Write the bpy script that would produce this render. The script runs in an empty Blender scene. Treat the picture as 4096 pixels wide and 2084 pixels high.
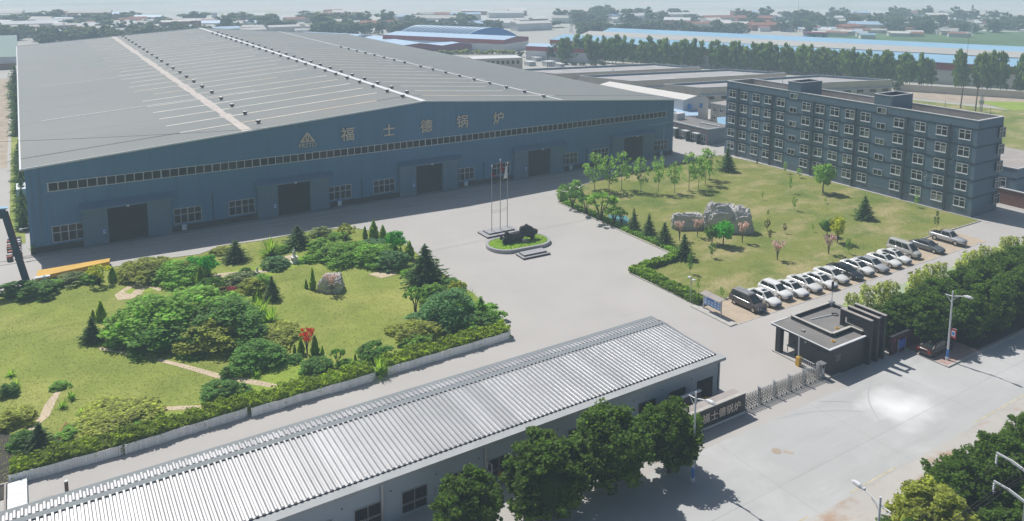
import bpy, bmesh, math, random
import numpy as np
from mathutils import Vector, Matrix, noise as mnoise

S = bpy.context.scene
COL = S.collection
R = math.radians

# ------------------------------------------------------------------ camera
cd = bpy.data.cameras.new('camera')
cam = bpy.data.objects.new('camera', cd)
COL.objects.link(cam)
S.camera = cam
cam.matrix_world = Matrix(((0.83432551, 0.06965226, -0.5468542, 0.82),
                           (-0.55118592, 0.12294066, -0.82527551, -127.81),
                           (0.00974831, 0.98996675, 0.14096387, 39.67),
                           (0, 0, 0, 1)))
cd.sensor_width = 36
cd.sensor_fit = 'HORIZONTAL'
cd.lens = 27.865
cd.shift_x = -0.03095
cd.shift_y = -0.17093
cd.clip_end = 9000
cd.clip_start = 0.5

# ------------------------------------------------------------------ light
W = bpy.data.worlds.new('World')
S.world = W
W.use_nodes = True
nt = W.node_tree
bg = nt.nodes['Background']
sky = nt.nodes.new('ShaderNodeTexSky')
sky.sky_type = 'NISHITA'
sky.sun_disc = False
SUN_ELEV, SUN_AZ = R(56), math.atan2(-0.2, 0.98)
sky.sun_elevation = SUN_ELEV
sky.sun_rotation = SUN_AZ
sky.air_density = 1.0
sky.dust_density = 1.6
sky.ozone_density = 1.5
nt.links.new(sky.outputs[0], bg.inputs[0])
bg.inputs[1].default_value = 0.068
sl = bpy.data.lights.new('sun', 'SUN')
sl.energy = 4.75
sl.angle = R(0.53)
sl.color = (1.0, 0.965, 0.91)
sun = bpy.data.objects.new('sun', sl)
COL.objects.link(sun)
to_sun = Vector((math.sin(SUN_AZ) * math.cos(SUN_ELEV), math.cos(SUN_AZ) * math.cos(SUN_ELEV), math.sin(SUN_ELEV)))
sun.rotation_euler = to_sun.to_track_quat('Z', 'Y').to_euler()
sun.location = (0, 0, 300)
S.view_settings.view_transform = 'Standard'
S.view_settings.look = 'None'
S.view_settings.exposure = 0.0
S.view_settings.gamma = 1.0
S.view_settings.use_curve_mapping = False
S.cycles.max_bounces = 8
S.cycles.diffuse_bounces = 5
S.cycles.glossy_bounces = 2
S.cycles.transmission_bounces = 3
S.cycles.transparent_max_bounces = 6
S.cycles.volume_bounces = 1
S.cycles.caustics_reflective = False
S.cycles.caustics_refractive = False
S.cycles.use_denoising = True

rng = random.Random(7)
# ------------------------------------------------------------------ materials
M = {}
def mat(name, col, rough=0.8, metal=0.0, n=0.0, ns=1.0, bump=0.0, bs=20.0, col2=None, spec=0.4, coords='P', stretch=None, isl=0.0, obj=0.0, trans=0.0, det=5, tint=(2.0, 1.9, 1.0)):
    m = bpy.data.materials.new(name)
    m.use_nodes = True
    t = m.node_tree
    L = t.links.new
    b = t.nodes['Principled BSDF']
    b.inputs['Roughness'].default_value = rough
    b.inputs['Metallic'].default_value = metal
    b.inputs['Specular IOR Level'].default_value = spec
    b.inputs['Base Color'].default_value = (*col, 1)
    out = None
    if coords == 'P':
        src = t.nodes.new('ShaderNodeNewGeometry').outputs['Position']
    else:
        src = t.nodes.new('ShaderNodeTexCoord').outputs['Object']
    if stretch:
        mp = t.nodes.new('ShaderNodeMapping')
        mp.inputs['Scale'].default_value = stretch
        L(src, mp.inputs[0])
        src = mp.outputs[0]
    if n > 0 or col2:
        tx = t.nodes.new('ShaderNodeTexNoise')
        tx.inputs['Scale'].default_value = ns
        tx.inputs['Detail'].default_value = det
        tx.inputs['Roughness'].default_value = 0.6
        L(src, tx.inputs['Vector'])
        rp = t.nodes.new('ShaderNodeValToRGB')
        rp.color_ramp.elements[0].position = 0.3
        rp.color_ramp.elements[1].position = 0.7
        a = col2 if col2 else tuple(c * (1 - n) for c in col)
        c = col if col2 else tuple(min(1, x * (1 + n)) for x in col)
        rp.color_ramp.elements[0].color = (*a, 1)
        rp.color_ramp.elements[1].color = (*c, 1)
        L(tx.outputs[0], rp.inputs[0])
        out = rp.outputs[0]
    for amt, node, o in ((isl, 'ShaderNodeNewGeometry', 'Random Per Island'), (obj, 'ShaderNodeObjectInfo', 'Random')):
        if amt > 0:
            g = t.nodes.new(node)
            mr = t.nodes.new('ShaderNodeMapRange')
            mr.inputs[3].default_value = 1 - amt
            mr.inputs[4].default_value = 1 + amt
            L(g.outputs[o], mr.inputs[0])
            mx = t.nodes.new('ShaderNodeMix')
            mx.data_type = 'RGBA'
            mx.blend_type = 'MULTIPLY'
            mx.inputs[0].default_value = 1
            if out: L(out, mx.inputs[6])
            else: mx.inputs[6].default_value = (*col, 1)
            L(mr.outputs[0], mx.inputs[7])
            out = mx.outputs[2]
    if out: L(out, b.inputs['Base Color'])
    if bump > 0:
        tx = t.nodes.new('ShaderNodeTexNoise')
        tx.inputs['Scale'].default_value = bs
        tx.inputs['Detail'].default_value = 4
        L(src, tx.inputs['Vector'])
        bp = t.nodes.new('ShaderNodeBump')
        bp.inputs['Strength'].default_value = bump
        bp.inputs['Distance'].default_value = 0.05
        L(tx.outputs[0], bp.inputs['Height'])
        L(bp.outputs[0], b.inputs['Normal'])
    if trans > 0:
        tr = t.nodes.new('ShaderNodeBsdfTranslucent')
        tr.inputs[0].default_value = (*[min(1, c * 1.6) for c in col], 1)
        if out:
            vm_ = t.nodes.new('ShaderNodeMix'); vm_.data_type = 'RGBA'; vm_.blend_type = 'MULTIPLY'; vm_.inputs[0].default_value = 1
            L(out, vm_.inputs[6]); vm_.inputs[7].default_value = (*tint, 1)
            L(vm_.outputs[2], tr.inputs[0])
        ms = t.nodes.new('ShaderNodeMixShader')
        ms.inputs[0].default_value = trans
        L(b.outputs[0], ms.inputs[1])
        L(tr.outputs[0], ms.inputs[2])
        L(ms.outputs[0], t.nodes['Material Output'].inputs[0])
    M[name] = m
    return m

def add_layer(m, col, scale, lo, hi, stretch=None, amount=1.0, mask=None, offset=(0, 0, 0), wave=None):
    """mix another colour over the base colour with a noise or wave mask"""
    t = m.node_tree
    L = t.links.new
    b = t.nodes['Principled BSDF']
    src = t.nodes.new('ShaderNodeNewGeometry').outputs['Position']
    mp = t.nodes.new('ShaderNodeMapping')
    mp.inputs['Scale'].default_value = stretch or (1, 1, 1)
    mp.inputs['Location'].default_value = offset
    L(src, mp.inputs[0])
    if wave:
        tx = t.nodes.new('ShaderNodeTexWave')
        tx.bands_direction = wave
        tx.inputs['Distortion'].default_value = 0.0
    else:
        tx = t.nodes.new('ShaderNodeTexNoise')
        tx.inputs['Detail'].default_value = 6
        tx.inputs['Roughness'].default_value = 0.62
    tx.inputs['Scale'].default_value = scale
    L(mp.outputs[0], tx.inputs['Vector'])
    mr = t.nodes.new('ShaderNodeMapRange')
    mr.inputs[1].default_value = lo
    mr.inputs[2].default_value = hi
    mr.inputs[3].default_value = 0
    mr.inputs[4].default_value = amount
    L(tx.outputs[1] if wave else tx.outputs[0], mr.inputs[0])
    mx = t.nodes.new('ShaderNodeMix')
    mx.data_type = 'RGBA'
    L(mr.outputs[0], mx.inputs[0])
    bc = b.inputs['Base Color']
    if bc.links: L(bc.links[0].from_socket, mx.inputs[6])
    else: mx.inputs[6].default_value = bc.default_value
    mx.inputs[7].default_value = (*col, 1)
    L(mx.outputs[2], bc)
    return m

def add_wave_bump(m, direction, scale, strength, dist=0.03):
    t = m.node_tree
    L = t.links.new
    b = t.nodes['Principled BSDF']
    src = t.nodes.new('ShaderNodeNewGeometry').outputs['Position']
    tx = t.nodes.new('ShaderNodeTexWave')
    tx.bands_direction = direction
    tx.inputs['Scale'].default_value = scale
    L(src, tx.inputs['Vector'])
    bp = t.nodes.new('ShaderNodeBump')
    bp.inputs['Strength'].default_value = strength
    bp.inputs['Distance'].default_value = dist
    L(tx.outputs[1], bp.inputs['Height'])
    if b.inputs['Normal'].links: L(b.inputs['Normal'].links[0].from_socket, bp.inputs['Normal'])
    L(bp.outputs[0], b.inputs['Normal'])
    return m

# setting
mat('far_ground', (0.37, 0.37, 0.34), 0.95, n=0.3, ns=0.012, col2=(0.44, 0.42, 0.38))
mat('concrete', (0.425, 0.405, 0.385), 0.85, n=0.06, ns=0.09, bump=0.08, bs=6)
add_layer(M['concrete'], (0.48, 0.46, 0.44), 0.05, 0.45, 0.75, amount=0.6)
add_layer(M['concrete'], (0.33, 0.315, 0.30), 0.25, 0.58, 0.8, stretch=(0.25, 1, 1), amount=0.45)
add_layer(M['concrete'], (0.36, 0.34, 0.32), 1.8, 0.60, 0.85, amount=0.35)
mat('road_concrete', (0.43, 0.43, 0.425), 0.82, n=0.06, ns=0.12, bump=0.08, bs=6)
add_layer(M['road_concrete'], (0.60, 0.60, 0.60), 0.11, 0.5, 0.78, amount=0.75, offset=(3, 1, 0))
add_layer(M['road_concrete'], (0.31, 0.31, 0.31), 0.5, 0.55, 0.8, stretch=(0.12, 1, 1), amount=0.5)
def round_patch(m, c, r0, r1, col, amount):  # mixes a colour in round a point, fading outwards with a noisy edge
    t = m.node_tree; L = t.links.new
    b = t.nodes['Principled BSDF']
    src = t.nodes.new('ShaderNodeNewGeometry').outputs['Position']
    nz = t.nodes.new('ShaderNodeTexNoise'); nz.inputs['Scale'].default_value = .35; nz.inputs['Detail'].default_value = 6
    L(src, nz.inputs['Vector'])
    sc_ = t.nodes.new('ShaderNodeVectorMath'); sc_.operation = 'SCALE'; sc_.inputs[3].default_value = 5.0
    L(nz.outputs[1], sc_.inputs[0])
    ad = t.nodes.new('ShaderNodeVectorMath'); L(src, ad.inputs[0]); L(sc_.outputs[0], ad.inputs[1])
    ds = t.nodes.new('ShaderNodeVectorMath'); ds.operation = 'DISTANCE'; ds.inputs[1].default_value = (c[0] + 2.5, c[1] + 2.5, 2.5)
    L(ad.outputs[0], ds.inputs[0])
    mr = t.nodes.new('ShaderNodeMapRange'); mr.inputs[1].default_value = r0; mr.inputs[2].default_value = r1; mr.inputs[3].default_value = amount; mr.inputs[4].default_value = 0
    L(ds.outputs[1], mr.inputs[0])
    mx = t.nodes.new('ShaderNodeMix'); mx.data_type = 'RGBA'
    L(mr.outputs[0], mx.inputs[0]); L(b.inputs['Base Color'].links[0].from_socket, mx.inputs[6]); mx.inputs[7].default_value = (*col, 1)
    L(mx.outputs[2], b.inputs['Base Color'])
add_layer(M['road_concrete'], (0.34, 0.335, 0.33), 1.6, 0.6, 0.85, amount=0.4)
add_layer(M['road_concrete'], (0.50, 0.50, 0.50), 0.6, 0.5, 0.75, stretch=(0.1, 1, 1), amount=0.5, offset=(9, 3, 0))
round_patch(M['road_concrete'], (66.5, -89.0, 0), .3, 4.2, (.80, .80, .80), .85)  # whitish patch in the road colour, fading outwards
mat('apron', (0.30, 0.29, 0.28), 0.9, n=0.15, ns=0.4)
mat('shoulder', (0.46, 0.44, 0.41), 0.95, n=0.08, ns=0.3)
add_layer(M['shoulder'], (0.40, 0.27, 0.19), 0.35, 0.52, 0.64, amount=0.9, stretch=(0.6, 1, 1))
mat('far_plain', (0.52, 0.52, 0.51), 0.95, ns=0.006, col2=(0.44, 0.45, 0.43))  # distant ground, its colour paled to stand in for haze
add_layer(M['far_plain'], (0.36, 0.40, 0.34), 0.004, 0.5, 0.62, stretch=(1, 2.2, 1), amount=0.8)
add_layer(M['far_plain'], (0.52, 0.44, 0.36), 0.009, 0.55, 0.66, amount=0.7, offset=(80, 20, 0))
mat('dirt', (0.40, 0.33, 0.26), 0.95, n=0.2, ns=0.3)
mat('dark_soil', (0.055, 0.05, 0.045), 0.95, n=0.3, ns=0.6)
mat('joint', (0.30, 0.29, 0.28), 0.9)
mat('tyre_mark', (0.425, 0.425, 0.422), 0.8)
mat('yellow_line', (0.50, 0.45, 0.33), 0.8, n=0.2, ns=2)
mat('kerb_stone', (0.46, 0.44, 0.41), 0.85, n=0.12, ns=1.5)
mat('paver', (0.50, 0.41, 0.31), 0.9, n=0.12, ns=0.7)
add_layer(M['paver'], (0.12, 0.10, 0.07), 2.0, 0.80, 0.95, stretch=(1, 0.0, 0), wave='X', amount=0.5)
mat('pink_paver', (0.42, 0.29, 0.26), 0.9, n=0.12, ns=2)
mat('green_bay', (0.33, 0.40, 0.27), 0.9, n=0.12, ns=0.5)
mat('white_paint', (0.75, 0.75, 0.73), 0.7)
mat('asphalt', (0.10, 0.10, 0.105), 0.9, n=0.1, ns=0.4)
mat('tan_path', (0.56, 0.45, 0.34), 0.9, n=0.1, ns=0.8)
mat('red_path', (0.33, 0.13, 0.07), 0.9, n=0.15, ns=1.2)
mat('lawn_warm', (0.265, 0.315, 0.062), 0.95, ns=0.16, col2=(0.180, 0.225, 0.040), bump=0.35, bs=7)
add_layer(M['lawn_warm'], (0.40, 0.39, 0.115), 0.09, 0.48, 0.72, amount=0.8, offset=(5, 2, 0))
add_layer(M['lawn_warm'], (0.13, 0.15, 0.035), 1.6, 0.52, 0.75, amount=0.35)
mat('lawn_bright', (0.29, 0.38, 0.05), 0.95, ns=0.3, col2=(0.21, 0.30, 0.04), bump=0.3, bs=7)
mat('lawn_dry', (0.235, 0.245, 0.060), 0.95, ns=0.13, col2=(0.165, 0.205, 0.040), bump=0.35, bs=6)
add_layer(M['lawn_dry'], (0.40, 0.33, 0.17), 0.16, 0.47, 0.66, amount=0.9, stretch=(0.7, 1.3, 1))
add_layer(M['lawn_dry'], (0.105, 0.165, 0.022), 0.11, 0.50, 0.64, amount=0.85, offset=(11, 4, 0))
add_layer(M['lawn_dry'], (0.09, 0.10, 0.03), 1.3, 0.55, 0.75, amount=0.45)
mat('field_green', (0.085, 0.16, 0.06), 0.95, n=0.25, ns=0.02)
mat('water', (0.10, 0.28, 0.33), 0.15)
# buildings
mat('factory_wall', (0.095, 0.215, 0.355), 0.55, n=0.05, ns=0.2, stretch=(1, 1, 0.15))
add_layer(M['factory_wall'], (0.075, 0.155, 0.24), 1.2, 0.5, 0.75, stretch=(1.0, 1.0, 0.05), amount=0.55)
add_layer(M['factory_wall'], (0.14, 0.25, 0.36), 0.35, 0.55, 0.8, stretch=(1.0, 1.0, 0.3), amount=0.5, offset=(4, 0, 1))
add_wave_bump(M['factory_wall'], 'X', 1.6, 0.5)
mat('factory_panel', (0.150, 0.230, 0.310), 0.6, n=0.05, ns=0.3)
mat('factory_roof', (0.200, 0.215, 0.212), 0.62, n=0.06, ns=0.03, spec=0.3)
add_layer(M['factory_roof'], (0.225, 0.222, 0.212), 0.05, 0.45, 0.7, amount=0.7)
add_layer(M['factory_roof'], (0.175, 0.19, 0.19), 0.8, 0.50, 0.75, stretch=(0.04, 1, 1), amount=0.5)
add_wave_bump(M['factory_roof'], 'Y', 1.2, 0.12)
mat('roof_trim', (0.70, 0.72, 0.73), 0.5)
mat('roof_flash', (0.50, 0.455, 0.42), 0.8, n=0.2, ns=1.2)
mat('roof_seam', (0.74, 0.70, 0.62), 0.7, n=0.15, ns=0.3)
add_layer(M['roof_seam'], (0.58, 0.42, 0.24), 0.07, 0.50, 0.62, amount=0.6)
mat('vent_metal', (0.22, 0.19, 0.17), 0.6, metal=0.3, n=0.3, ns=2)
mat('grime', (0.055, 0.05, 0.048), 0.9, n=0.2, ns=1.5)
mat('dark_opening', (0.030, 0.028, 0.028), 0.9, n=0.2, ns=0.5)
mat('steel_white', (0.62, 0.64, 0.66), 0.5)
mat('frame_white', (0.60, 0.62, 0.64), 0.5)
mat('glass_dark', (0.028, 0.028, 0.030), 0.15, spec=0.25, obj=0.5)
mat('glass_office', (0.030, 0.036, 0.038), 0.15, spec=0.28, obj=0.9)
def curtain(m):
    t = m.node_tree; L = t.links.new
    oi = t.nodes.new('ShaderNodeObjectInfo')
    rp = t.nodes.new('ShaderNodeValToRGB'); rp.color_ramp.interpolation = 'CONSTANT'
    e = rp.color_ramp.elements
    e[0].position = 0; e[0].color = (.022, .028, .030, 1)
    e[1].position = .42; e[1].color = (.055, .075, .075, 1)
    for p_, c in ((.62, (.028, .03, .03, 1)), (.74, (.16, .19, .175, 1)), (.84, (.02, .05, .06, 1)), (.93, (.26, .26, .235, 1))):
        q = e.new(p_); q.color = c
    L(oi.outputs['Random'], rp.inputs[0]); L(rp.outputs[0], t.nodes['Principled BSDF'].inputs['Base Color'])
curtain(M['glass_office'])
mat('tan_letter', (0.66, 0.56, 0.46), 0.55)
mat('letter_side', (0.14, 0.12, 0.10), 0.7)
mat('sign_white', (0.62, 0.68, 0.74), 0.6)
mat('sign_blue', (0.05, 0.22, 0.62), 0.5)
mat('office_wall', (0.120, 0.185, 0.255), 0.8, n=0.04, ns=0.15)
mat('office_band', (0.035, 0.05, 0.065), 0.8)
mat('office_pipe', (0.055, 0.065, 0.08), 0.6)
mat('office_plinth', (0.15, 0.19, 0.235), 0.6, n=0.15, ns=1.0)
mat('parapet_inner', (0.36, 0.33, 0.31), 0.9, n=0.12, ns=0.6)
mat('coping', (0.62, 0.63, 0.64), 0.7, n=0.08, ns=1)
mat('tar_roof', (0.20, 0.19, 0.185), 0.9, n=0.15, ns=0.5)
mat('grey_render', (0.36, 0.42, 0.47), 0.85, n=0.07, ns=0.3)
add_layer(M['grey_render'], (0.20, 0.22, 0.24), 0.5, 0.62, 0.78, amount=0.5)
mat('eave_concrete', (0.37, 0.385, 0.39), 0.85, n=0.08, ns=0.6)
mat('sheet_metal', (0.50, 0.50, 0.505), 0.41, metal=0.65, n=0.05, ns=0.3, obj=0.10)
mat('ridge_metal', (0.235, 0.26, 0.27), 0.7, metal=0.0, spec=0.15, n=0.08, ns=0.3)
mat('black_tile', (0.040, 0.040, 0.045), 0.55, n=0.15, ns=1.0)
mat('black_tile_b', (0.028, 0.028, 0.033), 0.55, n=0.2, ns=2.0)
mat('cream', (0.52, 0.48, 0.41), 0.85, n=0.06, ns=0.3)
mat('white_wall', (0.60, 0.61, 0.62), 0.8, n=0.06, ns=0.2)
mat('flat_roof', (0.38, 0.37, 0.37), 0.9, n=0.14, ns=0.12)
mat('flat_roof_stripe', (0.56, 0.55, 0.54), 0.9, n=0.15, ns=0.5)
mat('parapet_blue', (0.13, 0.20, 0.28), 0.8)
mat('blue_roof', (0.27, 0.46, 0.62), 0.5, n=0.06, ns=0.03, obj=0.05)
mat('pale_blue_roof', (0.42, 0.57, 0.74), 0.5, n=0.06, ns=0.03)
mat('deep_blue', (0.008, 0.16, 0.50), 0.6)
mat('grey_roof', (0.44, 0.43, 0.41), 0.7, n=0.06, ns=0.05)
mat('red_band', (0.36, 0.045, 0.06), 0.6, n=0.05, ns=0.1)
mat('purple_red', (0.22, 0.03, 0.075), 0.6)
mat('dark_red_wall', (0.075, 0.022, 0.028), 0.9, n=0.2, ns=0.6)
mat('brick', (0.20, 0.085, 0.06), 0.9, n=0.15, ns=1.5)
mat('rust_red', (0.30, 0.12, 0.08), 0.9, n=0.2, ns=0.3)
mat('house_white', (0.62, 0.60, 0.57), 0.8, obj=0.15)
mat('green_grey_roof', (0.16, 0.24, 0.22), 0.7)
# small things
mat('steel', (0.55, 0.56, 0.57), 0.35, metal=0.7)
mat('grey_metal', (0.42, 0.43, 0.44), 0.45, metal=0.5)
mat('pole_white', (0.68, 0.70, 0.72), 0.45)
mat('pole_dark', (0.06, 0.055, 0.05), 0.7)
mat('pole_rust', (0.13, 0.09, 0.07), 0.8)
mat('blue_steel', (0.025, 0.065, 0.12), 0.5, n=0.2, ns=1.5)
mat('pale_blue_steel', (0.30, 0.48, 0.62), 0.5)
mat('yellow_paint', (0.62, 0.37, 0.05), 0.6, n=0.15, ns=0.8)
mat('orange_bucket', (0.62, 0.26, 0.03), 0.45)
mat('black', (0.02, 0.02, 0.022), 0.6)
mat('rubber', (0.016, 0.016, 0.018), 0.8)
mat('chrome', (0.62, 0.63, 0.65), 0.25, metal=0.9)
mat('car_glass', (0.018, 0.026, 0.030), 0.05, spec=0.6)
mat('lamp_clear', (0.65, 0.67, 0.70), 0.15)
mat('lamp_red', (0.32, 0.02, 0.02), 0.2)
mat('plate_blue', (0.04, 0.10, 0.40), 0.4)
mat('flag_red', (0.45, 0.02, 0.02), 0.8)
mat('flag_white', (0.75, 0.75, 0.76), 0.8)
mat('flag_blue', (0.10, 0.07, 0.22), 0.8)
mat('slab_stone', (0.36, 0.36, 0.37), 0.5, n=0.08, ns=2)
mat('slab_dark', (0.06, 0.06, 0.065), 0.5)
mat('picket', (0.82, 0.82, 0.80), 0.7, obj=0.08)
mat('statue_white', (0.68, 0.67, 0.63), 0.7)
mat('sculpt_rock', (0.035, 0.036, 0.042), 0.75, n=0.3, ns=1.2, bump=0.6, bs=4)
add_layer(M['sculpt_rock'], (0.32, 0.30, 0.27), 1.5, 0.62, 0.72, amount=0.7)
mat('grey_rock', (0.50, 0.49, 0.475), 0.9, n=0.12, ns=0.6, bump=0.6, bs=2.5)
add_layer(M['grey_rock'], (0.10, 0.095, 0.09), 1.0, 0.58, 0.66, stretch=(0.5, 0.5, 2.2), amount=0.8)
add_layer(M['grey_rock'], (0.58, 0.56, 0.53), 0.4, 0.5, 0.7, amount=0.6, offset=(7, 0, 2))
mat('bark', (0.075, 0.055, 0.04), 0.95, n=0.3, ns=3)
mat('bark_pale', (0.22, 0.19, 0.15), 0.95, n=0.25, ns=3)
mat('bark_dark', (0.025, 0.02, 0.016), 0.95)
LEAF = dict(leaf_dark=(0.123, 0.255, 0.048),
            leaf_mid=(0.210, 0.374, 0.056),
            leaf_bright=(0.210, 0.395, 0.042),
            leaf_yellow=(0.364, 0.429, 0.044),
            leaf_olive=(0.312, 0.355, 0.069),
            leaf_blue=(0.127, 0.255, 0.101),
            leaf_grey=(0.246, 0.312, 0.137),
            leaf_emerald=(0.098, 0.390, 0.061),
            leaf_spruce=(0.088, 0.167, 0.047),
            leaf_cypress=(0.211, 0.341, 0.039),
            leaf_agave=(0.265, 0.420, 0.071),
            leaf_red=(0.80, 0.11, 0.03),
            leaf_maroon=(0.480, 0.090, 0.093),
            leaf_pink=(0.800, 0.620, 0.561),
            leaf_brown=(0.110, 0.060, 0.030),
            leaf_poplar=(0.132, 0.218, 0.064),
            leaf_lime=(0.420, 0.460, 0.043),
            leaf_street=(0.091, 0.166, 0.020),
            leaf_hedge=(0.215, 0.300, 0.030),
            leaf_bamboo=(0.351, 0.416, 0.133),
            leaf_far=(0.085, 0.115, 0.078),
            leaf_grass=(0.338, 0.370, 0.088),
            leaf_young=(0.221, 0.377, 0.099),
            leaf_turf=(0.247, 0.273, 0.066))
for k, c in LEAF.items():
    mat(k, c, 0.65, spec=0.25, isl=0.55, obj=0.10, trans=0.5, n=0.25, ns=0.5, det=2, tint=(1.05, 1.0, 1.0) if k in ('leaf_pink', 'leaf_maroon', 'leaf_red', 'leaf_brown') else (2.0, 1.9, 1.0))

# ------------------------------------------------------------------ mesh helpers
class MB:
    def __init__(s):
        s.v = []; s.f = []; s.m = []
    def quad(s, a, b, c, d, mi=0):
        i = len(s.v); s.v += [a, b, c, d]; s.f.append((i, i + 1, i + 2, i + 3)); s.m.append(mi); return s
    def poly(s, pts, mi=0):
        i = len(s.v); s.v += list(pts); s.f.append(tuple(range(i, i + len(pts)))); s.m.append(mi); return s
    def box(s, x0, x1, y0, y1, z0, z1, mi=0, top=None):
        i = len(s.v)
        s.v += [(x0, y0, z0), (x1, y0, z0), (x1, y1, z0), (x0, y1, z0), (x0, y0, z1), (x1, y0, z1), (x1, y1, z1), (x0, y1, z1)]
        for q in ((0, 3, 2, 1), (4, 5, 6, 7), (0, 1, 5, 4), (1, 2, 6, 5), (2, 3, 7, 6), (3, 0, 4, 7)):
            s.f.append(tuple(i + k for k in q)); s.m.append(top if (top is not None and q[0] == 4) else mi)
        return s
    def bar(s, p, q, w, h, mi=0, up=(0, 0, 1)):
        p, q = Vector(p), Vector(q)
        d = (q - p).normalized()
        a = d.cross(Vector(up))
        if a.length < 1e-4: a = d.cross(Vector((1, 0, 0)))
        a.normalize(); b = a.cross(d).normalized()
        a *= w / 2; b *= h / 2
        i = len(s.v)
        for c in (p, q):
            s.v += [tuple(c - a - b), tuple(c + a - b), tuple(c + a + b), tuple(c - a + b)]
        for k in ((3, 2, 1, 0), (4, 5, 6, 7), (0, 1, 5, 4), (1, 2, 6, 5), (2, 3, 7, 6), (3, 0, 4, 7)):
            s.f.append(tuple(i + x for x in k)); s.m.append(mi)
        return s
    def prism(s, pts, z0, z1, mi=0, top=None, bottom=True):
        n = len(pts); i = len(s.v)
        s.v += [(p[0], p[1], z0) for p in pts] + [(p[0], p[1], z1) for p in pts]
        s.f.append(tuple(i + n + k for k in range(n))); s.m.append(mi if top is None else top)
        if bottom: s.f.append(tuple(i + k for k in reversed(range(n)))); s.m.append(mi)
        for k in range(n):
            j = (k + 1) % n
            s.f.append((i + k, i + j, i + n + j, i + n + k)); s.m.append(mi)
        return s
    def tube(s, pts, rad, n=6, mi=0, cap=True):
        pts = [Vector(p) for p in pts]
        if not hasattr(rad, '__len__'): rad = [rad] * len(pts)
        base = len(s.v)
        for k, p in enumerate(pts):
            d = (pts[min(k + 1, len(pts) - 1)] - pts[max(k - 1, 0)]).normalized()
            a = d.cross(Vector((0, 0, 1)))
            if a.length < 0.05: a = Vector((1, 0, 0))
            a.normalize(); b = d.cross(a)
            for j in range(n):
                t = 2 * math.pi * j / n
                s.v.append(tuple(p + (a * math.cos(t) + b * math.sin(t)) * rad[k]))
        for k in range(len(pts) - 1):
            for j in range(n):
                j2 = (j + 1) % n
                s.f.append((base + k * n + j, base + k * n + j2, base + (k + 1) * n + j2, base + (k + 1) * n + j)); s.m.append(mi)
        if cap:
            s.f.append(tuple(base + j for j in reversed(range(n)))); s.m.append(mi)
            e = base + (len(pts) - 1) * n
            s.f.append(tuple(e + j for j in range(n))); s.m.append(mi)
        return s
    def cyl(s, c, r, h, n=12, mi=0, axis='Z', r2=None):
        d = {'X': Vector((1, 0, 0)), 'Y': Vector((0, 1, 0)), 'Z': Vector((0, 0, 1))}[axis]
        c = Vector(c)
        return s.tube([c, c + d * h], [r, r if r2 is None else r2], n, mi)
    def mesh(s, name, mats, smooth=False, org=None):
        me = bpy.data.meshes.new(name)
        v = s.v
        if org is not None: v = [(a - org[0], b - org[1], c - org[2]) for a, b, c in v]
        me.from_pydata([tuple(p) for p in v], [], s.f)
        for m in (mats if isinstance(mats, (list, tuple)) else [mats]): me.materials.append(M[m])
        if len(set(s.m)) > 1 or (s.m and s.m[0]): me.polygons.foreach_set('material_index', s.m)
        if smooth:
            me.polygons.foreach_set('use_smooth', [True] * len(s.f))
        me.update()
        return me

def link(name, me, parent=None, loc=(0, 0, 0), rz=0.0, sc=None):
    o = bpy.data.objects.new(name, me)
    COL.objects.link(o)
    if parent is not None: o.parent = parent
    o.location = loc
    if rz: o.rotation_euler = (0, 0, rz)
    if sc is not None: o.scale = sc
    return o
def tag(o, label=None, cat=None, group=None, kind=None):
    if label: o['label'] = label
    if cat: o['category'] = cat
    if group: o['group'] = group
    if kind: o['kind'] = kind
    return o
def thing(name, label, cat, loc=(0, 0, 0), rz=0.0, group=None, sc=None):
    o = bpy.data.objects.new(name, None)
    o.empty_display_size = 0.5
    COL.objects.link(o)
    o.location = loc
    if rz: o.rotation_euler = (0, 0, rz)
    if sc is not None: o.scale = sc
    return tag(o, label, cat, group)
def wpart(t, name, mb, mats, smooth=False, parent=None):
    """a part given in world coordinates under an unrotated thing"""
    return link(name, mb.mesh(name, mats, smooth, tuple(t.location)), parent or t)
def part(t, name, mb, mats, smooth=False, loc=(0, 0, 0)):
    return link(name, mb.mesh(name, mats, smooth), t, loc)
def struct(name, mb, mats, kind='structure', smooth=False):
    return tag(link(name, mb.mesh(name, mats, smooth)), kind=kind)
def solo(name, mb, mats, label, cat, group=None, smooth=False):
    """a thing of one mesh in world coordinates, with its origin at its own base"""
    xs = [p[0] for p in mb.v]; ys = [p[1] for p in mb.v]; zs = [p[2] for p in mb.v]
    org = ((min(xs) + max(xs)) / 2, (min(ys) + max(ys)) / 2, min(zs))
    return tag(link(name, mb.mesh(name, mats, smooth, org), None, org), label, cat, group)
def children(o): return [c for c in bpy.data.objects if c.parent == o]
def copy_tree(o, loc, rz=0.0, label=None, group=None, sc=None, kids=None):
    c = o.copy(); COL.objects.link(c)
    c.location = loc; c.rotation_euler = (0, 0, rz)
    if sc is not None: c.scale = sc
    if label: c['label'] = label
    if group: c['group'] = group
    def rec(src, dst):
        for k in KIDS.get(src.name, []):
            d = k.copy(); COL.objects.link(d); d.parent = dst
            KIDS.setdefault(d.name, [])
            rec(k, d)
    rec(o, c)
    return c
KIDS = {}
def index_kids():
    KIDS.clear()
    for o in bpy.data.objects:
        if o.parent is not None: KIDS.setdefault(o.parent.name, []).append(o)

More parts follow.
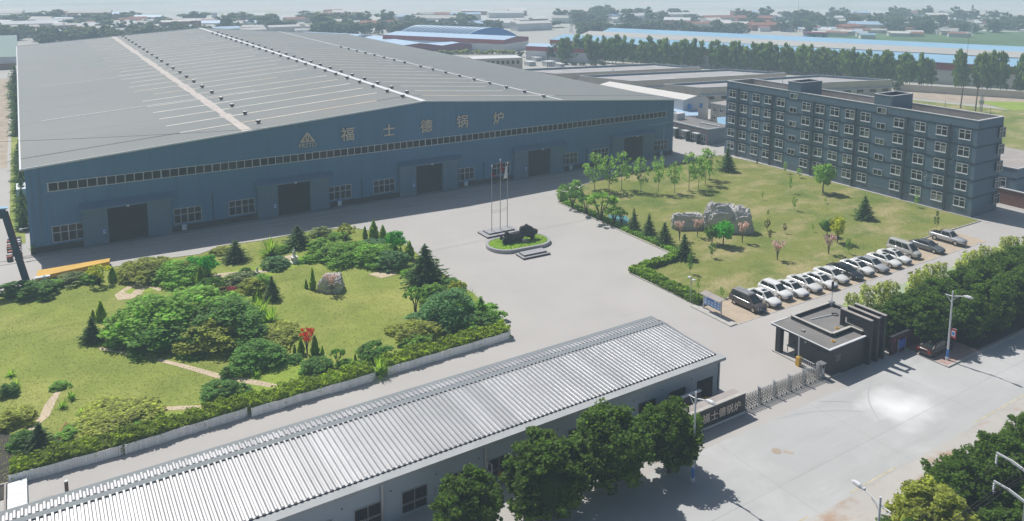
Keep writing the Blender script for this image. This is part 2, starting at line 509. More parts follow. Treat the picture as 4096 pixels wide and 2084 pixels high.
def text_mesh(name, body, size, extrude, mats, bold=0.0):
    cu = bpy.data.curves.new(name, 'FONT')
    cu.body = body
    cu.size = size
    cu.extrude = extrude
    cu.offset = bold
    cu.align_x = 'CENTER'
    cu.align_y = 'CENTER'
    cu.resolution_u = 2
    ob = bpy.data.objects.new(name + '_src', cu)
    COL.objects.link(ob)
    dg = bpy.context.evaluated_depsgraph_get()
    me = bpy.data.meshes.new_from_object(ob.evaluated_get(dg))
    bpy.data.objects.remove(ob)
    me.name = name
    me.materials.clear()
    for m in mats: me.materials.append(M[m])
    if len(mats) > 1:
        for p in me.polygons:
            p.material_index = 0 if p.normal.z > 0.5 else 1
    return me

# ------------------------------------------------------------------ site plan, all in metres
GARDEN = {'lawn': [(-5.77, -15.53),(-0.98, -13.56),(2.83, -13.98),(9.08, -11.42),(13.67, -11.32),(19.6, -12.28),(23.19, -10.27),(28.6, -11.0),(33.09, -10.61),(37.79, -10.21),(42.47, -13.11),(45.8, -18.5),(45.73, -26.65),(45.48, -35.53),(45.49, -40.72),(45.72, -45.07),(44.8, -50.68),(43.57, -55.25),(36.39, -56.52),(29.11, -57.4),(27.03, -57.93),(20.6, -58.57),(15.8, -58.12),(14.96, -57.74),(5.62, -58.34),(5.09, -58.45),(-2.33, -57.96),(-4.4, -57.77)],
 'bright': [
 [(19.95, -21.22), (24.07, -20.78), (28.35, -20.48), (31.81, -19.89), (31.13, -23.98), (26.53, -25.34), (23.6, -27.0), (20.19, -24.86)],
 [(17.57, -51.92), (21.43, -49.11), (22.68, -50.4), (24.41, -53.94), (26.61, -55.81), (20.5, -57.68), (18.6, -55.21), (16.13, -53.64)],
 [(5.86, -51.94), (15.03, -56.63), (15.8, -56.32), (14.81, -57.64), (7.64, -58.11), (4.21, -56.92), (3.05, -54.83), (4.0, -51.89)],
 [(41.21, -32.86), (44.24, -31.29), (42.86, -35.56), (40.91, -36.75)],
 [(38.25, -47.2), (38.75, -48.79), (37.68, -49.97), (35.53, -50.4), (37.21, -47.82)]],
 'paths': [
 [(5.46, -36.1),(8.21, -39.1),(12.57, -45.28),(15.19, -49.21),(17.57, -51.92),(19.26, -54.15),(18.78, -54.55),(16.74, -52.28),(14.4, -49.45),(11.53, -44.81),(8.12, -39.97),(5.47, -36.95)],
 [(3.12, -48.8), (6.88, -51.35), (10.6, -53.09), (14.13, -55.18), (14.02, -55.74), (10.48, -53.81), (6.82, -51.94), (2.94, -49.23)],
 [(1.66, -42.97), (1.95, -43.76), (1.21, -46.23), (0.67, -48.63), (-0.71, -50.7), (-1.29, -50.82), (-0.14, -48.5), (0.33, -46.47), (1.11, -44.51)],
 [(19.42, -20.89), (22.8, -21.85), (27.02, -23.48), (26.75, -24.49), (22.54, -23.01), (19.67, -22.66)],
 [(38.52, -45.41), (39.08, -45.76), (36.67, -48.97), (36.06, -48.58)],
 [(36.88, -31.82), (40.2, -31.89), (40.2, -33.89), (37.91, -34.08)],
 [(28.01, -19.73), (30.64, -19.15), (30.65, -21.01), (27.94, -22.0)]],
 'red': [(0.98, -52.48), (1.8, -50.63), (2.16, -51.3), (1.65, -53.94), (0.8, -53.53)],
 'formal': [(8.26, -21.84),(9.77, -19.85),(11.06, -19.14),(12.17, -20.15),(13.44, -22.9),(13.22, -23.5),(12.01, -22.45),(10.87, -23.47),(9.83, -24.23),(8.42, -23.77)],
 'beds': [[(9.34, -21.5), (10.47, -20.44), (10.87, -20.84), (9.92, -22.59)], [(10.93, -22.94), (11.99, -21.55), (12.86, -22.84), (12.07, -23.07)]],
 'pond': [(80.05, -27.97), (82.17, -30.04), (81.09, -32.36), (78.84, -33.61), (78.22, -30.83)]}
PLANTS = [
 ('spruce', 'leaf_spruce', 'dark layered conifer at the garden edge just north of a bright agave', {}, [(32.3, -16.26, 3.2, 5.6)]),
 ('spruce', 'leaf_spruce', 'dark layered conifer between the emerald trees and the bright agave', {}, [(23.41, -17.58, 3.01, 4.72)]),
 ('spruce', 'leaf_spruce', 'narrow dark conifer standing between clipped cypresses and the open lawn', {}, [(24.14, -33.39, 3.05, 3.0)]),
 ('spruce', 'leaf_spruce', 'largest dark cedar, spreading at the garden corner toward the sculpture', {}, [(42.2, -38.16, 5.01, 7.2)]),
 ('spruce', 'leaf_spruce', 'ragged dark conifer at the west end of the great spreading shrubs', {}, [(5.02, -34.38, 2.87, 3.34)]),
 ('spruce', 'leaf_spruce', 'broad dark conifer behind the planter at the lean-to', {}, [(-0.19, -54.31, 2.47, 3.78)]),
 ('spruce', 'leaf_mid', 'fresh green fir growing out of the pale agave at the garden corner', {}, [(42.7, -51.92, 2.95, 4.07)]),
 ('cone', 'leaf_cypress', 'tallest yellow-green clipped cypress of the trio behind the emerald round tree', {'group': 'clipped cypresses in the garden'}, [(42.75, -19.04, 2.97, 1.84)]),
 ('cone', 'leaf_cypress', 'small clipped cypress on the west side of the tallest cypress', {'group': 'clipped cypresses in the garden'}, [(41.73, -18.14, 1.98, 0.95)]),
 ('cone', 'leaf_cypress', 'grey-green pointed cypress just west of the emerald round tree', {'group': 'clipped cypresses in the garden'}, [(43.65, -20.42, 2.46, 1.36)]),
 ('cone', 'leaf_cypress', 'broad clipped cypress beside the big corner cedar', {'group': 'clipped cypresses in the garden'}, [(43.76, -29.7, 2.74, 1.82)]),
 ('cone', 'leaf_cypress', 'small clipped cypress hugging the broad one by the corner cedar', {'group': 'clipped cypresses in the garden'}, [(42.74, -29.06, 1.89, 0.94)]),
 ('cone', 'leaf_cypress', 'yellow-green clipped cypress in front of the emerald tree pair', {'group': 'clipped cypresses in the garden'}, [(17.72, -24.11, 2.64, 1.36)]),
 ('cone', 'leaf_cypress', 'small clipped cypress beside the red vase-shaped bush', {'group': 'clipped cypresses in the garden'}, [(16.88, -23.37, 1.42, 0.76)]),
 ('cone', 'leaf_cypress', 'slim clipped cypress touching the garden boulder', {'group': 'clipped cypresses in the garden'}, [(29.23, -32.99, 2.88, 0.95)]),
 ('cone', 'leaf_cypress', 'very small clipped cypress west of the garden boulder', {'group': 'clipped cypresses in the garden'}, [(28.65, -32.17, 1.27, 0.6)]),
 ('cone', 'leaf_cypress', 'clipped cypress just west of the narrow dark conifer', {'group': 'clipped cypresses in the garden'}, [(22.65, -33.11, 1.87, 0.96)]),
 ('cone', 'leaf_cypress', 'tiny clipped cypress beside two others near the narrow conifer', {'group': 'clipped cypresses in the garden'}, [(22.12, -32.8, 1.12, 0.58)]),
 ('cone', 'leaf_cypress', 'large clipped cypress at the corner of the great spreading shrubs', {'group': 'clipped cypresses in the garden'}, [(6.27, -29.08, 2.39, 1.35)]),
 ('cone', 'leaf_cypress', 'thin clipped cypress between the large cypress and the ragged conifer', {'group': 'clipped cypresses in the garden'}, [(5.52, -28.42, 1.28, 0.63)]),
 ('cone', 'leaf_cypress', 'rounded clipped cypress beside the yellow-green bushy tree', {'group': 'clipped cypresses in the garden'}, [(8.54, -16.84, 2.04, 1.32)]),
 ('cone', 'leaf_cypress', 'large clipped cypress east of the scarlet bush on the lawn edge', {'group': 'clipped cypresses in the garden'}, [(24.16, -49.95, 2.13, 1.08)]),
 ('cone', 'leaf_cypress', 'clipped cypress west of the scarlet bush on the lawn edge', {'group': 'clipped cypresses in the garden'}, [(22.96, -49.12, 1.84, 0.99)]),
 ('cone', 'leaf_cypress', 'small dark cypress outermost on the west of the scarlet bush', {'group': 'clipped cypresses in the garden'}, [(22.44, -48.59, 1.06, 0.5)]),
 ('cone', 'leaf_cypress', 'small dark cypress outermost on the east of the scarlet bush', {'group': 'clipped cypresses in the garden'}, [(24.72, -50.63, 1.13, 0.54)]),
 ('cone', 'leaf_cypress', 'slim clipped cypress between two dark bushy domes by the planter', {'group': 'clipped cypresses in the garden'}, [(26.78, -54.69, 1.43, 0.56)]),
 ('bigdome', 'leaf_mid', 'great spreading shrub at the west end of the dense mass, next to the cypress', {}, [(10.37, -35.5, 4.1, 9.05)]),
 ('bigdome', 'leaf_mid', 'great spreading shrub in the middle of the dense mass below the formal path', {}, [(14.9, -36.61, 4.42, 10.84)]),
 ('bigdome', 'leaf_dark', 'darker spreading shrub at the east end of the dense mass', {}, [(17.45, -40.85, 4.06, 8.99)]),
 ('bigdome', 'leaf_dark', 'spreading shrub at the front of the dense mass, above the tan path', {}, [(11.99, -39.1, 3.05, 7.79)]),
 ('bigdome', 'leaf_olive', 'olive-tinted shrub at the front of the dense mass beside the agaves', {}, [(15.63, -42.33, 3.2, 6.19)]),
 ('bigdome', 'leaf_olive', 'yellow-crowned spreading shrub north of the formal path', {}, [(12.39, -16.99, 2.23, 7.08)]),
 ('bigdome', 'leaf_mid', 'green spreading shrub north of the formal path next to the red bush', {}, [(15.79, -20.23, 2.15, 6.59)]),
 ('bigdome', 'leaf_mid', 'wide spreading shrub bordering the lawn north of the boulder', {}, [(36.17, -24.22, 2.04, 7.77)]),
 ('bigdome', 'leaf_mid', 'wide green spreading shrub south of the cypress trio', {}, [(39.06, -27.44, 2.19, 6.36)]),
 ('bigdome', 'leaf_olive', 'olive spreading shrub east of the dense mass', {}, [(20.97, -43.81, 1.18, 7.1)]),
 ('bigdome', 'leaf_dark', 'dark spreading shrub standing over the tan path', {}, [(18.62, -48.69, 2.18, 5.53)]),
 ('bigdome', 'leaf_olive', 'large olive spreading shrub behind the second planter', {}, [(5.4, -52.6, 1.03, 7.08)]),
 ('bigdome', 'leaf_blue', 'large blue-green spreading shrub at the east corner of the garden', {}, [(39.4, -50.65, 4.0, 6.64)]),
 ('dome', 'leaf_grey', 'rounded grey-green shrub in front of the yellow girder, west one', {}, [(4.11, -14.6, 1.25, 3.82)]),
 ('dome', 'leaf_mid', 'rounded green shrub in front of the yellow girder, east one', {}, [(6.19, -15.13, 1.26, 3.48)]),
 ('dome', 'leaf_dark', 'dark shrub mound beside the foot of the gantry crane', {}, [(0.51, -16.91, 1.91, 4.98)]),
 ('dome', 'leaf_dark', 'dark shrub mound at the picture edge west of the crane foot', {}, [(-2.03, -14.94, 1.55, 4.16)]),
 ('dome', 'leaf_maroon', 'round pink-red shrub among green ones', {}, [(19.88, -28.9, 0.97, 2.27)]),
 ('dome', 'leaf_emerald', 'round vivid green shrub below the pink-red one', {}, [(19.68, -32.13, 1.17, 3.13)]),
 ('dome', 'leaf_grey', 'grey-green shrub mound north of the pink-red shrub', {}, [(21.91, -26.32, 1.46, 4.69)]),
 ('dome', 'leaf_olive', 'olive mound east of the grey-green shrub', {}, [(22.61, -29.27, 1.59, 3.51)]),
 ('dome', 'leaf_blue', 'blue-green round shrub east of the statue path', {}, [(27.41, -22.75, 1.35, 3.66)]),
 ('dome', 'leaf_dark', 'small dark shrub on the bright lawn by the statue path', {}, [(23.1, -24.56, 1.37, 2.52)]),
 ('dome', 'leaf_mid', 'green shrub with pale tips west of the narrow conifer', {}, [(24.12, -28.34, 1.58, 3.07)]),
 ('dome', 'leaf_mid', 'green shrub between the north conifer and the wide spreading shrubs', {}, [(34.48, -19.8, 1.77, 3.88)]),
 ('dome', 'leaf_blue', 'dark blue-green spreading shrub next to the broad cypress', {}, [(40.72, -30.76, 2.22, 4.87)]),
 ('dome', 'leaf_blue', 'low dark shrub directly under the cypress trio', {}, [(41.66, -21.84, 1.06, 4.24)]),
 ('dome', 'leaf_grey', 'round grey-green shrub at the yard edge with white specks', {}, [(36.68, -13.36, 1.3, 3.51)]),
 ('dome', 'leaf_mid', 'low green shrub west of the north bushy tree', {}, [(38.22, -16.35, 0.99, 3.61)]),
 ('dome', 'leaf_dark', 'dark mound beneath the fir at the garden corner', {}, [(41.29, -52.64, 1.77, 5.49)]),
 ('dome', 'leaf_mid', 'green shrub south of the big cedar', {}, [(40.39, -44.2, 2.22, 3.89)]),
 ('dome', 'leaf_blue', 'blue-green low shrub beside the short stone path', {}, [(36.68, -49.43, 1.39, 3.85)]),
 ('dome', 'leaf_olive', 'yellowish mound at the lawn edge behind the longest planter', {}, [(34.72, -52.36, 1.92, 5.29)]),
 ('dome', 'leaf_mid', 'lower green mound in front of the yellowish one', {}, [(33.99, -54.25, 1.41, 3.62)]),
 ('dome', 'leaf_dark', 'dark round shrub at the gap before the big agave', {}, [(28.92, -54.37, 1.99, 3.79)]),
 ('dome', 'leaf_dark', 'dark shrub south of the scarlet bush', {}, [(23.34, -53.31, 1.23, 3.5)]),
 ('dome', 'leaf_dark', 'small dark shrub on the bright lawn west of the scarlet bush', {}, [(21.9, -50.24, 0.78, 1.79)]),
 ('dome', 'leaf_olive', 'small olive mound beside the main lawn', {}, [(22.6, -44.26, 0.69, 3.07)]),
 ('dome', 'leaf_dark', 'dark green dome behind the gap of the planters', {}, [(14.24, -53.77, 1.64, 3.99)]),
 ('dome', 'leaf_dark', 'little dark bush sitting on the tan path', {}, [(15.36, -50.05, 1.13, 1.28)]),
 ('dome', 'leaf_olive', 'olive bush by the soil strip at the west edge', {}, [(-1.79, -48.16, 1.26, 3.42)]),
 ('dome', 'leaf_dark', 'dark bush at the picture edge beside the fan palms', {}, [(-2.4, -42.43, 1.17, 2.0)]),
 ('dome', 'leaf_mid', 'ragged green bush beside the head of the west path', {}, [(1.64, -43.54, 0.54, 1.85)]),
 ('dome', 'leaf_grey', 'grey-green low shrub between the bushy trees and the pink-red shrub', {}, [(17.78, -29.22, 0.61, 2.36)]),
 ('dome', 'leaf_bright', 'bright green low bush east of the crane foot mounds', {}, [(1.97, -15.64, 1.27, 2.66)]),
 ('dome', 'leaf_olive', 'olive mound directly behind the emerald tree pair', {}, [(19.41, -15.41, 0.67, 2.66)]),
 ('dome', 'leaf_bright', 'bright low bush under the bright roadside agave', {}, [(29.6, -17.1, 0.99, 3.03)]),
 ('dome', 'leaf_bright', 'bright low bush by the statue at the lawn corner', {}, [(31.68, -23.07, 0.86, 2.67)]),
 ('dome', 'leaf_mid', 'green mound under the emerald tree by the cypress trio', {}, [(41.8, -25.19, 1.15, 4.14)]),
 ('dome', 'leaf_bright', 'bright low bush at the foot of the big cedar', {}, [(41.51, -35.13, 0.81, 2.55)]),
 ('dome', 'leaf_bright', 'bright green bush between the dense mass and the agaves', {}, [(19.33, -41.03, 1.18, 3.21)]),
 ('dome', 'leaf_mid', 'round green bush right of the front agave clump', {}, [(22.5, -43.25, 0.92, 2.67)]),
 ('dome', 'leaf_mid', 'low green mound before the olive-tinted shrub', {}, [(13.69, -43.35, 0.61, 3.02)]),
 ('dome', 'leaf_mid', 'low green mound at the foot of the west great shrub', {}, [(7.8, -37.04, 0.88, 3.1)]),
 ('dome', 'leaf_dark', 'dark mound before the olive spreading shrub', {}, [(17.7, -46.1, 0.71, 2.52)]),
 ('dome', 'leaf_olive', 'little olive mound at the main lawn edge', {}, [(33.22, -49.54, 0.72, 2.47)]),
 ('dome', 'leaf_mid', 'green mound beside the slim planter cypress', {}, [(26.07, -54.42, 0.8, 2.25)]),
 ('dome', 'leaf_mid', 'green mound beside the red path', {}, [(2.27, -52.87, 0.62, 2.5)]),
 ('dome', 'leaf_bright', 'bright mound east of the large olive shrub', {}, [(6.79, -55.22, 0.6, 2.1)]),
 ('dome', 'leaf_mid', 'green mound at the outermost corner of the garden by the yard', {}, [(43.55, -52.4, 1.97, 3.68)]),
 ('dome', 'leaf_mid', 'mid-green mound in front of the fir at the garden corner', {}, [(40.31, -52.84, 1.54, 4.58)]),
 ('dome', 'leaf_dark', 'dark mound east of the big cedar along the yard edge', {}, [(44.05, -41.64, 1.14, 3.68)]),
 ('dome', 'leaf_mid', 'small green mound on the bright grass behind the second planter', {}, [(10.86, -57.18, 0.97, 1.95)]),
 ('dome', 'leaf_mid', 'mid-green mound between the two wide spreading shrubs', {}, [(38.54, -24.74, 0.92, 4.77)]),
 ('dome', 'leaf_olive', 'olive mound at the yard edge west of the second conifer', {}, [(22.22, -13.27, 0.8, 3.42)]),
 ('dome', 'leaf_dark', 'dark mound beneath the broad conifer at the lean-to', {}, [(-1.41, -52.89, 1.35, 2.43)]),
 ('dome', 'leaf_dark', 'dark mound below the corner bushy tree', {}, [(42.71, -45.3, 1.54, 3.07)]),
 ('dome', 'leaf_dark', 'dark low shrub at the foot of the emerald trees', {}, [(17.7, -25.75, 0.97, 2.06)]),
 ('dome', 'leaf_olive', 'olive mound behind the wide spreading shrub', {}, [(37.13, -21.34, 1.23, 4.16)]),
 ('dome', 'leaf_mid', 'green mound linking the olive and dark spreading shrubs', {}, [(20.44, -47.83, 0.71, 2.52)]),
 ('agave', 'leaf_agave', 'bright agave clump beside the road edge between two conifers', {}, [(27.9, -18.3, 2.52, 4.22)]),
 ('agave', 'leaf_agave', 'bright agave clump at the east end of the dense mass, rear one', {}, [(21.51, -37.83, 2.14, 4.42)]),
 ('agave', 'leaf_agave', 'bright agave clump at the east end of the dense mass, front one', {}, [(21.99, -40.44, 1.93, 3.71)]),
 ('agave', 'leaf_agave', 'pale agave clump at the east corner of the garden', {}, [(42.36, -48.61, 2.45, 4.11)]),
 ('agave', 'leaf_agave', 'big bright agave in the gap before the longest planter', {}, [(28.18, -57.51, 1.75, 3.17)]),
 ('agave', 'leaf_agave', 'agave in the gap between the second and third planters', {}, [(15.62, -56.59, 1.47, 1.84)]),
 ('agave', 'leaf_agave', 'agave in the gap between the first and second planters', {}, [(5.61, -57.07, 0.58, 1.54)]),
 ('agave', 'leaf_agave', 'agave behind the west planter', {}, [(3.87, -55.15, 0.67, 1.55)]),
 ('palm', 'leaf_mid', 'fan palm beside the tan path under the dark spreading shrub', {}, [(17.87, -51.55, 0.76, 1.48)]),
 ('palm', 'leaf_agave', 'pale fan palm nearest the picture edge', {}, [(-2.26, -38.57, 0.83, 1.32)]),
 ('palm', 'leaf_agave', 'pale fan palm just below another at the west edge', {}, [(-1.83, -41.26, 1.02, 1.21)]),
 ('palm', 'leaf_mid', 'fan palm on the west path, rear one', {}, [(2.5, -46.63, 0.85, 1.47)]),
 ('palm', 'leaf_mid', 'fan palm on the west path, front one', {}, [(1.71, -47.83, 0.87, 1.23)]),
 ('palm', 'leaf_mid', 'dark fan palm where the two west paths meet', {}, [(3.03, -50.01, 0.76, 1.14)]),
 ('palm', 'leaf_mid', 'spiky fan palm on the lower tan path', {}, [(4.13, -49.79, 0.58, 1.15)]),
 ('palm', 'leaf_mid', 'spiky fan palm beside another on the lower tan path', {}, [(5.25, -50.28, 0.5, 1.3)]),
 ('palm', 'leaf_mid', 'little fan palm behind the second planter', {}, [(9.94, -55.23, 0.5, 0.99)]),
 ('palm', 'leaf_mid', 'little fan palm at the bright lawn edge', {}, [(16.99, -54.86, 0.58, 0.97)]),
 ('multi', 'leaf_lime', 'yellow-green bushy tree near the east end of the girder', {'bark': 'bark_dark'}, [(7.0, -17.19, 2.68, 3.42)]),
 ('multi', 'leaf_dark', 'dark bushy tree in front of the cypress pair', {'bark': 'bark_dark'}, [(18.17, -27.89, 2.25, 2.74)]),
 ('multi', 'leaf_dark', 'smaller dark bushy tree beside the pink-red shrub', {'bark': 'bark_dark'}, [(19.19, -28.82, 1.84, 1.76)]),
 ('multi', 'leaf_olive', 'bushy tree at the yard edge west of the cypress trio', {'bark': 'bark_dark'}, [(38.65, -18.48, 2.91, 3.27)]),
 ('multi', 'leaf_dark', 'dark bushy tree on the east edge of the main lawn', {'bark': 'bark_dark'}, [(37.36, -45.83, 3.18, 2.99)]),
 ('multi', 'leaf_olive', 'bushy tree at the garden corner south of the cedar', {'bark': 'bark_dark'}, [(42.78, -46.17, 2.92, 2.69)]),
 ('multi', 'leaf_dark', 'dark bushy tree between the scarlet bush and the dark round shrub', {'bark': 'bark_dark'}, [(25.33, -53.62, 1.88, 1.85)]),
 ('tree', 'leaf_emerald', 'emerald round-headed tree, west one of the pair', {'bark': 'bark_dark'}, [(17.71, -19.31, 2.24, 2.83)]),
 ('tree', 'leaf_emerald', 'emerald round-headed tree, east one of the pair', {'bark': 'bark_dark'}, [(19.17, -21.69, 2.91, 2.69)]),
 ('tree', 'leaf_emerald', 'emerald round-headed tree beside the cypress trio', {'bark': 'bark_dark'}, [(43.03, -26.69, 3.38, 3.15)]),
 ('tree', 'leaf_grey', 'grey-green round-headed tree in front of the dense mass', {'bark': 'bark_dark'}, [(15.2, -42.75, 2.13, 2.1)]),
 ('vase', 'leaf_red', 'red vase-shaped bush beside the emerald tree pair', {'cat': 'bush', 'name': 'red_bush'}, [(16.31, -19.9, 2.0, 2.17)]),
 ('vase', 'leaf_red', 'scarlet bush flanked by clipped cypresses', {'cat': 'bush', 'name': 'red_bush'}, [(23.47, -49.55, 2.84, 2.24)]),
 ('vase', 'leaf_pink', 'pink blossom tree in front of the garden boulder', {'bark': 'bark_pale'}, [(30.69, -35.75, 2.67, 2.26)]),
 ('sapling', 'leaf_lime', 'yellowish young tree between the vivid green shrub and the cypresses', {}, [(18.34, -30.53, 1.76, 1.44)]),
 ('spruce', 'leaf_spruce', 'conifer along the lawn kerb, first south of the bushy trees', {}, [(78.19, -36.72, 3.73, 3.0)]),
 ('spruce', 'leaf_spruce', 'conifer along the lawn kerb, second south of the bushy trees', {}, [(78.5, -39.88, 3.63, 3.27)]),
 ('spruce', 'leaf_spruce', 'conifer along the lawn kerb facing the low pale boulder', {}, [(78.2, -43.74, 3.43, 3.65)]),
 ('spruce', 'leaf_spruce', 'conifer at the inner lawn corner by the stepping hedge', {}, [(76.48, -49.74, 3.7, 3.62)]),
 ('spruce', 'leaf_spruce', 'conifer at the north end of the lawn near the office block', {}, [(119.01, -17.35, 5.02, 4.81)]),
 ('spruce', 'leaf_spruce', 'lone dark conifer in the open lawn before the office block', {}, [(114.69, -51.88, 3.99, 4.6)]),
 ('vase', 'leaf_pink', 'pink blossom tree before the low pale boulder, west one', {'bark': 'bark_pale', 'group': 'blossom trees on the lawn'}, [(81.25, -43.71, 3.09, 2.15)]),
 ('vase', 'leaf_pink', 'pink blossom tree before the gap of the two boulders', {'bark': 'bark_pale', 'group': 'blossom trees on the lawn'}, [(84.71, -43.95, 3.01, 2.42)]),
 ('vase', 'leaf_pink', 'pink blossom tree in front of the east end of the big boulder', {'bark': 'bark_pale', 'group': 'blossom trees on the lawn'}, [(88.65, -49.35, 3.32, 2.37)]),
 ('vase', 'leaf_pink', 'pink blossom tree alone in the open lawn', {'bark': 'bark_pale', 'group': 'blossom trees on the lawn'}, [(87.3, -57.07, 2.84, 2.57)]),
 ('vase', 'leaf_pink', 'pink blossom tree in front of the lime tree', {'bark': 'bark_pale', 'group': 'blossom trees on the lawn'}, [(95.51, -59.38, 2.96, 2.63)]),
 ('tree', 'leaf_emerald', 'spreading green tree in front of the big boulder', {}, [(85.18, -48.83, 3.76, 3.4)]),
 ('tree', 'leaf_dark', 'dark green tree beside the spreading one before the boulder', {}, [(84.28, -47.45, 2.93, 2.48)]),
 ('tree', 'leaf_dark', 'dark round tree touching the lime tree', {}, [(102.14, -54.11, 2.66, 2.69)]),
 ('tree', 'leaf_lime', 'bright lime-yellow tree in the open lawn', {}, [(100.84, -56.92, 4.19, 2.5)]),
 ('tree', 'leaf_young', 'loose green tree standing close to the office wall', {}, [(122.02, -38.22, 5.69, 4.39)]),
 ('sapling', 'leaf_mid', 'slim upright young tree in the middle of the north lawn', {}, [(116.57, -35.19, 3.29, 1.17)]),
 ('sapling', 'leaf_mid', 'tiny upright shrub west of the slim young tree', {}, [(108.82, -35.54, 1.6, 0.71)]),
 ('sapling', 'leaf_mid', 'young tree with two crowns south of the slim one', {}, [(108.43, -42.81, 2.5, 1.35)]),
 ('sapling', 'leaf_dark', 'tiny shrub north of the brown dead shrubs', {}, [(101.8, -42.87, 1.36, 0.59)]),
 ('sapling', 'leaf_mid', 'squat little shrub on the open lawn near the office', {}, [(116.71, -42.69, 1.01, 0.91)]),
 ('sapling', 'leaf_brown', 'brown dead shrub with a forked top', {}, [(96.22, -47.55, 1.87, 1.37)]),
 ('sapling', 'leaf_brown', 'brown dead shrub directly below the forked one', {}, [(92.86, -50.92, 1.74, 0.96)]),
 ('sapling', 'leaf_brown', 'brown dead shrub standing apart to the east', {}, [(97.44, -49.87, 1.59, 0.99)]),
 ('sapling', 'leaf_mid', 'thin sapling between the dead shrubs and the lime tree', {}, [(101.78, -51.67, 1.35, 0.68)]),
 ('sapling', 'leaf_brown', 'tiny sapling at the far end of the office wall', {}, [(127.6, -17.57, 1.53, 0.83)]),
 ('sapling', 'leaf_young', 'thin sapling in front of the office wall, far one', {}, [(127.53, -24.89, 2.38, 1.44)]),
 ('sapling', 'leaf_young', 'thin pale sapling in front of the office wall, second one', {}, [(127.18, -28.7, 1.93, 1.73)]),
 ('sapling', 'leaf_young', 'thin sapling against the office plinth, near the fifth downpipe', {}, [(128.34, -52.64, 2.27, 1.38)]),
 ('sapling', 'leaf_spruce', 'narrow young conifer behind the pickup truck', {}, [(119.23, -61.58, 3.11, 1.25)]),
 ('sapling', 'leaf_mid', 'little plant at the office wall foot', {}, [(131.08, -41.88, 0.91, 1.04)]),
 ('sapling', 'leaf_mid', 'round small bush beside the double-headed lamp', {}, [(69.89, -59.34, 1.83, 0.8)]),
 ('sapling', 'leaf_dark', 'dark sapling below the spreading green tree', {}, [(80.01, -51.6, 2.21, 1.68)]),
 ('sapling', 'leaf_dark', 'thin dark sapling between the lamp and the corner conifer', {}, [(73.18, -54.34, 2.76, 1.38)]),
 ('sapling', 'leaf_dark', 'thin dark sapling behind the parked white cars', {}, [(97.96, -60.91, 2.37, 1.26)]),
 ('sapling', 'leaf_young', 'tiny sapling near the office corner', {}, [(132.63, -56.91, 1.62, 0.96)]),
 ('sapling', 'leaf_mid', 'small shrub just behind the notice board roof', {}, [(70.99, -62.22, 1.44, 0.79)]),
 ('sapling', 'leaf_young', 'first slim young tree from the sculpture side along the north lawn edge', {'bark': 'bark_pale', 'group': 'row of young trees along the north edge of the lawn'}, [(87.42, -14.53, 6.76, 6.08)]),
 ('sapling', 'leaf_young', 'second slim young tree from the sculpture side along the north lawn edge', {'bark': 'bark_pale', 'group': 'row of young trees along the north edge of the lawn'}, [(88.68, -17.18, 6.84, 5.52)]),
 ('sapling', 'leaf_young', 'third slim young tree from the sculpture side along the north lawn edge', {'bark': 'bark_pale', 'group': 'row of young trees along the north edge of the lawn'}, [(91.69, -17.14, 7.07, 5.24)]),
 ('sapling', 'leaf_young', 'fourth slim young tree from the sculpture side along the north lawn edge', {'bark': 'bark_pale', 'group': 'row of young trees along the north edge of the lawn'}, [(93.67, -20.24, 6.56, 4.35)]),
 ('sapling', 'leaf_young', 'fifth slim young tree from the sculpture side along the north lawn edge', {'bark': 'bark_pale', 'group': 'row of young trees along the north edge of the lawn'}, [(95.82, -22.48, 6.97, 3.83)]),
 ('sapling', 'leaf_young', 'sixth slim young tree from the sculpture side along the north lawn edge', {'bark': 'bark_pale', 'group': 'row of young trees along the north edge of the lawn'}, [(98.43, -24.08, 5.87, 4.17)]),
 ('sapling', 'leaf_young', 'seventh slim young tree from the sculpture side along the north lawn edge', {'bark': 'bark_pale', 'group': 'row of young trees along the north edge of the lawn'}, [(101.99, -24.08, 7.06, 5.24)]),
 ('sapling', 'leaf_young', 'eighth slim young tree from the sculpture side along the north lawn edge', {'bark': 'bark_pale', 'group': 'row of young trees along the north edge of the lawn'}, [(104.68, -23.8, 6.09, 4.62)]),
 ('sapling', 'leaf_young', 'ninth slim young tree from the sculpture side along the north lawn edge', {'bark': 'bark_pale', 'group': 'row of young trees along the north edge of the lawn'}, [(108.01, -22.21, 6.75, 5.06)]),
 ('sapling', 'leaf_young', 'tenth slim young tree from the sculpture side along the north lawn edge', {'bark': 'bark_pale', 'group': 'row of young trees along the north edge of the lawn'}, [(111.02, -20.27, 5.71, 4.99)]),
 ('multi', 'leaf_dark', 'dark bushy tree at the northwest corner of the lawn', {}, [(77.23, -21.73, 3.27, 3.79)]),
 ('multi', 'leaf_dark', 'dark bushy tree second along the lawn kerb', {}, [(77.06, -25.83, 3.4, 3.43)]),
 ('multi', 'leaf_mid', 'largest dark bushy tree along the lawn kerb, by the small pond', {}, [(77.13, -29.62, 4.91, 6.18)]),
 ('multi', 'leaf_mid', 'bushy tree next to the first kerb conifer', {}, [(77.9, -32.26, 3.08, 3.68)]),
 ('multi', 'leaf_dark', 'small bushy tree leaning on its larger neighbour by the kerb', {}, [(78.75, -33.02, 2.49, 2.66)]),
 ('dome', 'leaf_mid', 'bright round bush at the very corner of the lawn kerb', {}, [(78.42, -17.37, 3.14, 2.51)]),
 ('dome', 'leaf_young', 'feathery pale bush behind the lawn corner', {}, [(82.11, -15.79, 2.98, 3.29)]),
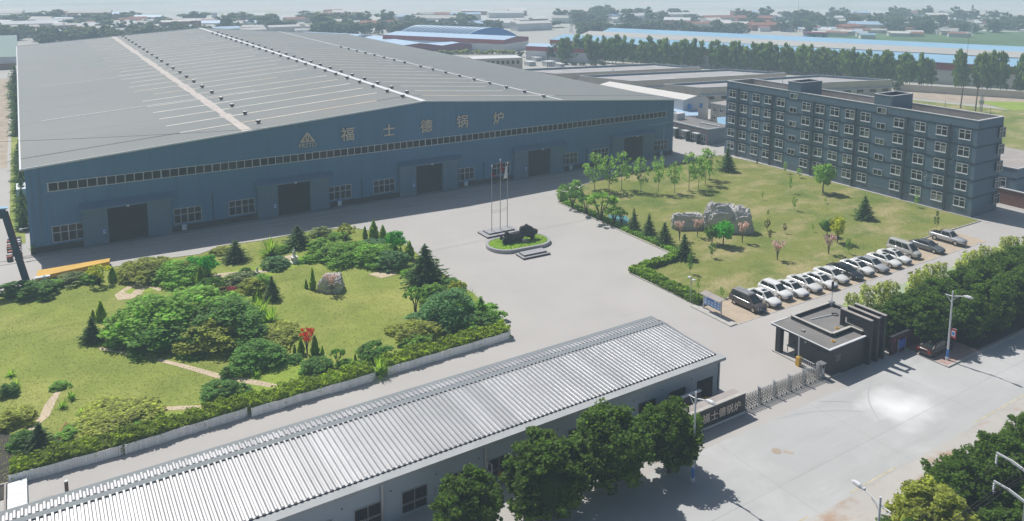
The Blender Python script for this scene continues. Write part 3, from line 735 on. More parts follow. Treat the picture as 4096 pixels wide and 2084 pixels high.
 ('spruce', 'leaf_spruce', 'dark conifer in the dense row along the west wall of the factory', {'group': 'row of conifers along the west wall of the factory'}, [(-1.6, 187.3, 7.8, 7.2), (-1.6, 162.1, 7.2, 6.6), (-1.41, 141.99, 6.67, 6.15), (-1.27, 124.44, 6.24, 5.76), (-1.15, 108.99, 5.86, 5.42), (-1.11, 96.4, 5.56, 5.13), (-0.95, 65.37, 4.8, 4.44), (-0.94, 56.08, 4.57, 4.24), (-0.92, 46.95, 4.35, 4.03), (-0.85, 38.63, 4.14, 3.85), (-0.84, 31.62, 3.97, 3.69), (-0.83, 25.16, 3.81, 3.55), (-0.82, 19.19, 3.67, 3.41), (-0.77, 13.18, 3.52, 3.28)]),
 ('sapling', 'leaf_mid', 'small leafy bush at the southwest corner of the factory', {}, [(0.16, 0.03, 1.44, 1.22)]),
 ('street', 'leaf_street', 'dense street tree crowding the west end of the sign wall', {}, [(41.9, -84.6, 5.77, 5.2)]),
 ('street', 'leaf_street', 'dense street tree between the sign wall tree and the widest one', {}, [(36.5, -83.6, 6.19, 6.8)]),
 ('street', 'leaf_street', 'widest dense street tree, just east of the window cage', {}, [(30.5, -83.8, 5.95, 6.5)]),
 ('street', 'leaf_street', 'smallest dense street tree at the bottom of the grey wall', {}, [(24.6, -82.8, 5.04, 5.0)]),
 ('street', 'leaf_street', 'first dense tree from the gatehouse behind the boundary wall', {'group': 'dense street trees east of the gatehouse'}, [(77.4, -79.8, 3.7, 4.2)]),
 ('street', 'leaf_street', 'second dense tree from the gatehouse behind the boundary wall', {'group': 'dense street trees east of the gatehouse'}, [(80.6, -80.4, 4.4, 5.0)]),
 ('street', 'leaf_street', 'third dense tree from the gatehouse behind the boundary wall', {'group': 'dense street trees east of the gatehouse'}, [(84.2, -80.5, 4.6, 5.2)]),
 ('street', 'leaf_street', 'fourth dense tree from the gatehouse behind the boundary wall', {'group': 'dense street trees east of the gatehouse'}, [(88.0, -80.3, 4.7, 5.4)]),
 ('street', 'leaf_street', 'fifth dense tree from the gatehouse behind the boundary wall', {'group': 'dense street trees east of the gatehouse'}, [(92.0, -80.6, 4.9, 5.6)]),
 ('street', 'leaf_street', 'sixth dense tree from the gatehouse behind the boundary wall', {'group': 'dense street trees east of the gatehouse'}, [(96.3, -80.4, 5.1, 5.8)]),
 ('street', 'leaf_street', 'seventh dense tree from the gatehouse behind the boundary wall', {'group': 'dense street trees east of the gatehouse'}, [(101, -80.6, 5.2, 6.0)]),
 ('street', 'leaf_street', 'eighth dense tree from the gatehouse behind the boundary wall', {'group': 'dense street trees east of the gatehouse'}, [(106, -80.5, 5.2, 6)]),
 ('street', 'leaf_street', 'ninth dense tree from the gatehouse behind the boundary wall', {'group': 'dense street trees east of the gatehouse'}, [(111.5, -80.4, 5.3, 6.2)]),
 ('street', 'leaf_street', 'tenth dense tree from the gatehouse behind the boundary wall', {'group': 'dense street trees east of the gatehouse'}, [(118, -80.4, 5.3, 6.4)]),
 ('street', 'leaf_street', 'first dense tree from the gatehouse on the sidewalk before the boundary wall', {'group': 'street trees along the sidewalk', 'z': 0.13}, [(81.0, -82.9, 5.2, 5.4)]),
 ('street', 'leaf_street', 'second dense tree from the gatehouse on the sidewalk before the boundary wall', {'group': 'street trees along the sidewalk', 'z': 0.13}, [(85.6, -84.4, 5.0, 5.4)]),
 ('street', 'leaf_street', 'third dense tree from the gatehouse on the sidewalk before the boundary wall', {'group': 'street trees along the sidewalk', 'z': 0.13}, [(89.6, -84.8, 5.2, 5.4)]),
 ('street', 'leaf_street', 'fourth dense tree from the gatehouse on the sidewalk before the boundary wall', {'group': 'street trees along the sidewalk', 'z': 0.13}, [(94.0, -84.6, 5.4, 5.6)]),
 ('street', 'leaf_street', 'fifth dense tree from the gatehouse on the sidewalk before the boundary wall', {'group': 'street trees along the sidewalk', 'z': 0.13}, [(99, -84.8, 5.5, 5.8)]),
 ('street', 'leaf_street', 'sixth dense tree from the gatehouse on the sidewalk before the boundary wall', {'group': 'street trees along the sidewalk', 'z': 0.13}, [(104.5, -84.7, 5.5, 5.8)]),
 ('street', 'leaf_street', 'seventh dense tree from the gatehouse on the sidewalk before the boundary wall', {'group': 'street trees along the sidewalk', 'z': 0.13}, [(110, -84.7, 5.5, 5.8)]),
 ('bamboo', 'leaf_bamboo', 'feathery pale bamboo clump along the green parking bays', {'group': 'bamboo clumps along the green parking bays'}, [(78.09, -75.44, 3.68, 2.52), (80.5, -75.86, 4.3, 3.04), (83.61, -75.61, 3.84, 2.62), (85.69, -75.45, 3.46, 3.14), (88.76, -76.43, 4.16, 2.55), (90.9, -76.18, 4.08, 3.08), (93.9, -75.42, 3.93, 2.94), (96.15, -75.55, 3.77, 2.47), (99.05, -76.51, 3.86, 2.64), (101.58, -76.1, 4.26, 3.08), (103.81, -75.88, 3.92, 2.74), (106.08, -75.73, 4.18, 2.43), (108.54, -76.18, 3.54, 2.83), (111.43, -75.78, 4.4, 2.56), (113.93, -75.58, 3.96, 2.62), (116.43, -76.35, 3.58, 2.85)]),
 ('street', 'leaf_street', 'roadside tree beside the lamp at the bottom edge', {}, [(46.8, -101.6, 3.8, 5.2)]),
 ('street', 'leaf_olive', 'roadside tree in front of the utility pole arms', {}, [(51.3, -101.0, 4.6, 5.4)]),
 ('street', 'leaf_street', 'roadside tree just east of the utility pole', {}, [(55.8, -100.6, 4.9, 5.4)]),
 ('street', 'leaf_street', 'roadside tree third east of the lamp', {}, [(60.5, -100.8, 5.0, 5.4)]),
 ('street', 'leaf_street', 'roadside tree fourth east of the lamp', {}, [(65.5, -101.0, 5.0, 5.4)]),
 ('street', 'leaf_street', 'low roadside tree under the power cables, west one', {}, [(48.6, -105.2, 3.4, 4.8)]),
 ('street', 'leaf_street', 'low roadside tree under the power cables, east one', {}, [(54.0, -104.6, 3.8, 5.0)]),
 ('street', 'leaf_street', 'roadside tree behind the cables at the picture edge', {}, [(58.8, -105.0, 4.0, 5.0)]),
 ('street', 'leaf_street', 'roadside tree fifth east of the lamp', {}, [(70.6, -100.8, 4.6, 5.0)]),
 ('street', 'leaf_street', 'smallest roadside tree at the bottom edge, west of the lamp', {}, [(42.2, -103.0, 3.0, 4.6)]),
 ('poplar', 'leaf_poplar', 'tall poplar in the windswept row beyond the flat-roofed halls', {'group': 'poplars in the long row beyond the flat-roofed halls'}, [(204.1, 164.0, 10.4, 6.7), (206.1, 162.5, 10.8, 6.0), (210.2, 160.8, 12.3, 7.1), (212.8, 157.4, 12.5, 7.1), (213.2, 155.6, 12.2, 6.0), (216.0, 154.4, 11.1, 5.0), (217.7, 151.6, 12.1, 5.2), (218.7, 149.3, 11.2, 5.1), (219.9, 147.5, 11.8, 6.1), (221.1, 146.7, 12.6, 6.7), (223.1, 144.3, 12.6, 5.9), (226.5, 141.9, 10.8, 6.1), (227.6, 137.3, 10.8, 6.9), (230.2, 136.4, 10.3, 7.2), (230.8, 135.2, 12.4, 6.6), (231.1, 133.8, 10.4, 7.0), (233.2, 132.0, 11.0, 6.4), (234.3, 130.1, 11.5, 5.6), (234.3, 129.1, 12.5, 7.1), (237.1, 125.8, 10.3, 7.1), (236.8, 125.2, 10.3, 6.2), (238.1, 122.3, 12.4, 7.0), (241.6, 120.6, 10.5, 6.9), (241.5, 118.5, 12.3, 5.7), (243.1, 116.3, 12.1, 5.1), (245.9, 112.7, 11.4, 5.3), (246.3, 109.6, 12.0, 6.8), (247.4, 108.4, 10.4, 6.7), (248.4, 107.7, 10.8, 5.2), (250.2, 104.9, 11.7, 6.0), (249.6, 103.8, 12.1, 5.4), (251.3, 101.8, 12.2, 5.4), (251.7, 99.3, 10.6, 5.7), (253.8, 96.5, 12.4, 5.7), (254.8, 95.6, 11.4, 5.2), (255.0, 94.4, 12.2, 7.2), (256.5, 91.6, 11.8, 7.0), (256.8, 90.9, 12.4, 6.7), (257.4, 88.9, 11.3, 5.8), (258.3, 85.8, 10.5, 6.8), (259.8, 84.8, 12.4, 5.8), (260.9, 83.7, 10.4, 5.4), (261.6, 80.0, 11.0, 5.0), (263.1, 79.6, 12.2, 7.1), (262.9, 77.2, 11.6, 7.1), (262.6, 75.3, 12.5, 6.5), (264.6, 72.6, 11.7, 7.0), (265.1, 71.4, 11.6, 5.7), (265.1, 70.0, 11.0, 7.0), (265.9, 66.6, 11.2, 5.9), (266.6, 63.2, 11.5, 5.8), (266.0, 60.1, 11.7, 7.1), (267.4, 58.6, 12.4, 5.2), (268.5, 57.8, 10.7, 6.7), (267.7, 55.9, 10.8, 5.4), (268.7, 53.9, 11.8, 5.6), (268.3, 50.1, 10.6, 5.7), (270.5, 48.6, 10.3, 7.0), (270.3, 47.9, 12.0, 6.9), (270.9, 45.5, 11.5, 6.2), (271.9, 42.8, 10.6, 5.2), (271.4, 40.5, 12.3, 6.5), (272.3, 38.5, 11.0, 5.1), (274.2, 35.8, 10.2, 5.3), (273.4, 34.5, 12.2, 6.0), (275.3, 33.2, 10.6, 6.5), (278.4, 23.5, 14.2, 6.4), (279.6, 23.2, 12.8, 6.3), (282.2, 18.9, 12.7, 5.7), (282.3, 17.4, 13.6, 7.0), (284.0, 15.3, 14.3, 6.3), (284.5, 12.2, 14.6, 6.6), (286.6, 6.5, 12.7, 6.7), (287.2, 6.4, 13.8, 6.8), (289.5, 3.8, 12.0, 6.4), (290.4, -0.9, 12.1, 5.8), (291.8, -2.5, 13.9, 5.8), (291.8, -3.0, 12.1, 6.7), (293.3, -5.4, 12.8, 6.5), (292.8, -7.2, 12.4, 7.0), (294.4, -9.7, 14.0, 6.8), (295.0, -12.0, 13.6, 5.1), (297.2, -14.7, 12.8, 6.7), (297.3, -18.6, 12.4, 7.0)]),
 ('far', 'leaf_grey', 'small round tree beside the cream walls of the flat-roofed halls', {'group': 'small trees beside the flat-roofed halls'}, [(172.2, 119.3, 1.9, 2.5), (170.8, 115.3, 1.7, 2.5), (170.6, 98.5, 1.8, 2.9), (174.3, 88.0, 2.5, 3.3), (204.5, 115.2, 2.1, 2.9), (193.7, 85.4, 1.8, 2.4), (183.1, 75.0, 2.4, 3.8), (203.2, 84.5, 2.1, 3.5), (184.3, 59.4, 2.0, 2.9)]),
 ('far', 'leaf_far', 'small round tree beside the cream walls of the flat-roofed halls', {'group': 'small trees beside the flat-roofed halls'}, [(182.0, 117.5, 2.5, 3.4), (190.2, 116.7, 1.3, 2.0), (171.1, 108.2, 1.5, 2.7), (170.5, 101.8, 1.8, 2.9), (172.4, 97.5, 2.4, 2.9), (172.5, 91.1, 2.0, 3.6), (176.3, 84.8, 2.4, 3.6), (197.2, 115.4, 1.8, 2.9), (178.0, 79.9, 2.6, 2.8), (181.5, 66.4, 2.9, 3.2), (182.7, 62.1, 2.5, 3.4), (212.3, 113.6, 1.1, 1.8)]),
 ('far', 'leaf_far', 'bushy tree between the poplar row and the cream buildings', {'group': 'bushy trees before the poplar row'}, [(214.0, 177.2, 3.5, 3.8), (202.1, 169.5, 8.3, 4.3), (202.1, 187.3, 3.8, 5.5), (197.8, 189.6, 3.1, 4.1), (198.3, 153.6, 1.8, 4.1), (200.8, 150.6, 1.6, 3.5), (204.2, 148.8, 1.3, 3.8), (208.1, 146.6, 1.3, 4.1), (212.9, 145.6, 1.4, 3.8)]),
 ('far', 'leaf_grey', 'pale spring tree in front of the red and white hall', {'group': 'pale trees before the red and white hall'}, [(171.2, 219.2, 2.3, 4.4), (175.5, 216.9, 1.9, 5.0), (177.7, 215.8, 2.2, 3.2), (182.1, 213.5, 2.6, 4.4), (184.2, 212.3, 1.6, 3.3), (188.6, 210.0, 1.6, 4.2), (193.0, 207.7, 2.6, 3.5), (201.8, 203.0, 2.2, 3.5)]),
 ('far', 'leaf_olive', 'pale spring tree in front of the red and white hall', {'group': 'pale trees before the red and white hall'}, [(173.3, 218.1, 2.0, 4.3), (179.9, 214.6, 2.3, 4.4), (186.4, 211.1, 2.4, 3.9), (190.8, 208.8, 1.8, 4.7), (195.2, 206.5, 2.1, 3.6), (197.4, 205.3, 2.3, 4.9), (199.6, 204.1, 1.9, 3.8)]),
 ('far', 'leaf_far', 'dark bushy tree beside the cream house and the office end, upper one', {}, [(184.8, 52.4, 3.1, 2.6)]),
 ('far', 'leaf_far', 'dark bushy tree touching the office end', {}, [(184.1, 48.0, 3.1, 3.0)]),
 ('far', 'leaf_far', 'round tree in front of the hall behind the office, west one', {}, [(237.3, 43.1, 1.9, 3.4)]),
 ('far', 'leaf_far', 'round tree in front of the hall behind the office, middle one', {}, [(234.4, 33.9, 3.5, 3.2)]),
 ('far', 'leaf_far', 'round tree in front of the hall behind the office, east one', {}, [(240.0, 30.7, 4.2, 3.7)]),
 ('far', 'leaf_far', 'round tree at the end of the hall behind the office', {}, [(255.5, 32.7, 4.1, 3.9)]),
 ('tree', 'leaf_grey', 'grey-green tree beyond the office end above the annex', {}, [(158, -46, 5.0, 6)]),
 ('far', 'leaf_far', 'distant tree in the hazy belts beyond the halls', {'group': 'distant trees fading into the haze'}, [(45.8, 367.5, 7.1, 7.8), (38.5, 353.9, 9.8, 9.0), (10.2, 382.4, 9.2, 8.6), (13.8, 378.3, 8.4, 8.4), (25.6, 380.4, 7.1, 10.1), (35.8, 365.6, 7.3, 8.2), (28.4, 353.9, 8.4, 10.9), (28.6, 377.3, 8.8, 9.4), (30.2, 358.4, 7.1, 8.7), (39.1, 373.5, 7.1, 7.7), (19.1, 373.5, 7.9, 9.5), (15.0, 378.7, 9.0, 9.2), (42.8, 345.2, 7.8, 8.3), (28.3, 365.3, 8.1, 10.5), (15.8, 374.0, 7.4, 10.5), (29.5, 350.4, 7.4, 9.8), (31.5, 380.4, 9.5, 10.5), (11.1, 361.3, 9.4, 9.4), (29.1, 374.3, 7.2, 8.9), (41.4, 369.9, 8.4, 8.1), (33.0, 349.5, 9.7, 8.2), (24.7, 385.5, 8.6, 10.4), (41.0, 374.9, 8.3, 7.3), (23.5, 355.8, 7.9, 10.4), (43.0, 348.8, 7.6, 10.7), (41.3, 344.0, 7.0, 7.0), (62.7, 390.4, 7.3, 7.4), (77.6, 375.3, 7.9, 9.0), (73.3, 376.3, 6.2, 8.7), (57.9, 415.1, 8.3, 8.3), (66.4, 401.4, 7.8, 7.5), (82.3, 405.0, 8.9, 7.6), (84.4, 378.2, 7.3, 8.2), (64.3, 377.4, 7.6, 9.1), (60.0, 386.2, 6.5, 8.9), (79.0, 380.9, 7.7, 9.3), (55.8, 371.9, 8.1, 9.9), (93.9, 378.3, 7.0, 8.2), (65.2, 400.7, 6.9, 7.8), (73.1, 397.2, 7.1, 9.7), (61.7, 373.5, 8.4, 8.3), (90.7, 394.9, 6.3, 11.0), (53.5, 422.8, 8.6, 7.0), (79.1, 380.2, 6.7, 8.0), (95.0, 380.9, 6.7, 8.8), (84.8, 391.5, 6.3, 10.2), (162.8, 382.5, 6.5, 11.0), (179.4, 349.2, 8.2, 10.9), (177.3, 364.3, 8.5, 7.0), (174.2, 350.9, 8.2, 9.0), (219.1, 340.7, 8.7, 8.6), (158.6, 372.0, 7.1, 7.1), (175.8, 373.5, 7.9, 10.0), (200.3, 333.6, 7.5, 9.7), (216.2, 343.5, 9.2, 7.4), (211.8, 328.0, 9.4, 10.3), (202.7, 348.6, 8.7, 10.5), (190.7, 347.7, 9.3, 8.1), (180.4, 374.7, 9.1, 9.5), (202.5, 356.1, 7.1, 8.9), (215.9, 345.2, 7.8, 8.7), (216.7, 353.6, 9.1, 7.0), (197.7, 339.2, 7.9, 10.0), (175.2, 373.2, 7.6, 8.1), (201.5, 344.5, 8.5, 10.9), (202.6, 335.8, 9.4, 10.7), (206.1, 350.2, 8.0, 10.0), (202.1, 332.1, 8.7, 9.7), (168.0, 358.9, 7.1, 9.6), (169.0, 380.9, 9.4, 10.5), (178.1, 375.5, 9.0, 10.1), (159.1, 356.4, 9.0, 9.3), (175.7, 376.2, 6.7, 8.8), (200.9, 342.1, 7.2, 10.2), (154.8, 365.7, 7.0, 7.0), (162.0, 355.7, 7.2, 7.1), (187.3, 359.4, 8.2, 9.3), (196.4, 334.4, 7.5, 9.5), (162.3, 375.3, 6.8, 10.4), (172.9, 353.3, 9.1, 8.5), (249.4, 367.2, 7.5, 9.2), (236.0, 353.8, 7.9, 10.6), (268.5, 342.1, 8.5, 10.1), (250.5, 347.7, 8.8, 8.3), (248.0, 370.6, 7.4, 10.6), (253.9, 344.9, 7.1, 9.7), (245.7, 355.9, 6.8, 8.0), (252.8, 355.0, 8.6, 8.9), (270.5, 338.3, 6.5, 10.3), (268.6, 334.3, 8.1, 9.2), (-0.6, 411.5, 7.8, 7.6), (4.7, 417.2, 6.2, 7.9), (-7.7, 429.4, 6.3, 8.6), (-4.5, 400.8, 8.3, 7.6), (3.5, 414.6, 6.8, 9.7), (-8.9, 434.9, 7.8, 7.5), (-1.4, 395.3, 7.0, 9.1), (-5.7, 391.3, 8.9, 7.5), (3.0, 434.2, 6.1, 7.6), (2.3, 424.1, 7.6, 7.4), (329.1, 291.3, 7.8, 11.3), (361.1, 277.7, 9.2, 10.8), (378.4, 243.7, 7.7, 9.0), (314.0, 283.3, 8.6, 11.6), (407.6, 245.3, 7.7, 11.9), (319.4, 295.6, 7.9, 10.4), (385.5, 275.4, 7.8, 8.7), (358.8, 287.2, 7.1, 10.5), (360.9, 286.8, 7.6, 10.7), (346.4, 288.0, 7.5, 10.8), (305.6, 286.6, 6.2, 11.6), (317.6, 273.0, 6.1, 10.0), (325.9, 271.3, 8.7, 8.5), (305.6, 283.7, 7.5, 9.5), (348.5, 281.7, 8.0, 9.6), (321.2, 289.5, 9.5, 11.1), (370.2, 241.6, 7.6, 9.4), (408.7, 267.3, 8.7, 8.6), (374.0, 261.2, 8.7, 8.3), (368.6, 247.5, 6.1, 10.7), (329.3, 271.2, 9.4, 8.0), (350.6, 273.5, 9.4, 11.7), (320.3, 308.3, 7.4, 11.2), (391.0, 250.6, 9.2, 11.3), (398.0, 243.0, 6.9, 10.9), (370.0, 241.7, 6.6, 8.1), (351.4, 286.5, 7.4, 8.2), (375.7, 265.1, 6.9, 8.4), (383.4, 279.8, 9.0, 9.1), (420.2, 260.5, 7.4, 11.1), (365.0, 269.2, 9.1, 8.7), (399.5, 248.7, 7.0, 9.4), (332.5, 275.4, 7.5, 10.1), (365.1, 247.6, 8.4, 9.2), (551.6, 198.8, 11.5, 10.9), (519.3, 208.4, 8.7, 10.6), (571.4, 221.1, 11.2, 10.7), (469.0, 246.7, 10.0, 14.0), (636.5, 184.9, 9.2, 12.3), (527.8, 220.4, 9.0, 13.3), (588.9, 171.4, 10.7, 13.4), (452.3, 224.6, 8.0, 9.5), (564.7, 247.5, 8.3, 12.0), (470.6, 266.8, 8.8, 13.7), (448.2, 266.3, 9.3, 9.8), (514.2, 249.5, 8.8, 11.8), (549.1, 222.2, 9.2, 12.0), (565.7, 250.7, 10.3, 11.0), (648.4, 211.0, 9.7, 10.5), (534.1, 195.5, 10.2, 11.9), (655.7, 196.9, 12.0, 11.2), (598.5, 234.7, 7.2, 9.8), (567.4, 237.2, 11.0, 9.8), (533.3, 188.5, 10.5, 13.6), (568.9, 174.9, 7.2, 11.6), (498.1, 249.4, 10.6, 12.7), (500.4, 276.4, 7.3, 12.7), (646.0, 216.7, 7.7, 9.7), (687.8, 199.5, 9.9, 13.4), (454.0, 247.1, 8.7, 12.2), (559.7, 250.8, 11.5, 11.5), (626.8, 171.8, 11.8, 12.3), (482.9, 303.2, 12.0, 12.3), (564.1, 179.0, 8.8, 12.5), (609.1, 237.7, 9.7, 13.6), (521.6, 204.5, 7.3, 11.1), (530.8, 222.1, 11.2, 11.5), (546.5, 218.2, 10.4, 11.9), (531.3, 249.5, 11.3, 10.8), (601.6, 217.6, 11.9, 10.1), (529.1, 241.8, 11.4, 12.7), (506.6, 265.6, 10.7, 11.2), (444.0, 437.0, 11.6, 17.3), (740.5, 313.8, 10.4, 13.2), (605.7, 349.0, 9.2, 16.5), (385.6, 372.8, 8.8, 14.1), (687.6, 307.6, 9.5, 18.3), (539.3, 300.0, 12.3, 19.7), (383.4, 424.5, 10.3, 14.3), (722.2, 272.7, 12.6, 12.6), (508.4, 337.0, 11.9, 15.9), (752.2, 273.9, 9.8, 13.5), (417.5, 396.8, 11.7, 13.5), (546.2, 346.0, 12.9, 15.9), (717.8, 298.7, 12.5, 12.2), (391.8, 389.4, 10.7, 16.2), (615.1, 327.3, 11.3, 15.2), (558.0, 303.4, 9.5, 18.1), (627.3, 237.6, 8.3, 15.4), (432.7, 434.3, 10.4, 18.2), (371.1, 379.4, 12.2, 19.7), (696.1, 312.1, 11.6, 16.6), (427.1, 354.0, 9.7, 18.7), (728.0, 269.7, 8.7, 18.5), (433.8, 440.9, 12.4, 13.9), (454.1, 393.0, 11.6, 13.6), (508.6, 416.4, 9.3, 18.0), (593.0, 302.3, 12.5, 12.2), (442.4, 366.3, 9.8, 19.8), (396.4, 348.6, 11.7, 17.4), (751.6, 253.8, 9.7, 15.5), (609.0, 266.4, 11.2, 18.3), (584.8, 283.1, 8.6, 18.6), (577.6, 347.0, 8.6, 16.9), (439.8, 403.6, 10.7, 13.7), (470.3, 431.7, 9.7, 18.6), (458.2, 408.7, 8.7, 16.9), (691.7, 317.5, 12.1, 12.1), (23.2, 550.3, 11.1, 12.5), (207.7, 451.0, 9.2, 12.6), (226.4, 422.2, 11.7, 16.2), (148.2, 448.3, 10.3, 15.5), (284.6, 414.0, 8.7, 18.0), (179.9, 414.3, 9.9, 12.1), (48.1, 459.5, 9.1, 15.6), (133.2, 490.0, 8.2, 12.4), (200.9, 450.4, 10.0, 15.5), (219.1, 452.0, 9.7, 16.5), (178.0, 432.7, 10.6, 16.7), (240.0, 397.1, 8.4, 12.8), (172.0, 412.8, 9.8, 16.2), (50.0, 502.1, 9.5, 16.5), (280.4, 408.9, 8.4, 14.2), (218.5, 358.0, 8.2, 14.0), (114.1, 418.6, 10.3, 14.6), (260.3, 364.8, 11.6, 16.9), (265.4, 367.8, 11.1, 15.0), (168.1, 388.1, 11.8, 17.4), (535.9, 249.7, 6.3, 15.1), (623.4, 184.7, 7.4, 17.3), (325.9, 355.1, 6.0, 19.7), (555.7, 258.0, 6.5, 19.1), (458.2, 259.1, 6.1, 15.4), (610.5, 257.3, 7.0, 18.7), (659.8, 185.8, 6.8, 20.0), (538.5, 200.4, 6.6, 13.1), (652.6, 254.5, 7.1, 14.3), (570.0, 213.5, 6.5, 15.8), (356.2, 274.7, 6.7, 19.7), (364.2, 397.9, 5.5, 14.6), (719.0, 218.5, 6.6, 18.8), (412.9, 335.6, 5.6, 12.4), (492.3, 261.1, 5.6, 16.5), (449.8, 264.5, 5.7, 13.8), (590.9, 197.6, 7.3, 14.7), (512.3, 276.5, 7.0, 19.6), (467.2, 287.2, 7.1, 16.0), (464.2, 352.6, 7.5, 16.1), (624.7, 228.8, 7.7, 18.5), (349.4, 302.9, 5.1, 17.2), (549.9, 213.0, 5.9, 14.8), (324.7, 301.4, 6.8, 18.3), (470.5, 288.8, 7.8, 19.5), (543.5, 225.1, 7.7, 14.6), (378.1, 288.0, 7.0, 18.1), (562.3, 249.9, 5.4, 18.2), (608.4, 209.9, 6.0, 18.8), (377.1, 366.4, 6.7, 15.8), (634.6, 275.9, 7.8, 14.2), (518.4, 327.1, 6.1, 16.1), (690.5, 221.4, 5.4, 18.9), (633.8, 202.5, 6.5, 19.0), (457.7, 292.4, 6.3, 13.9), (395.1, 333.4, 5.2, 15.7), (213.6, 390.1, 6.4, 17.6), (237.7, 369.1, 6.9, 15.8), (259.1, 440.5, 8.0, 23.3), (66.0, 529.1, 7.7, 14.8), (139.3, 459.6, 7.3, 21.4), (189.3, 435.7, 8.4, 15.4), (43.4, 541.0, 6.5, 23.0), (234.4, 377.5, 7.2, 22.5), (266.5, 376.7, 8.5, 20.9), (-6.8, 558.3, 6.8, 19.3), (147.4, 416.7, 6.8, 23.8), (32.2, 486.1, 6.9, 19.6), (193.0, 506.1, 7.7, 20.6), (71.4, 554.2, 7.8, 16.6), (43.2, 546.7, 7.7, 18.7), (111.3, 532.8, 6.7, 20.1), (115.3, 521.8, 8.5, 19.5), (84.1, 441.4, 7.6, 15.5), (138.9, 499.8, 8.5, 21.8), (12.4, 574.8, 8.0, 19.0), (81.7, 497.3, 6.4, 18.7), (148.2, 414.5, 7.8, 19.8), (0.8, 533.0, 7.7, 20.6), (75.6, 448.4, 8.1, 21.2), (270.8, 353.2, 6.4, 23.0), (146.0, 453.1, 6.1, 14.7)])]
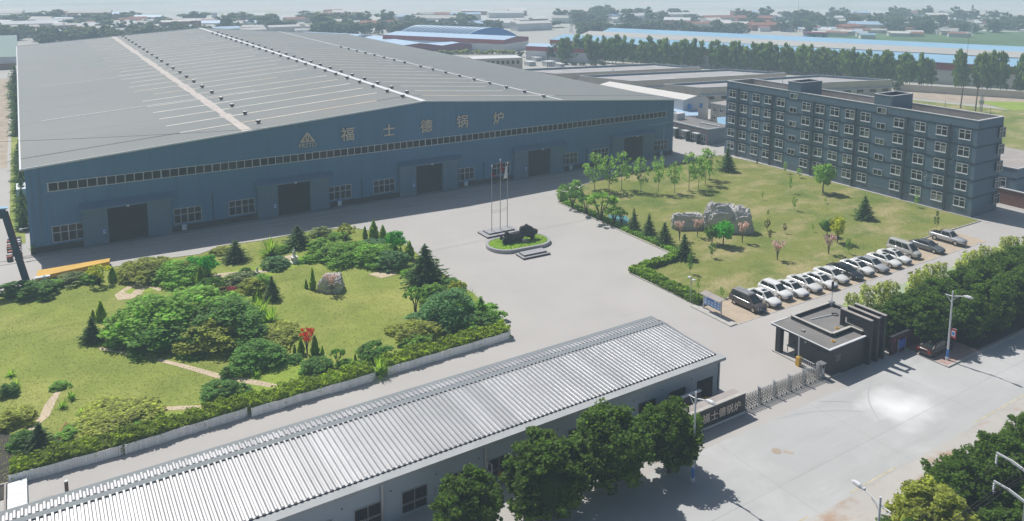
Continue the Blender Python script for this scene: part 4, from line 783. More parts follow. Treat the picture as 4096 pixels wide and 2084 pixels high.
HOUSES = [
 ('low distant house among the hazy village roofs', 'low houses of the hazy village', [(472.1, 203.7, 10.1, 5.2, 2.5, 'white_wall', 'grey_roof', -38), (440.5, 254.2, 7.3, 5.2, 3.0, 'white_wall', 'rust_red', -30), (470.0, 200.1, 6.7, 4.3, 2.8, 'house_white', 'pale_blue_roof', -48), (499.1, 210.8, 11.1, 4.6, 2.2, 'house_white', 'rust_red', -35), (619.6, 191.8, 9.9, 4.9, 2.7, 'cream', 'grey_roof', -49), (488.2, 180.9, 11.4, 4.6, 2.3, 'white_wall', 'house_white', -44), (487.2, 214.2, 9.3, 4.4, 2.4, 'white_wall', 'grey_roof', -41), (461.6, 232.9, 9.2, 4.4, 2.6, 'white_wall', 'house_white', -32), (439.9, 207.5, 8.2, 5.4, 2.4, 'house_white', 'house_white', -49), (426.0, 291.3, 9.2, 5.6, 2.5, 'house_white', 'pale_blue_roof', -31), (463.3, 191.7, 6.8, 5.8, 2.5, 'house_white', 'grey_roof', -44), (503.3, 206.2, 10.1, 5.5, 2.2, 'cream', 'grey_roof', -46), (461.6, 218.2, 10.1, 4.5, 2.1, 'house_white', 'grey_roof', -38), (476.7, 227.5, 9.1, 5.5, 2.9, 'house_white', 'pale_blue_roof', -42), (519.6, 159.4, 10.6, 4.8, 2.5, 'white_wall', 'rust_red', -49), (453.5, 304.5, 10.1, 4.0, 2.9, 'cream', 'grey_roof', -44), (424.6, 303.7, 10.0, 5.3, 3.0, 'white_wall', 'grey_roof', -32), (493.0, 292.0, 9.5, 4.9, 2.0, 'cream', 'rust_red', -49), (474.5, 209.5, 6.6, 5.3, 2.9, 'white_wall', 'rust_red', -37), (463.6, 207.3, 11.1, 6.0, 2.0, 'cream', 'grey_roof', -40), (459.0, 263.7, 10.5, 4.8, 2.8, 'cream', 'rust_red', -50), (498.6, 175.5, 8.1, 5.9, 2.2, 'cream', 'rust_red', -35), (470.1, 225.5, 9.2, 5.8, 2.2, 'cream', 'pale_blue_roof', -43), (530.3, 199.1, 9.8, 4.2, 2.8, 'cream', 'rust_red', -34), (458.0, 249.6, 8.7, 4.2, 2.8, 'house_white', 'house_white', -38), (432.0, 287.6, 12.6, 4.4, 2.9, 'house_white', 'house_white', -39), (554.6, 181.5, 6.2, 4.1, 2.7, 'house_white', 'grey_roof', -35), (467.3, 203.4, 11.5, 4.7, 2.5, 'cream', 'house_white', -43), (422.5, 281.3, 9.3, 5.8, 2.7, 'white_wall', 'grey_roof', -44), (672.9, 220.1, 7.8, 5.0, 2.4, 'house_white', 'rust_red', -37), (532.6, 173.3, 10.6, 5.9, 2.8, 'cream', 'grey_roof', -33), (567.4, 180.7, 7.6, 4.1, 2.4, 'cream', 'pale_blue_roof', -41), (465.9, 212.7, 10.8, 4.0, 2.3, 'house_white', 'grey_roof', -33), (533.2, 177.6, 7.0, 5.1, 2.1, 'white_wall', 'grey_roof', -47), (473.0, 239.6, 11.1, 4.5, 2.8, 'house_white', 'rust_red', -44), (467.1, 222.1, 7.2, 6.0, 2.7, 'house_white', 'house_white', -47), (502.2, 278.7, 8.3, 4.1, 2.9, 'house_white', 'pale_blue_roof', -50), (465.7, 211.5, 8.6, 4.9, 2.9, 'cream', 'grey_roof', -35), (539.0, 175.0, 8.5, 5.2, 2.7, 'cream', 'grey_roof', -48), (465.3, 239.3, 8.2, 6.0, 2.1, 'house_white', 'pale_blue_roof', -35), (522.4, 158.6, 12.1, 5.8, 2.5, 'house_white', 'grey_roof', -41), (479.2, 224.9, 11.1, 5.0, 2.7, 'cream', 'rust_red', -33), (442.5, 308.5, 8.8, 5.4, 2.2, 'white_wall', 'pale_blue_roof', -42), (563.3, 183.2, 12.3, 4.9, 2.1, 'cream', 'grey_roof', -41), (450.6, 201.3, 12.9, 4.5, 2.5, 'house_white', 'rust_red', -48), (703.8, 206.7, 7.6, 4.9, 2.4, 'cream', 'grey_roof', -37)]),
 ('pale long roof in the far hazy town near the horizon', 'pale roofs of the far hazy town', [(219.1, 369.6, 13.0, 10.0, 3.0, 'house_white', 'house_white', 9), (99.8, 457.7, 31.0, 7.0, 4.5, 'cream', 'rust_red', -35), (175.9, 471.8, 21.0, 7.0, 3.7, 'cream', 'rust_red', 10), (290.5, 370.7, 33.0, 9.0, 3.3, 'white_wall', 'house_white', -10), (74.7, 450.2, 34.0, 12.0, 3.7, 'rust_red', 'white_wall', -16), (594.0, 365.4, 25.0, 8.0, 3.4, 'house_white', 'house_white', -30), (368.3, 386.8, 31.0, 10.0, 4.4, 'house_white', 'grey_roof', -40), (166.1, 393.0, 18.0, 10.0, 3.3, 'house_white', 'grey_roof', -4), (639.1, 283.5, 15.0, 7.0, 3.1, 'white_wall', 'rust_red', -34), (467.5, 279.5, 16.0, 11.0, 4.0, 'house_white', 'rust_red', -26), (235.7, 530.3, 25.0, 9.0, 4.9, 'cream', 'house_white', -16), (794.7, 350.0, 18.0, 11.0, 4.1, 'white_wall', 'house_white', -5), (213.6, 510.5, 33.0, 11.0, 3.6, 'rust_red', 'rust_red', -36), (505.1, 362.7, 30.0, 10.0, 2.9, 'cream', 'rust_red', -10), (487.3, 412.2, 15.0, 10.0, 2.7, 'rust_red', 'white_wall', -38), (3.8, 474.9, 30.0, 10.0, 4.4, 'cream', 'white_wall', 7), (451.4, 304.4, 11.0, 7.0, 3.9, 'cream', 'house_white', -2), (570.6, 224.9, 17.0, 7.0, 3.4, 'rust_red', 'white_wall', -32), (334.0, 383.7, 13.0, 8.0, 4.7, 'rust_red', 'white_wall', 0), (-10.9, 637.0, 29.0, 11.0, 3.6, 'cream', 'grey_roof', -8), (569.8, 379.3, 15.0, 8.0, 3.8, 'cream', 'rust_red', -40), (416.5, 391.5, 23.0, 10.0, 2.7, 'rust_red', 'white_wall', -17), (82.0, 478.1, 13.0, 12.0, 3.0, 'rust_red', 'rust_red', -14), (758.9, 341.5, 33.0, 8.0, 3.2, 'house_white', 'rust_red', -32), (-10.2, 596.4, 27.0, 9.0, 3.1, 'house_white', 'white_wall', -18), (93.4, 463.5, 15.0, 10.0, 3.2, 'cream', 'rust_red', 7), (411.8, 296.7, 32.0, 7.0, 4.1, 'cream', 'rust_red', -23), (155.8, 546.9, 32.0, 10.0, 3.1, 'cream', 'white_wall', -21), (360.8, 529.2, 30.0, 7.0, 3.5, 'rust_red', 'white_wall', -44), (19.5, 479.6, 23.0, 11.0, 2.8, 'white_wall', 'house_white', -50), (77.2, 515.6, 32.0, 9.0, 2.8, 'white_wall', 'rust_red', -11), (673.4, 402.0, 12.0, 8.0, 3.5, 'cream', 'white_wall', -34), (14.4, 519.3, 13.0, 10.0, 4.6, 'cream', 'grey_roof', -28), (359.6, 476.0, 32.0, 9.0, 4.4, 'house_white', 'white_wall', -16), (308.3, 475.8, 31.0, 8.0, 4.2, 'white_wall', 'rust_red', -14), (112.2, 453.0, 10.0, 8.0, 4.7, 'house_white', 'grey_roof', -33), (504.5, 407.7, 33.0, 8.0, 3.7, 'cream', 'white_wall', -6), (520.2, 224.5, 30.0, 11.0, 4.8, 'cream', 'pale_blue_roof', -36), (329.4, 388.1, 24.0, 7.0, 3.9, 'house_white', 'house_white', -17), (247.9, 399.3, 20.0, 8.0, 3.3, 'house_white', 'white_wall', -14), (521.2, 237.0, 12.0, 9.0, 3.1, 'white_wall', 'rust_red', -21), (587.5, 411.3, 21.0, 6.0, 5.0, 'rust_red', 'white_wall', -12), (610.8, 415.7, 27.0, 9.0, 2.7, 'white_wall', 'pale_blue_roof', -34), (794.4, 255.1, 24.0, 8.0, 3.6, 'cream', 'house_white', -38), (213.8, 408.8, 24.0, 11.0, 2.9, 'rust_red', 'rust_red', -11), (451.6, 260.0, 31.0, 10.0, 4.1, 'rust_red', 'rust_red', -20), (372.7, 292.3, 16.0, 9.0, 3.8, 'white_wall', 'grey_roof', -35), (468.5, 331.8, 12.0, 11.0, 3.1, 'white_wall', 'house_white', -17), (434.8, 278.5, 22.0, 7.0, 4.6, 'rust_red', 'house_white', -41), (297.9, 336.5, 29.0, 8.0, 5.0, 'white_wall', 'house_white', 2), (572.3, 351.0, 23.0, 11.0, 3.1, 'white_wall', 'white_wall', -3), (102.3, 446.8, 27.0, 9.0, 3.9, 'white_wall', 'pale_blue_roof', -20), (719.0, 235.9, 16.0, 8.0, 2.9, 'cream', 'house_white', -3), (48.9, 599.2, 30.0, 11.0, 4.8, 'rust_red', 'grey_roof', -16), (312.4, 461.8, 25.0, 7.0, 5.0, 'house_white', 'pale_blue_roof', -18), (84.6, 476.4, 26.0, 11.0, 3.5, 'cream', 'white_wall', -3), (416.3, 393.1, 11.0, 8.0, 5.0, 'rust_red', 'pale_blue_roof', 9), (531.7, 255.0, 32.0, 9.0, 4.7, 'house_white', 'house_white', -30), (12.8, 488.9, 21.0, 8.0, 2.9, 'rust_red', 'white_wall', -31), (6.4, 606.8, 14.0, 7.0, 2.6, 'cream', 'white_wall', -18), (69.0, 573.9, 14.0, 10.0, 4.3, 'rust_red', 'pale_blue_roof', -2), (72.6, 510.5, 11.0, 8.0, 4.1, 'house_white', 'rust_red', -8), (509.3, 325.3, 29.0, 10.0, 4.5, 'rust_red', 'rust_red', -32), (572.9, 388.6, 16.0, 7.0, 2.5, 'cream', 'house_white', -35), (693.2, 375.7, 19.0, 7.0, 4.9, 'cream', 'grey_roof', -8), (44.2, 552.5, 12.0, 9.0, 4.5, 'cream', 'house_white', -15), (21.3, 521.5, 28.0, 10.0, 3.9, 'white_wall', 'pale_blue_roof', -37), (625.9, 205.3, 29.0, 12.0, 4.4, 'white_wall', 'white_wall', 7), (265.0, 421.3, 33.0, 11.0, 4.9, 'white_wall', 'grey_roof', -40), (67.2, 616.7, 31.0, 7.0, 3.3, 'house_white', 'white_wall', -13), (-6.2, 657.8, 22.0, 12.0, 3.7, 'white_wall', 'house_white', -7), (462.3, 254.1, 12.0, 8.0, 4.4, 'rust_red', 'house_white', -38), (30.6, 627.3, 19.0, 9.0, 3.3, 'house_white', 'rust_red', 8), (613.8, 234.8, 30.0, 10.0, 3.3, 'house_white', 'rust_red', -50), (717.6, 289.7, 18.0, 9.0, 4.3, 'rust_red', 'house_white', -46), (264.9, 356.0, 32.0, 10.0, 4.6, 'cream', 'pale_blue_roof', -7), (407.1, 377.5, 14.0, 9.0, 3.2, 'house_white', 'white_wall', -6), (268.2, 517.2, 10.0, 7.0, 3.0, 'cream', 'house_white', 8), (558.9, 256.0, 11.0, 7.0, 3.6, 'house_white', 'house_white', -9), (388.4, 503.2, 16.0, 12.0, 4.7, 'rust_red', 'house_white', -20), (581.5, 290.6, 15.0, 8.0, 4.8, 'house_white', 'white_wall', -36), (132.8, 456.8, 22.0, 9.0, 2.8, 'house_white', 'pale_blue_roof', -28), (296.2, 492.8, 25.0, 9.0, 3.8, 'white_wall', 'grey_roof', 6), (147.9, 543.4, 12.0, 9.0, 2.7, 'white_wall', 'rust_red', -14), (266.7, 368.7, 31.0, 7.0, 3.5, 'white_wall', 'house_white', -5), (443.6, 396.6, 26.0, 11.0, 4.3, 'white_wall', 'white_wall', 2), (-7.1, 524.2, 11.0, 8.0, 2.9, 'cream', 'house_white', -43), (402.6, 432.7, 20.0, 11.0, 4.1, 'cream', 'grey_roof', 3), (184.8, 417.7, 25.0, 9.0, 4.6, 'white_wall', 'grey_roof', -33), (604.6, 351.0, 30.0, 9.0, 3.3, 'cream', 'white_wall', -35), (557.2, 353.1, 16.0, 9.0, 4.3, 'house_white', 'house_white', -32), (122.1, 439.0, 12.0, 7.0, 3.6, 'rust_red', 'white_wall', 5), (106.6, 492.3, 27.0, 10.0, 2.7, 'white_wall', 'house_white', -19), (198.6, 418.3, 16.0, 10.0, 2.6, 'cream', 'white_wall', 5), (21.5, 502.3, 21.0, 11.0, 4.2, 'rust_red', 'grey_roof', -12), (287.5, 369.1, 23.0, 7.0, 4.0, 'house_white', 'white_wall', -46), (789.1, 322.9, 12.0, 9.0, 3.9, 'white_wall', 'grey_roof', 4), (198.1, 508.3, 11.0, 6.0, 3.5, 'white_wall', 'rust_red', -17), (233.6, 562.2, 15.0, 9.0, 4.0, 'house_white', 'rust_red', 7), (576.9, 215.5, 19.0, 9.0, 4.5, 'cream', 'grey_roof', -3), (709.7, 363.4, 14.0, 10.0, 2.8, 'rust_red', 'pale_blue_roof', -17), (636.3, 192.0, 23.0, 6.0, 4.1, 'house_white', 'rust_red', -42), (459.0, 312.2, 20.0, 8.0, 2.8, 'white_wall', 'white_wall', 1), (221.7, 509.6, 18.0, 10.0, 4.3, 'rust_red', 'grey_roof', -25), (503.5, 228.1, 29.0, 9.0, 3.7, 'rust_red', 'rust_red', -2), (41.3, 458.1, 29.0, 9.0, 3.2, 'house_white', 'white_wall', 0), (432.9, 334.8, 20.0, 11.0, 4.0, 'rust_red', 'white_wall', -50), (714.0, 294.4, 26.0, 10.0, 2.7, 'white_wall', 'pale_blue_roof', 4), (253.5, 455.4, 14.0, 7.0, 4.5, 'house_white', 'pale_blue_roof', 8), (81.1, 537.5, 26.0, 7.0, 3.8, 'rust_red', 'pale_blue_roof', -39)]),
 ('low distant building in the hazy sprawl beyond the factory roof', 'low roofs scattered beyond the far trees in the west', [(30.9, 459.4, 18.4, 5.7, 2.9, 'rust_red', 'pale_blue_roof', -14), (40.3, 460.8, 10.5, 7.3, 2.4, 'rust_red', 'house_white', -2), (37.8, 481.4, 10.1, 7.9, 3.5, 'white_wall', 'rust_red', -8), (45.2, 440.6, 9.4, 6.9, 2.8, 'house_white', 'house_white', 2), (93.8, 435.6, 9.4, 6.1, 3.4, 'house_white', 'grey_roof', 1), (-5.1, 485.6, 11.4, 7.9, 3.8, 'white_wall', 'grey_roof', -18), (93.0, 471.6, 13.1, 5.1, 2.5, 'white_wall', 'pale_blue_roof', -16), (76.6, 483.4, 15.5, 5.9, 4.0, 'rust_red', 'rust_red', 4), (24.2, 456.0, 12.6, 6.4, 4.0, 'rust_red', 'grey_roof', 13), (98.3, 462.3, 15.3, 7.6, 3.0, 'white_wall', 'pale_blue_roof', -13), (92.9, 389.9, 20.8, 6.5, 2.1, 'white_wall', 'grey_roof', -17), (66.2, 408.3, 11.6, 7.7, 3.6, 'rust_red', 'rust_red', 16), (71.0, 468.6, 19.6, 6.2, 2.1, 'white_wall', 'house_white', 13), (-4.2, 453.7, 18.7, 5.2, 2.5, 'rust_red', 'rust_red', -12), (99.2, 445.8, 17.3, 5.9, 2.6, 'white_wall', 'pale_blue_roof', -3), (67.8, 442.4, 19.8, 5.1, 3.4, 'white_wall', 'grey_roof', -13), (12.7, 491.8, 19.5, 7.6, 3.4, 'house_white', 'pale_blue_roof', 14), (134.4, 455.6, 20.5, 6.2, 3.2, 'rust_red', 'rust_red', -10), (3.6, 468.2, 14.7, 6.7, 2.8, 'rust_red', 'grey_roof', 12), (42.3, 476.3, 13.1, 6.4, 3.3, 'white_wall', 'house_white', -8), (42.0, 466.4, 14.2, 6.9, 2.8, 'rust_red', 'rust_red', -6), (151.8, 414.8, 9.2, 7.7, 3.3, 'white_wall', 'house_white', 18), (76.9, 453.2, 13.2, 5.8, 2.0, 'white_wall', 'rust_red', -15), (39.9, 427.8, 14.4, 5.6, 3.7, 'white_wall', 'grey_roof', -16), (56.6, 486.0, 17.6, 7.7, 3.3, 'rust_red', 'grey_roof', -19), (107.0, 431.4, 13.9, 7.1, 2.4, 'white_wall', 'grey_roof', 8), (118.4, 455.1, 20.5, 6.6, 2.9, 'white_wall', 'rust_red', 10), (123.2, 391.3, 16.4, 6.8, 2.3, 'white_wall', 'house_white', 9), (101.3, 430.7, 18.6, 5.9, 2.4, 'white_wall', 'house_white', -8), (51.8, 415.8, 17.0, 5.1, 2.9, 'house_white', 'grey_roof', 15), (79.6, 437.1, 16.5, 7.0, 2.2, 'house_white', 'pale_blue_roof', 15), (159.8, 413.0, 19.7, 6.9, 3.6, 'house_white', 'grey_roof', 1), (105.5, 391.2, 20.1, 7.5, 3.4, 'house_white', 'pale_blue_roof', 13), (7.1, 494.8, 13.9, 7.9, 2.5, 'white_wall', 'house_white', -18), (6.9, 438.5, 11.2, 5.3, 2.4, 'house_white', 'grey_roof', -16), (142.6, 389.3, 19.8, 5.9, 3.8, 'house_white', 'house_white', 4), (152.2, 372.3, 14.3, 5.5, 2.4, 'white_wall', 'grey_roof', -13), (94.2, 444.8, 10.7, 5.7, 2.4, 'rust_red', 'rust_red', -4), (96.0, 391.8, 15.4, 5.6, 3.2, 'white_wall', 'pale_blue_roof', 3), (9.5, 492.3, 21.1, 6.3, 3.1, 'white_wall', 'house_white', -14), (34.2, 450.2, 16.8, 6.3, 2.4, 'white_wall', 'rust_red', -6), (22.1, 429.9, 11.1, 6.5, 2.4, 'white_wall', 'pale_blue_roof', -6), (81.3, 410.5, 19.5, 7.8, 3.8, 'rust_red', 'pale_blue_roof', -11), (128.4, 414.9, 19.2, 7.0, 2.4, 'rust_red', 'house_white', -12)]),
 ('white twin-roofed farm shed at the edge of the green field', None, [(489.6, 182.1, 14, 5, 2.6, 'house_white', 'house_white', -38)]),
 ('white farm house beside the twin-roofed shed', None, [(506.5, 181.3, 10, 5, 2.6, 'house_white', 'house_white', -38)]),
 ('pale farm house with a bluish roof at the field edge', None, [(451.6, 179.8, 9, 5, 2.6, 'house_white', 'blue_roof', -38)]),
 ('reddish distant apartment block with pale stripes, west one', None, [(78.6, 414.4, 9, 6, 7, 'rust_red', 'house_white', 10)]),
 ('reddish distant apartment block with pale stripes, middle one', None, [(86.1, 418.2, 9, 6, 7, 'rust_red', 'house_white', 10)]),
 ('reddish distant apartment block with pale stripes, east one', None, [(93.8, 422.0, 9, 6, 7, 'rust_red', 'house_white', 10)]),
 ('slim distant tower block above the factory ridge', None, [(123.6, 506.2, 3.4, 3, 7.5, 'white_wall', 'grey_roof', 0)])]
GLASSB = (402.8, 181.6)
ROCKS = [
 ('low pale boulder at the west end of the lawn rock group', 86.58, -39.81, 6.15, 3.2, 3.06, 3, {'rz': -0.584, 'strata': 0.07, 'sub': 5}),
 ('largest pale layered boulder in the middle of the lawn', 90.48, -42.94, 6.5, 4.2, 5.05, 5, {'rz': -0.584, 'strata': 0.07, 'sub': 5}),
 ('broken pale boulder forming the east end of the lawn rock group', 92.45, -45.38, 4.47, 3.4, 4.47, 9, {'rz': -0.584, 'strata': 0.07, 'sub': 5}),
 ('grey cracked boulder on the garden lawn behind the pink blossom', 31.22, -34.27, 3.59, 3.0, 2.58, 12, {'rz': -0.584, 'strata': 0.07, 'sub': 5})]
STATUES = [
 ('white statue on a pedestal at the lawn corner near the north conifer', 29.98, -22.55, 1.92),
 ('white statue on a pedestal beside the statue path', 24.51, -24.87, 1.3),
 ('tiny white statue half hidden behind the second conifer', 24.45, -17.31, 0.69),
 ('small white statue at the head of the formal path', 11.01, -19.55, 0.63)]
LAMP2 = (66.72, -61.22, 0.07)
SHADE_CAR = (80.01, -84.6)
BLUEBOX = (76.73, -81.91)
LEAN = (-1.75, -60.47)
BOLL = (1.38, -61.65)
BOX_ = (0.12, -62.04)
CABLES = [
 ('overhead wire crossing the yard in front of the factory, upper of a pair', (-12.58, -24.0, 7.45), (82.09, -24.0, 6.54), 0.5, 0.02, 24, None),
 ('overhead wire crossing the yard in front of the factory, lower of a pair', (-12.61, -24.0, 7.07), (82.1, -24.0, 5.91), 0.5, 0.02, 24, None),
 ('thin wire drawn across the factory front below the lettering', (-4.41, -6.0, 17.61), (41.82, -6.0, 15.6), 0.3, 0.02, 24, None)]
PYLONS = [
 ('lattice pylon in the haze above the long blue roofs', 309.5, 305.3, 15.4, 0.9, False),
 ('lattice pylon in the haze beyond the green field', 518.3, 149.7, 21.7, 1.2, False),
 ('fainter lattice pylon farther off at the east side', 635.4, 201.4, 13.7, 1.2, False),
 ('slim mast above the far tree belt', 219.3, 313.3, 9.8, 0.5, True),
 ('thin faint mast beyond the arched hall', 252.5, 349.0, 11.8, 0.6, True),
 ('faint lattice pylon in the west haze', 23.9, 444.9, 8.4, 0.8, False),
 ('tower crane like mast above the factory ridge', 94.2, 410.5, 8.0, 0.9, False),
 ('thin tall mast in the haze over the village', 534.6, 301.1, 18.9, 0.6, True)]
POLES_MID = [(171.6, 127.4, 5.4, 'thin wooden pole before the northmost flat-roofed hall'), (174.0, 89.5, 6.3, 'thin wooden pole before the middle flat-roofed hall')]
ARCH = ((214.1, 274.2), (237.9, 255.7), (-26.7, 37.5), 3.0, 5.44)
SHOPS = [
 ('nearest long workshop with a pale blue roof behind the poplars', (212, 186), (306, -6), 30, 8, 1.6, 'blue_roof'),
 ('second long workshop with a greyish roof behind the poplars', (240, 200), (345, 0), 24, 8.2, 1.4, 'grey_roof', False),
 ('third long workshop with a pale blue roof behind the poplars', (264, 212), (372, 6), 22, 8.4, 1.4, 'blue_roof', False)]
CREAMS = [
 (189.8, 153.5, 4.4, 4, 1.9, 'white flat-roofed cube beside the bushy trees'),
 (183.4, 158.6, 3.5, 4, 1.6, 'low cream outbuilding next to the two-storey block'),
 (196.0, 172.8, 3.0, 4, 1.5, 'low cream outbuilding behind the white cube'),
 (191.0, 146.9, 2.2, 4, 1.5, 'small white outbuilding with a dark opening at the hall end')]
HAZE_TOP = 43.0
HAZE_D = 0.0008

# ------------------------------------------------------------------ ground and roads
def sheet(name, mat_, pts, z, kind='structure'):
    mb = MB()
    mb.poly([(x, y, 0) for x, y in pts])
    o = link(name, mb.mesh(name, mat_), None, (0, 0, z))
    return tag(o, kind=kind)
def rect(x0, y0, x1, y1): return [(x0, y0), (x1, y0), (x1, y1), (x0, y1)]

sheet('ground', 'far_ground', rect(-3000, -3000, 4000, 4500), -0.03)
sheet('plain', 'far_plain', [(60, 430), (330, 330), (520, 190), (700, 20), (760, -200), (3900, -400), (3900, 4400), (-600, 4400), (-600, 480)], -0.02)
sheet('yard', 'concrete', [(-45, -84), (66.3, -84), (66.3, -82.2), (170, -82.2), (170, -40), (172, 8), (150, 60), (140, 110), (128, 230), (-45, 230)], 0.0)
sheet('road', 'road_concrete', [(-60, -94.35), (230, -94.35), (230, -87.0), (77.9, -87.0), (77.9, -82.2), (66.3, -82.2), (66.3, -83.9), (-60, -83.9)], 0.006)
sheet('road_shoulder', 'shoulder', rect(-60, -99.0, 230, -94.35), 0.002)
sheet('verge', 'dark_soil', rect(-60, -135, 230, -99.0), 0.001)
mb = MB()
for x0, x1 in ((20, 47), (52, 58), (70, 82)): mb.poly([(x0, -94.2, 0), (x1, -94.2, 0), (x1, -94.02, 0), (x0, -94.02, 0)])
tag(link('road_marking', mb.mesh('road_marking', 'yellow_line'), None, (0, 0, 0.011)), kind='structure')
mb = MB()
mb.poly([(-40, -90.62, 0), (140, -90.62, 0), (140, -90.595, 0), (-40, -90.595, 0)])
for x in range(-36, 150, 12): mb.poly([(x, -94.3, 0), (x + .025, -94.3, 0), (x + .025, -87.0 if x > 77 else -84.0, 0), (x, -87.0 if x > 77 else -84.0, 0)])
tag(link('expansion_joint', mb.mesh('expansion_joint', 'joint'), None, (0, 0, 0.010)), kind='structure')
# curved tyre marks where vehicles turn in at the gate
TRK_Z = 0
for cx, cy, r, a0, a1, w in ((54.0, -97.5, 13.4, 48, 92, .14), (54.0, -97.5, 15.0, 50, 88, .14), (72.5, -95.0, 11.0, 112, 150, .12)):
    n = 16; mb = MB(); TRK_Z += 1
    for k in range(n):
        t0, t1 = R(a0 + (a1 - a0) * k / n), R(a0 + (a1 - a0) * (k + 1) / n)
        p = [(cx + rr * math.cos(t), cy + rr * math.sin(t), 0) for t, rr in ((t0, r), (t1, r), (t1, r + w), (t0, r + w))]
        if all(-94.2 < q[1] < -84 for q in p): mb.poly(p[::-1])
    tag(link('tyre_track', mb.mesh('tyre_track', 'tyre_mark'), None, (0, 0, 0.013 + .003 * TRK_Z)), kind='structure')
mb = MB(); mb.cyl((51.5, -87.35, 0.004), 0.42, 0.014, 20)
solo('manhole_cover', mb, 'dirt', 'round tan manhole cover in the road before the sign wall', 'manhole cover')
mb = MB(); mb.poly([(51.85, -87.75, 0), (52.3, -88.4, 0), (52.6, -88.3, 0), (52.1, -87.6, 0)])
tag(link('dirt_patch', mb.mesh('dirt_patch', 'dirt'), None, (0, 0, 0.012)), kind='structure')
# dark dirty strip at the foot of the factory front, the road on its west side
sheet('factory_apron', 'apron', rect(-1.5, -1.3, 121, 0), 0.012)
sheet('west_lane', 'dirt', rect(-40, 60, -3.2, 215), 0.008)
sheet('west_bed', 'lawn_warm', rect(-2.6, 6, -0.6, 205), 0.02)
sheet('asphalt_strip', 'asphalt', rect(-20, 20, -7.5, 60), 0.012)
# sidewalk east of the gatehouse
mb = MB(); mb.box(77.9, 170, -87.0, -82.2, -0.1, 0.13)
struct('sidewalk', mb, 'pink_paver')
mb = MB()
for x in range(0, 60): mb.box(77.75 + x * 1.5, 79.23 + x * 1.5, -87.22, -87.0, -0.05, 0.145)
mb.box(77.72, 77.9, -86.98, -82.2, -0.05, 0.145)
struct('road_kerb', mb, 'kerb_stone')
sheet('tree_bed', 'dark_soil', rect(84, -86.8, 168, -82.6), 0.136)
sheet('hedge_bed', 'dark_soil', rect(76.2, -82.1, 168, -74.2), 0.012)

# the lawn east of the yard with its kerb
LAWN = [(77.0, -17.7), (88.0, -10.6), (98.5, -8.3), (114.5, -7.2), (128.0, -6.6), (129.6, -14), (130.2, -61.2), (130.1, -62.75), (71.0, -62.75), (66.9, -62.6), (66.5, -49.9), (76.3, -49.0)]
sheet('lawn_east', 'lawn_dry', LAWN, 0.07)
def kerb(name, pts, closed, w=0.16, h=0.14, seg=1.0, mat_='kerb_stone'):
    mb = MB()
    P = [Vector((x, y, 0)) for x, y in pts]
    if closed: P.append(P[0])
    for a, b in zip(P, P[1:]):
        L = (b - a).length
        n = max(1, round(L / seg))
        d = (b - a) / n
        for k in range(n):
            p = a + d * k; q = a + d * (k + 0.985)
            mb.bar(p + Vector((0, 0, h / 2 - .03)), q + Vector((0, 0, h / 2 - .03)), w, h + .06)
    return struct(name, mb, mat_)
kerb('lawn_kerb', LAWN, True)
sheet('office_path', 'kerb_stone', rect(130.25, -64, 130.72, -4), 0.03)
sheet('car_park', 'paver', rect(66.8, -68.5, 121, -62.84), 0.01)
kerb('car_park_kerb', [(66.0, -68.5), (121, -68.5)], False, 0.14, 0.03, 1.2)
mb = MB(); mb.box(65.9, 67.0, -68.5, -62.0, -0.05, 0.12)
struct('notice_island', mb, 'kerb_stone')
sheet('grass_paving', 'green_bay', rect(79.0, -74.3, 150, -71.5), 0.008)
mb = MB()
for k in range(14): mb.poly([(85.3 + k * 2.75, -74.2, 0), (85.42 + k * 2.75, -74.2, 0), (85.42 + k * 2.75, -72.9, 0), (85.3 + k * 2.75, -72.9, 0)])
tag(link('bay_marking', mb.mesh('bay_marking', 'white_paint'), None, (0, 0, 0.014)), kind='structure')
sheet('pond', 'water', GARDEN['pond'], 0.082)

# the garden west of the yard
sheet('lawn_west', 'lawn_warm', GARDEN['lawn'], 0.06)
kerb('garden_kerb', GARDEN['lawn'], True, 0.14, 0.12)
for k, q in enumerate(GARDEN['bright']): sheet('lawn_bright', 'lawn_bright', q, 0.066 + 0.001 * k)
for k, q in enumerate(GARDEN['paths']): sheet('garden_path', 'tan_path', q, 0.074 + 0.001 * k)
sheet('red_path', 'red_path', GARDEN['red'], 0.0735)
sheet('formal_path', 'tan_path', GARDEN['formal'], 0.079)
for q in GARDEN['beds']: sheet('flower_bed', 'lawn_bright', q, 0.086)
sheet('west_soil', 'dark_soil', [(-30, -60), (-1.8, -60), (-2.2, -50.5), (-5, -44), (-30, -44)], 0.069)

# ------------------------------------------------------------------ the factory
FE, FR, FX, FW, FD = 12.17, 16.7, 59.87, 120.0, 205.8
fac = thing('factory', 'huge blue-grey steel factory hall with a low gabled roof and five doors', 'factory')
mb = MB()
mb.poly([(0, 0, 0.9), (FW, 0, 0.9), (FW, 0, FE), (FX, 0, FR), (0, 0, FE)])
wpart(fac, 'front_wall', mb, 'factory_wall')
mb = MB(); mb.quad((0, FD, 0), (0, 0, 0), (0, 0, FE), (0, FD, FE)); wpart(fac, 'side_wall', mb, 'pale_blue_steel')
mb = MB(); mb.quad((FW, 0, 0), (FW, FD, 0), (FW, FD, FE), (FW, 0, FE)); wpart(fac, 'side_wall', mb, 'factory_wall')
mb = MB(); mb.poly([(FW, FD, 0), (0, FD, 0), (0, FD, FE), (FX, FD, FR), (FW, FD, FE)]); wpart(fac, 'rear_wall', mb, 'factory_wall')
mb = MB(); mb.box(-0.03, FW + .03, -0.06, 0.06, 0, 0.92); wpart(fac, 'plinth', mb, 'grime')
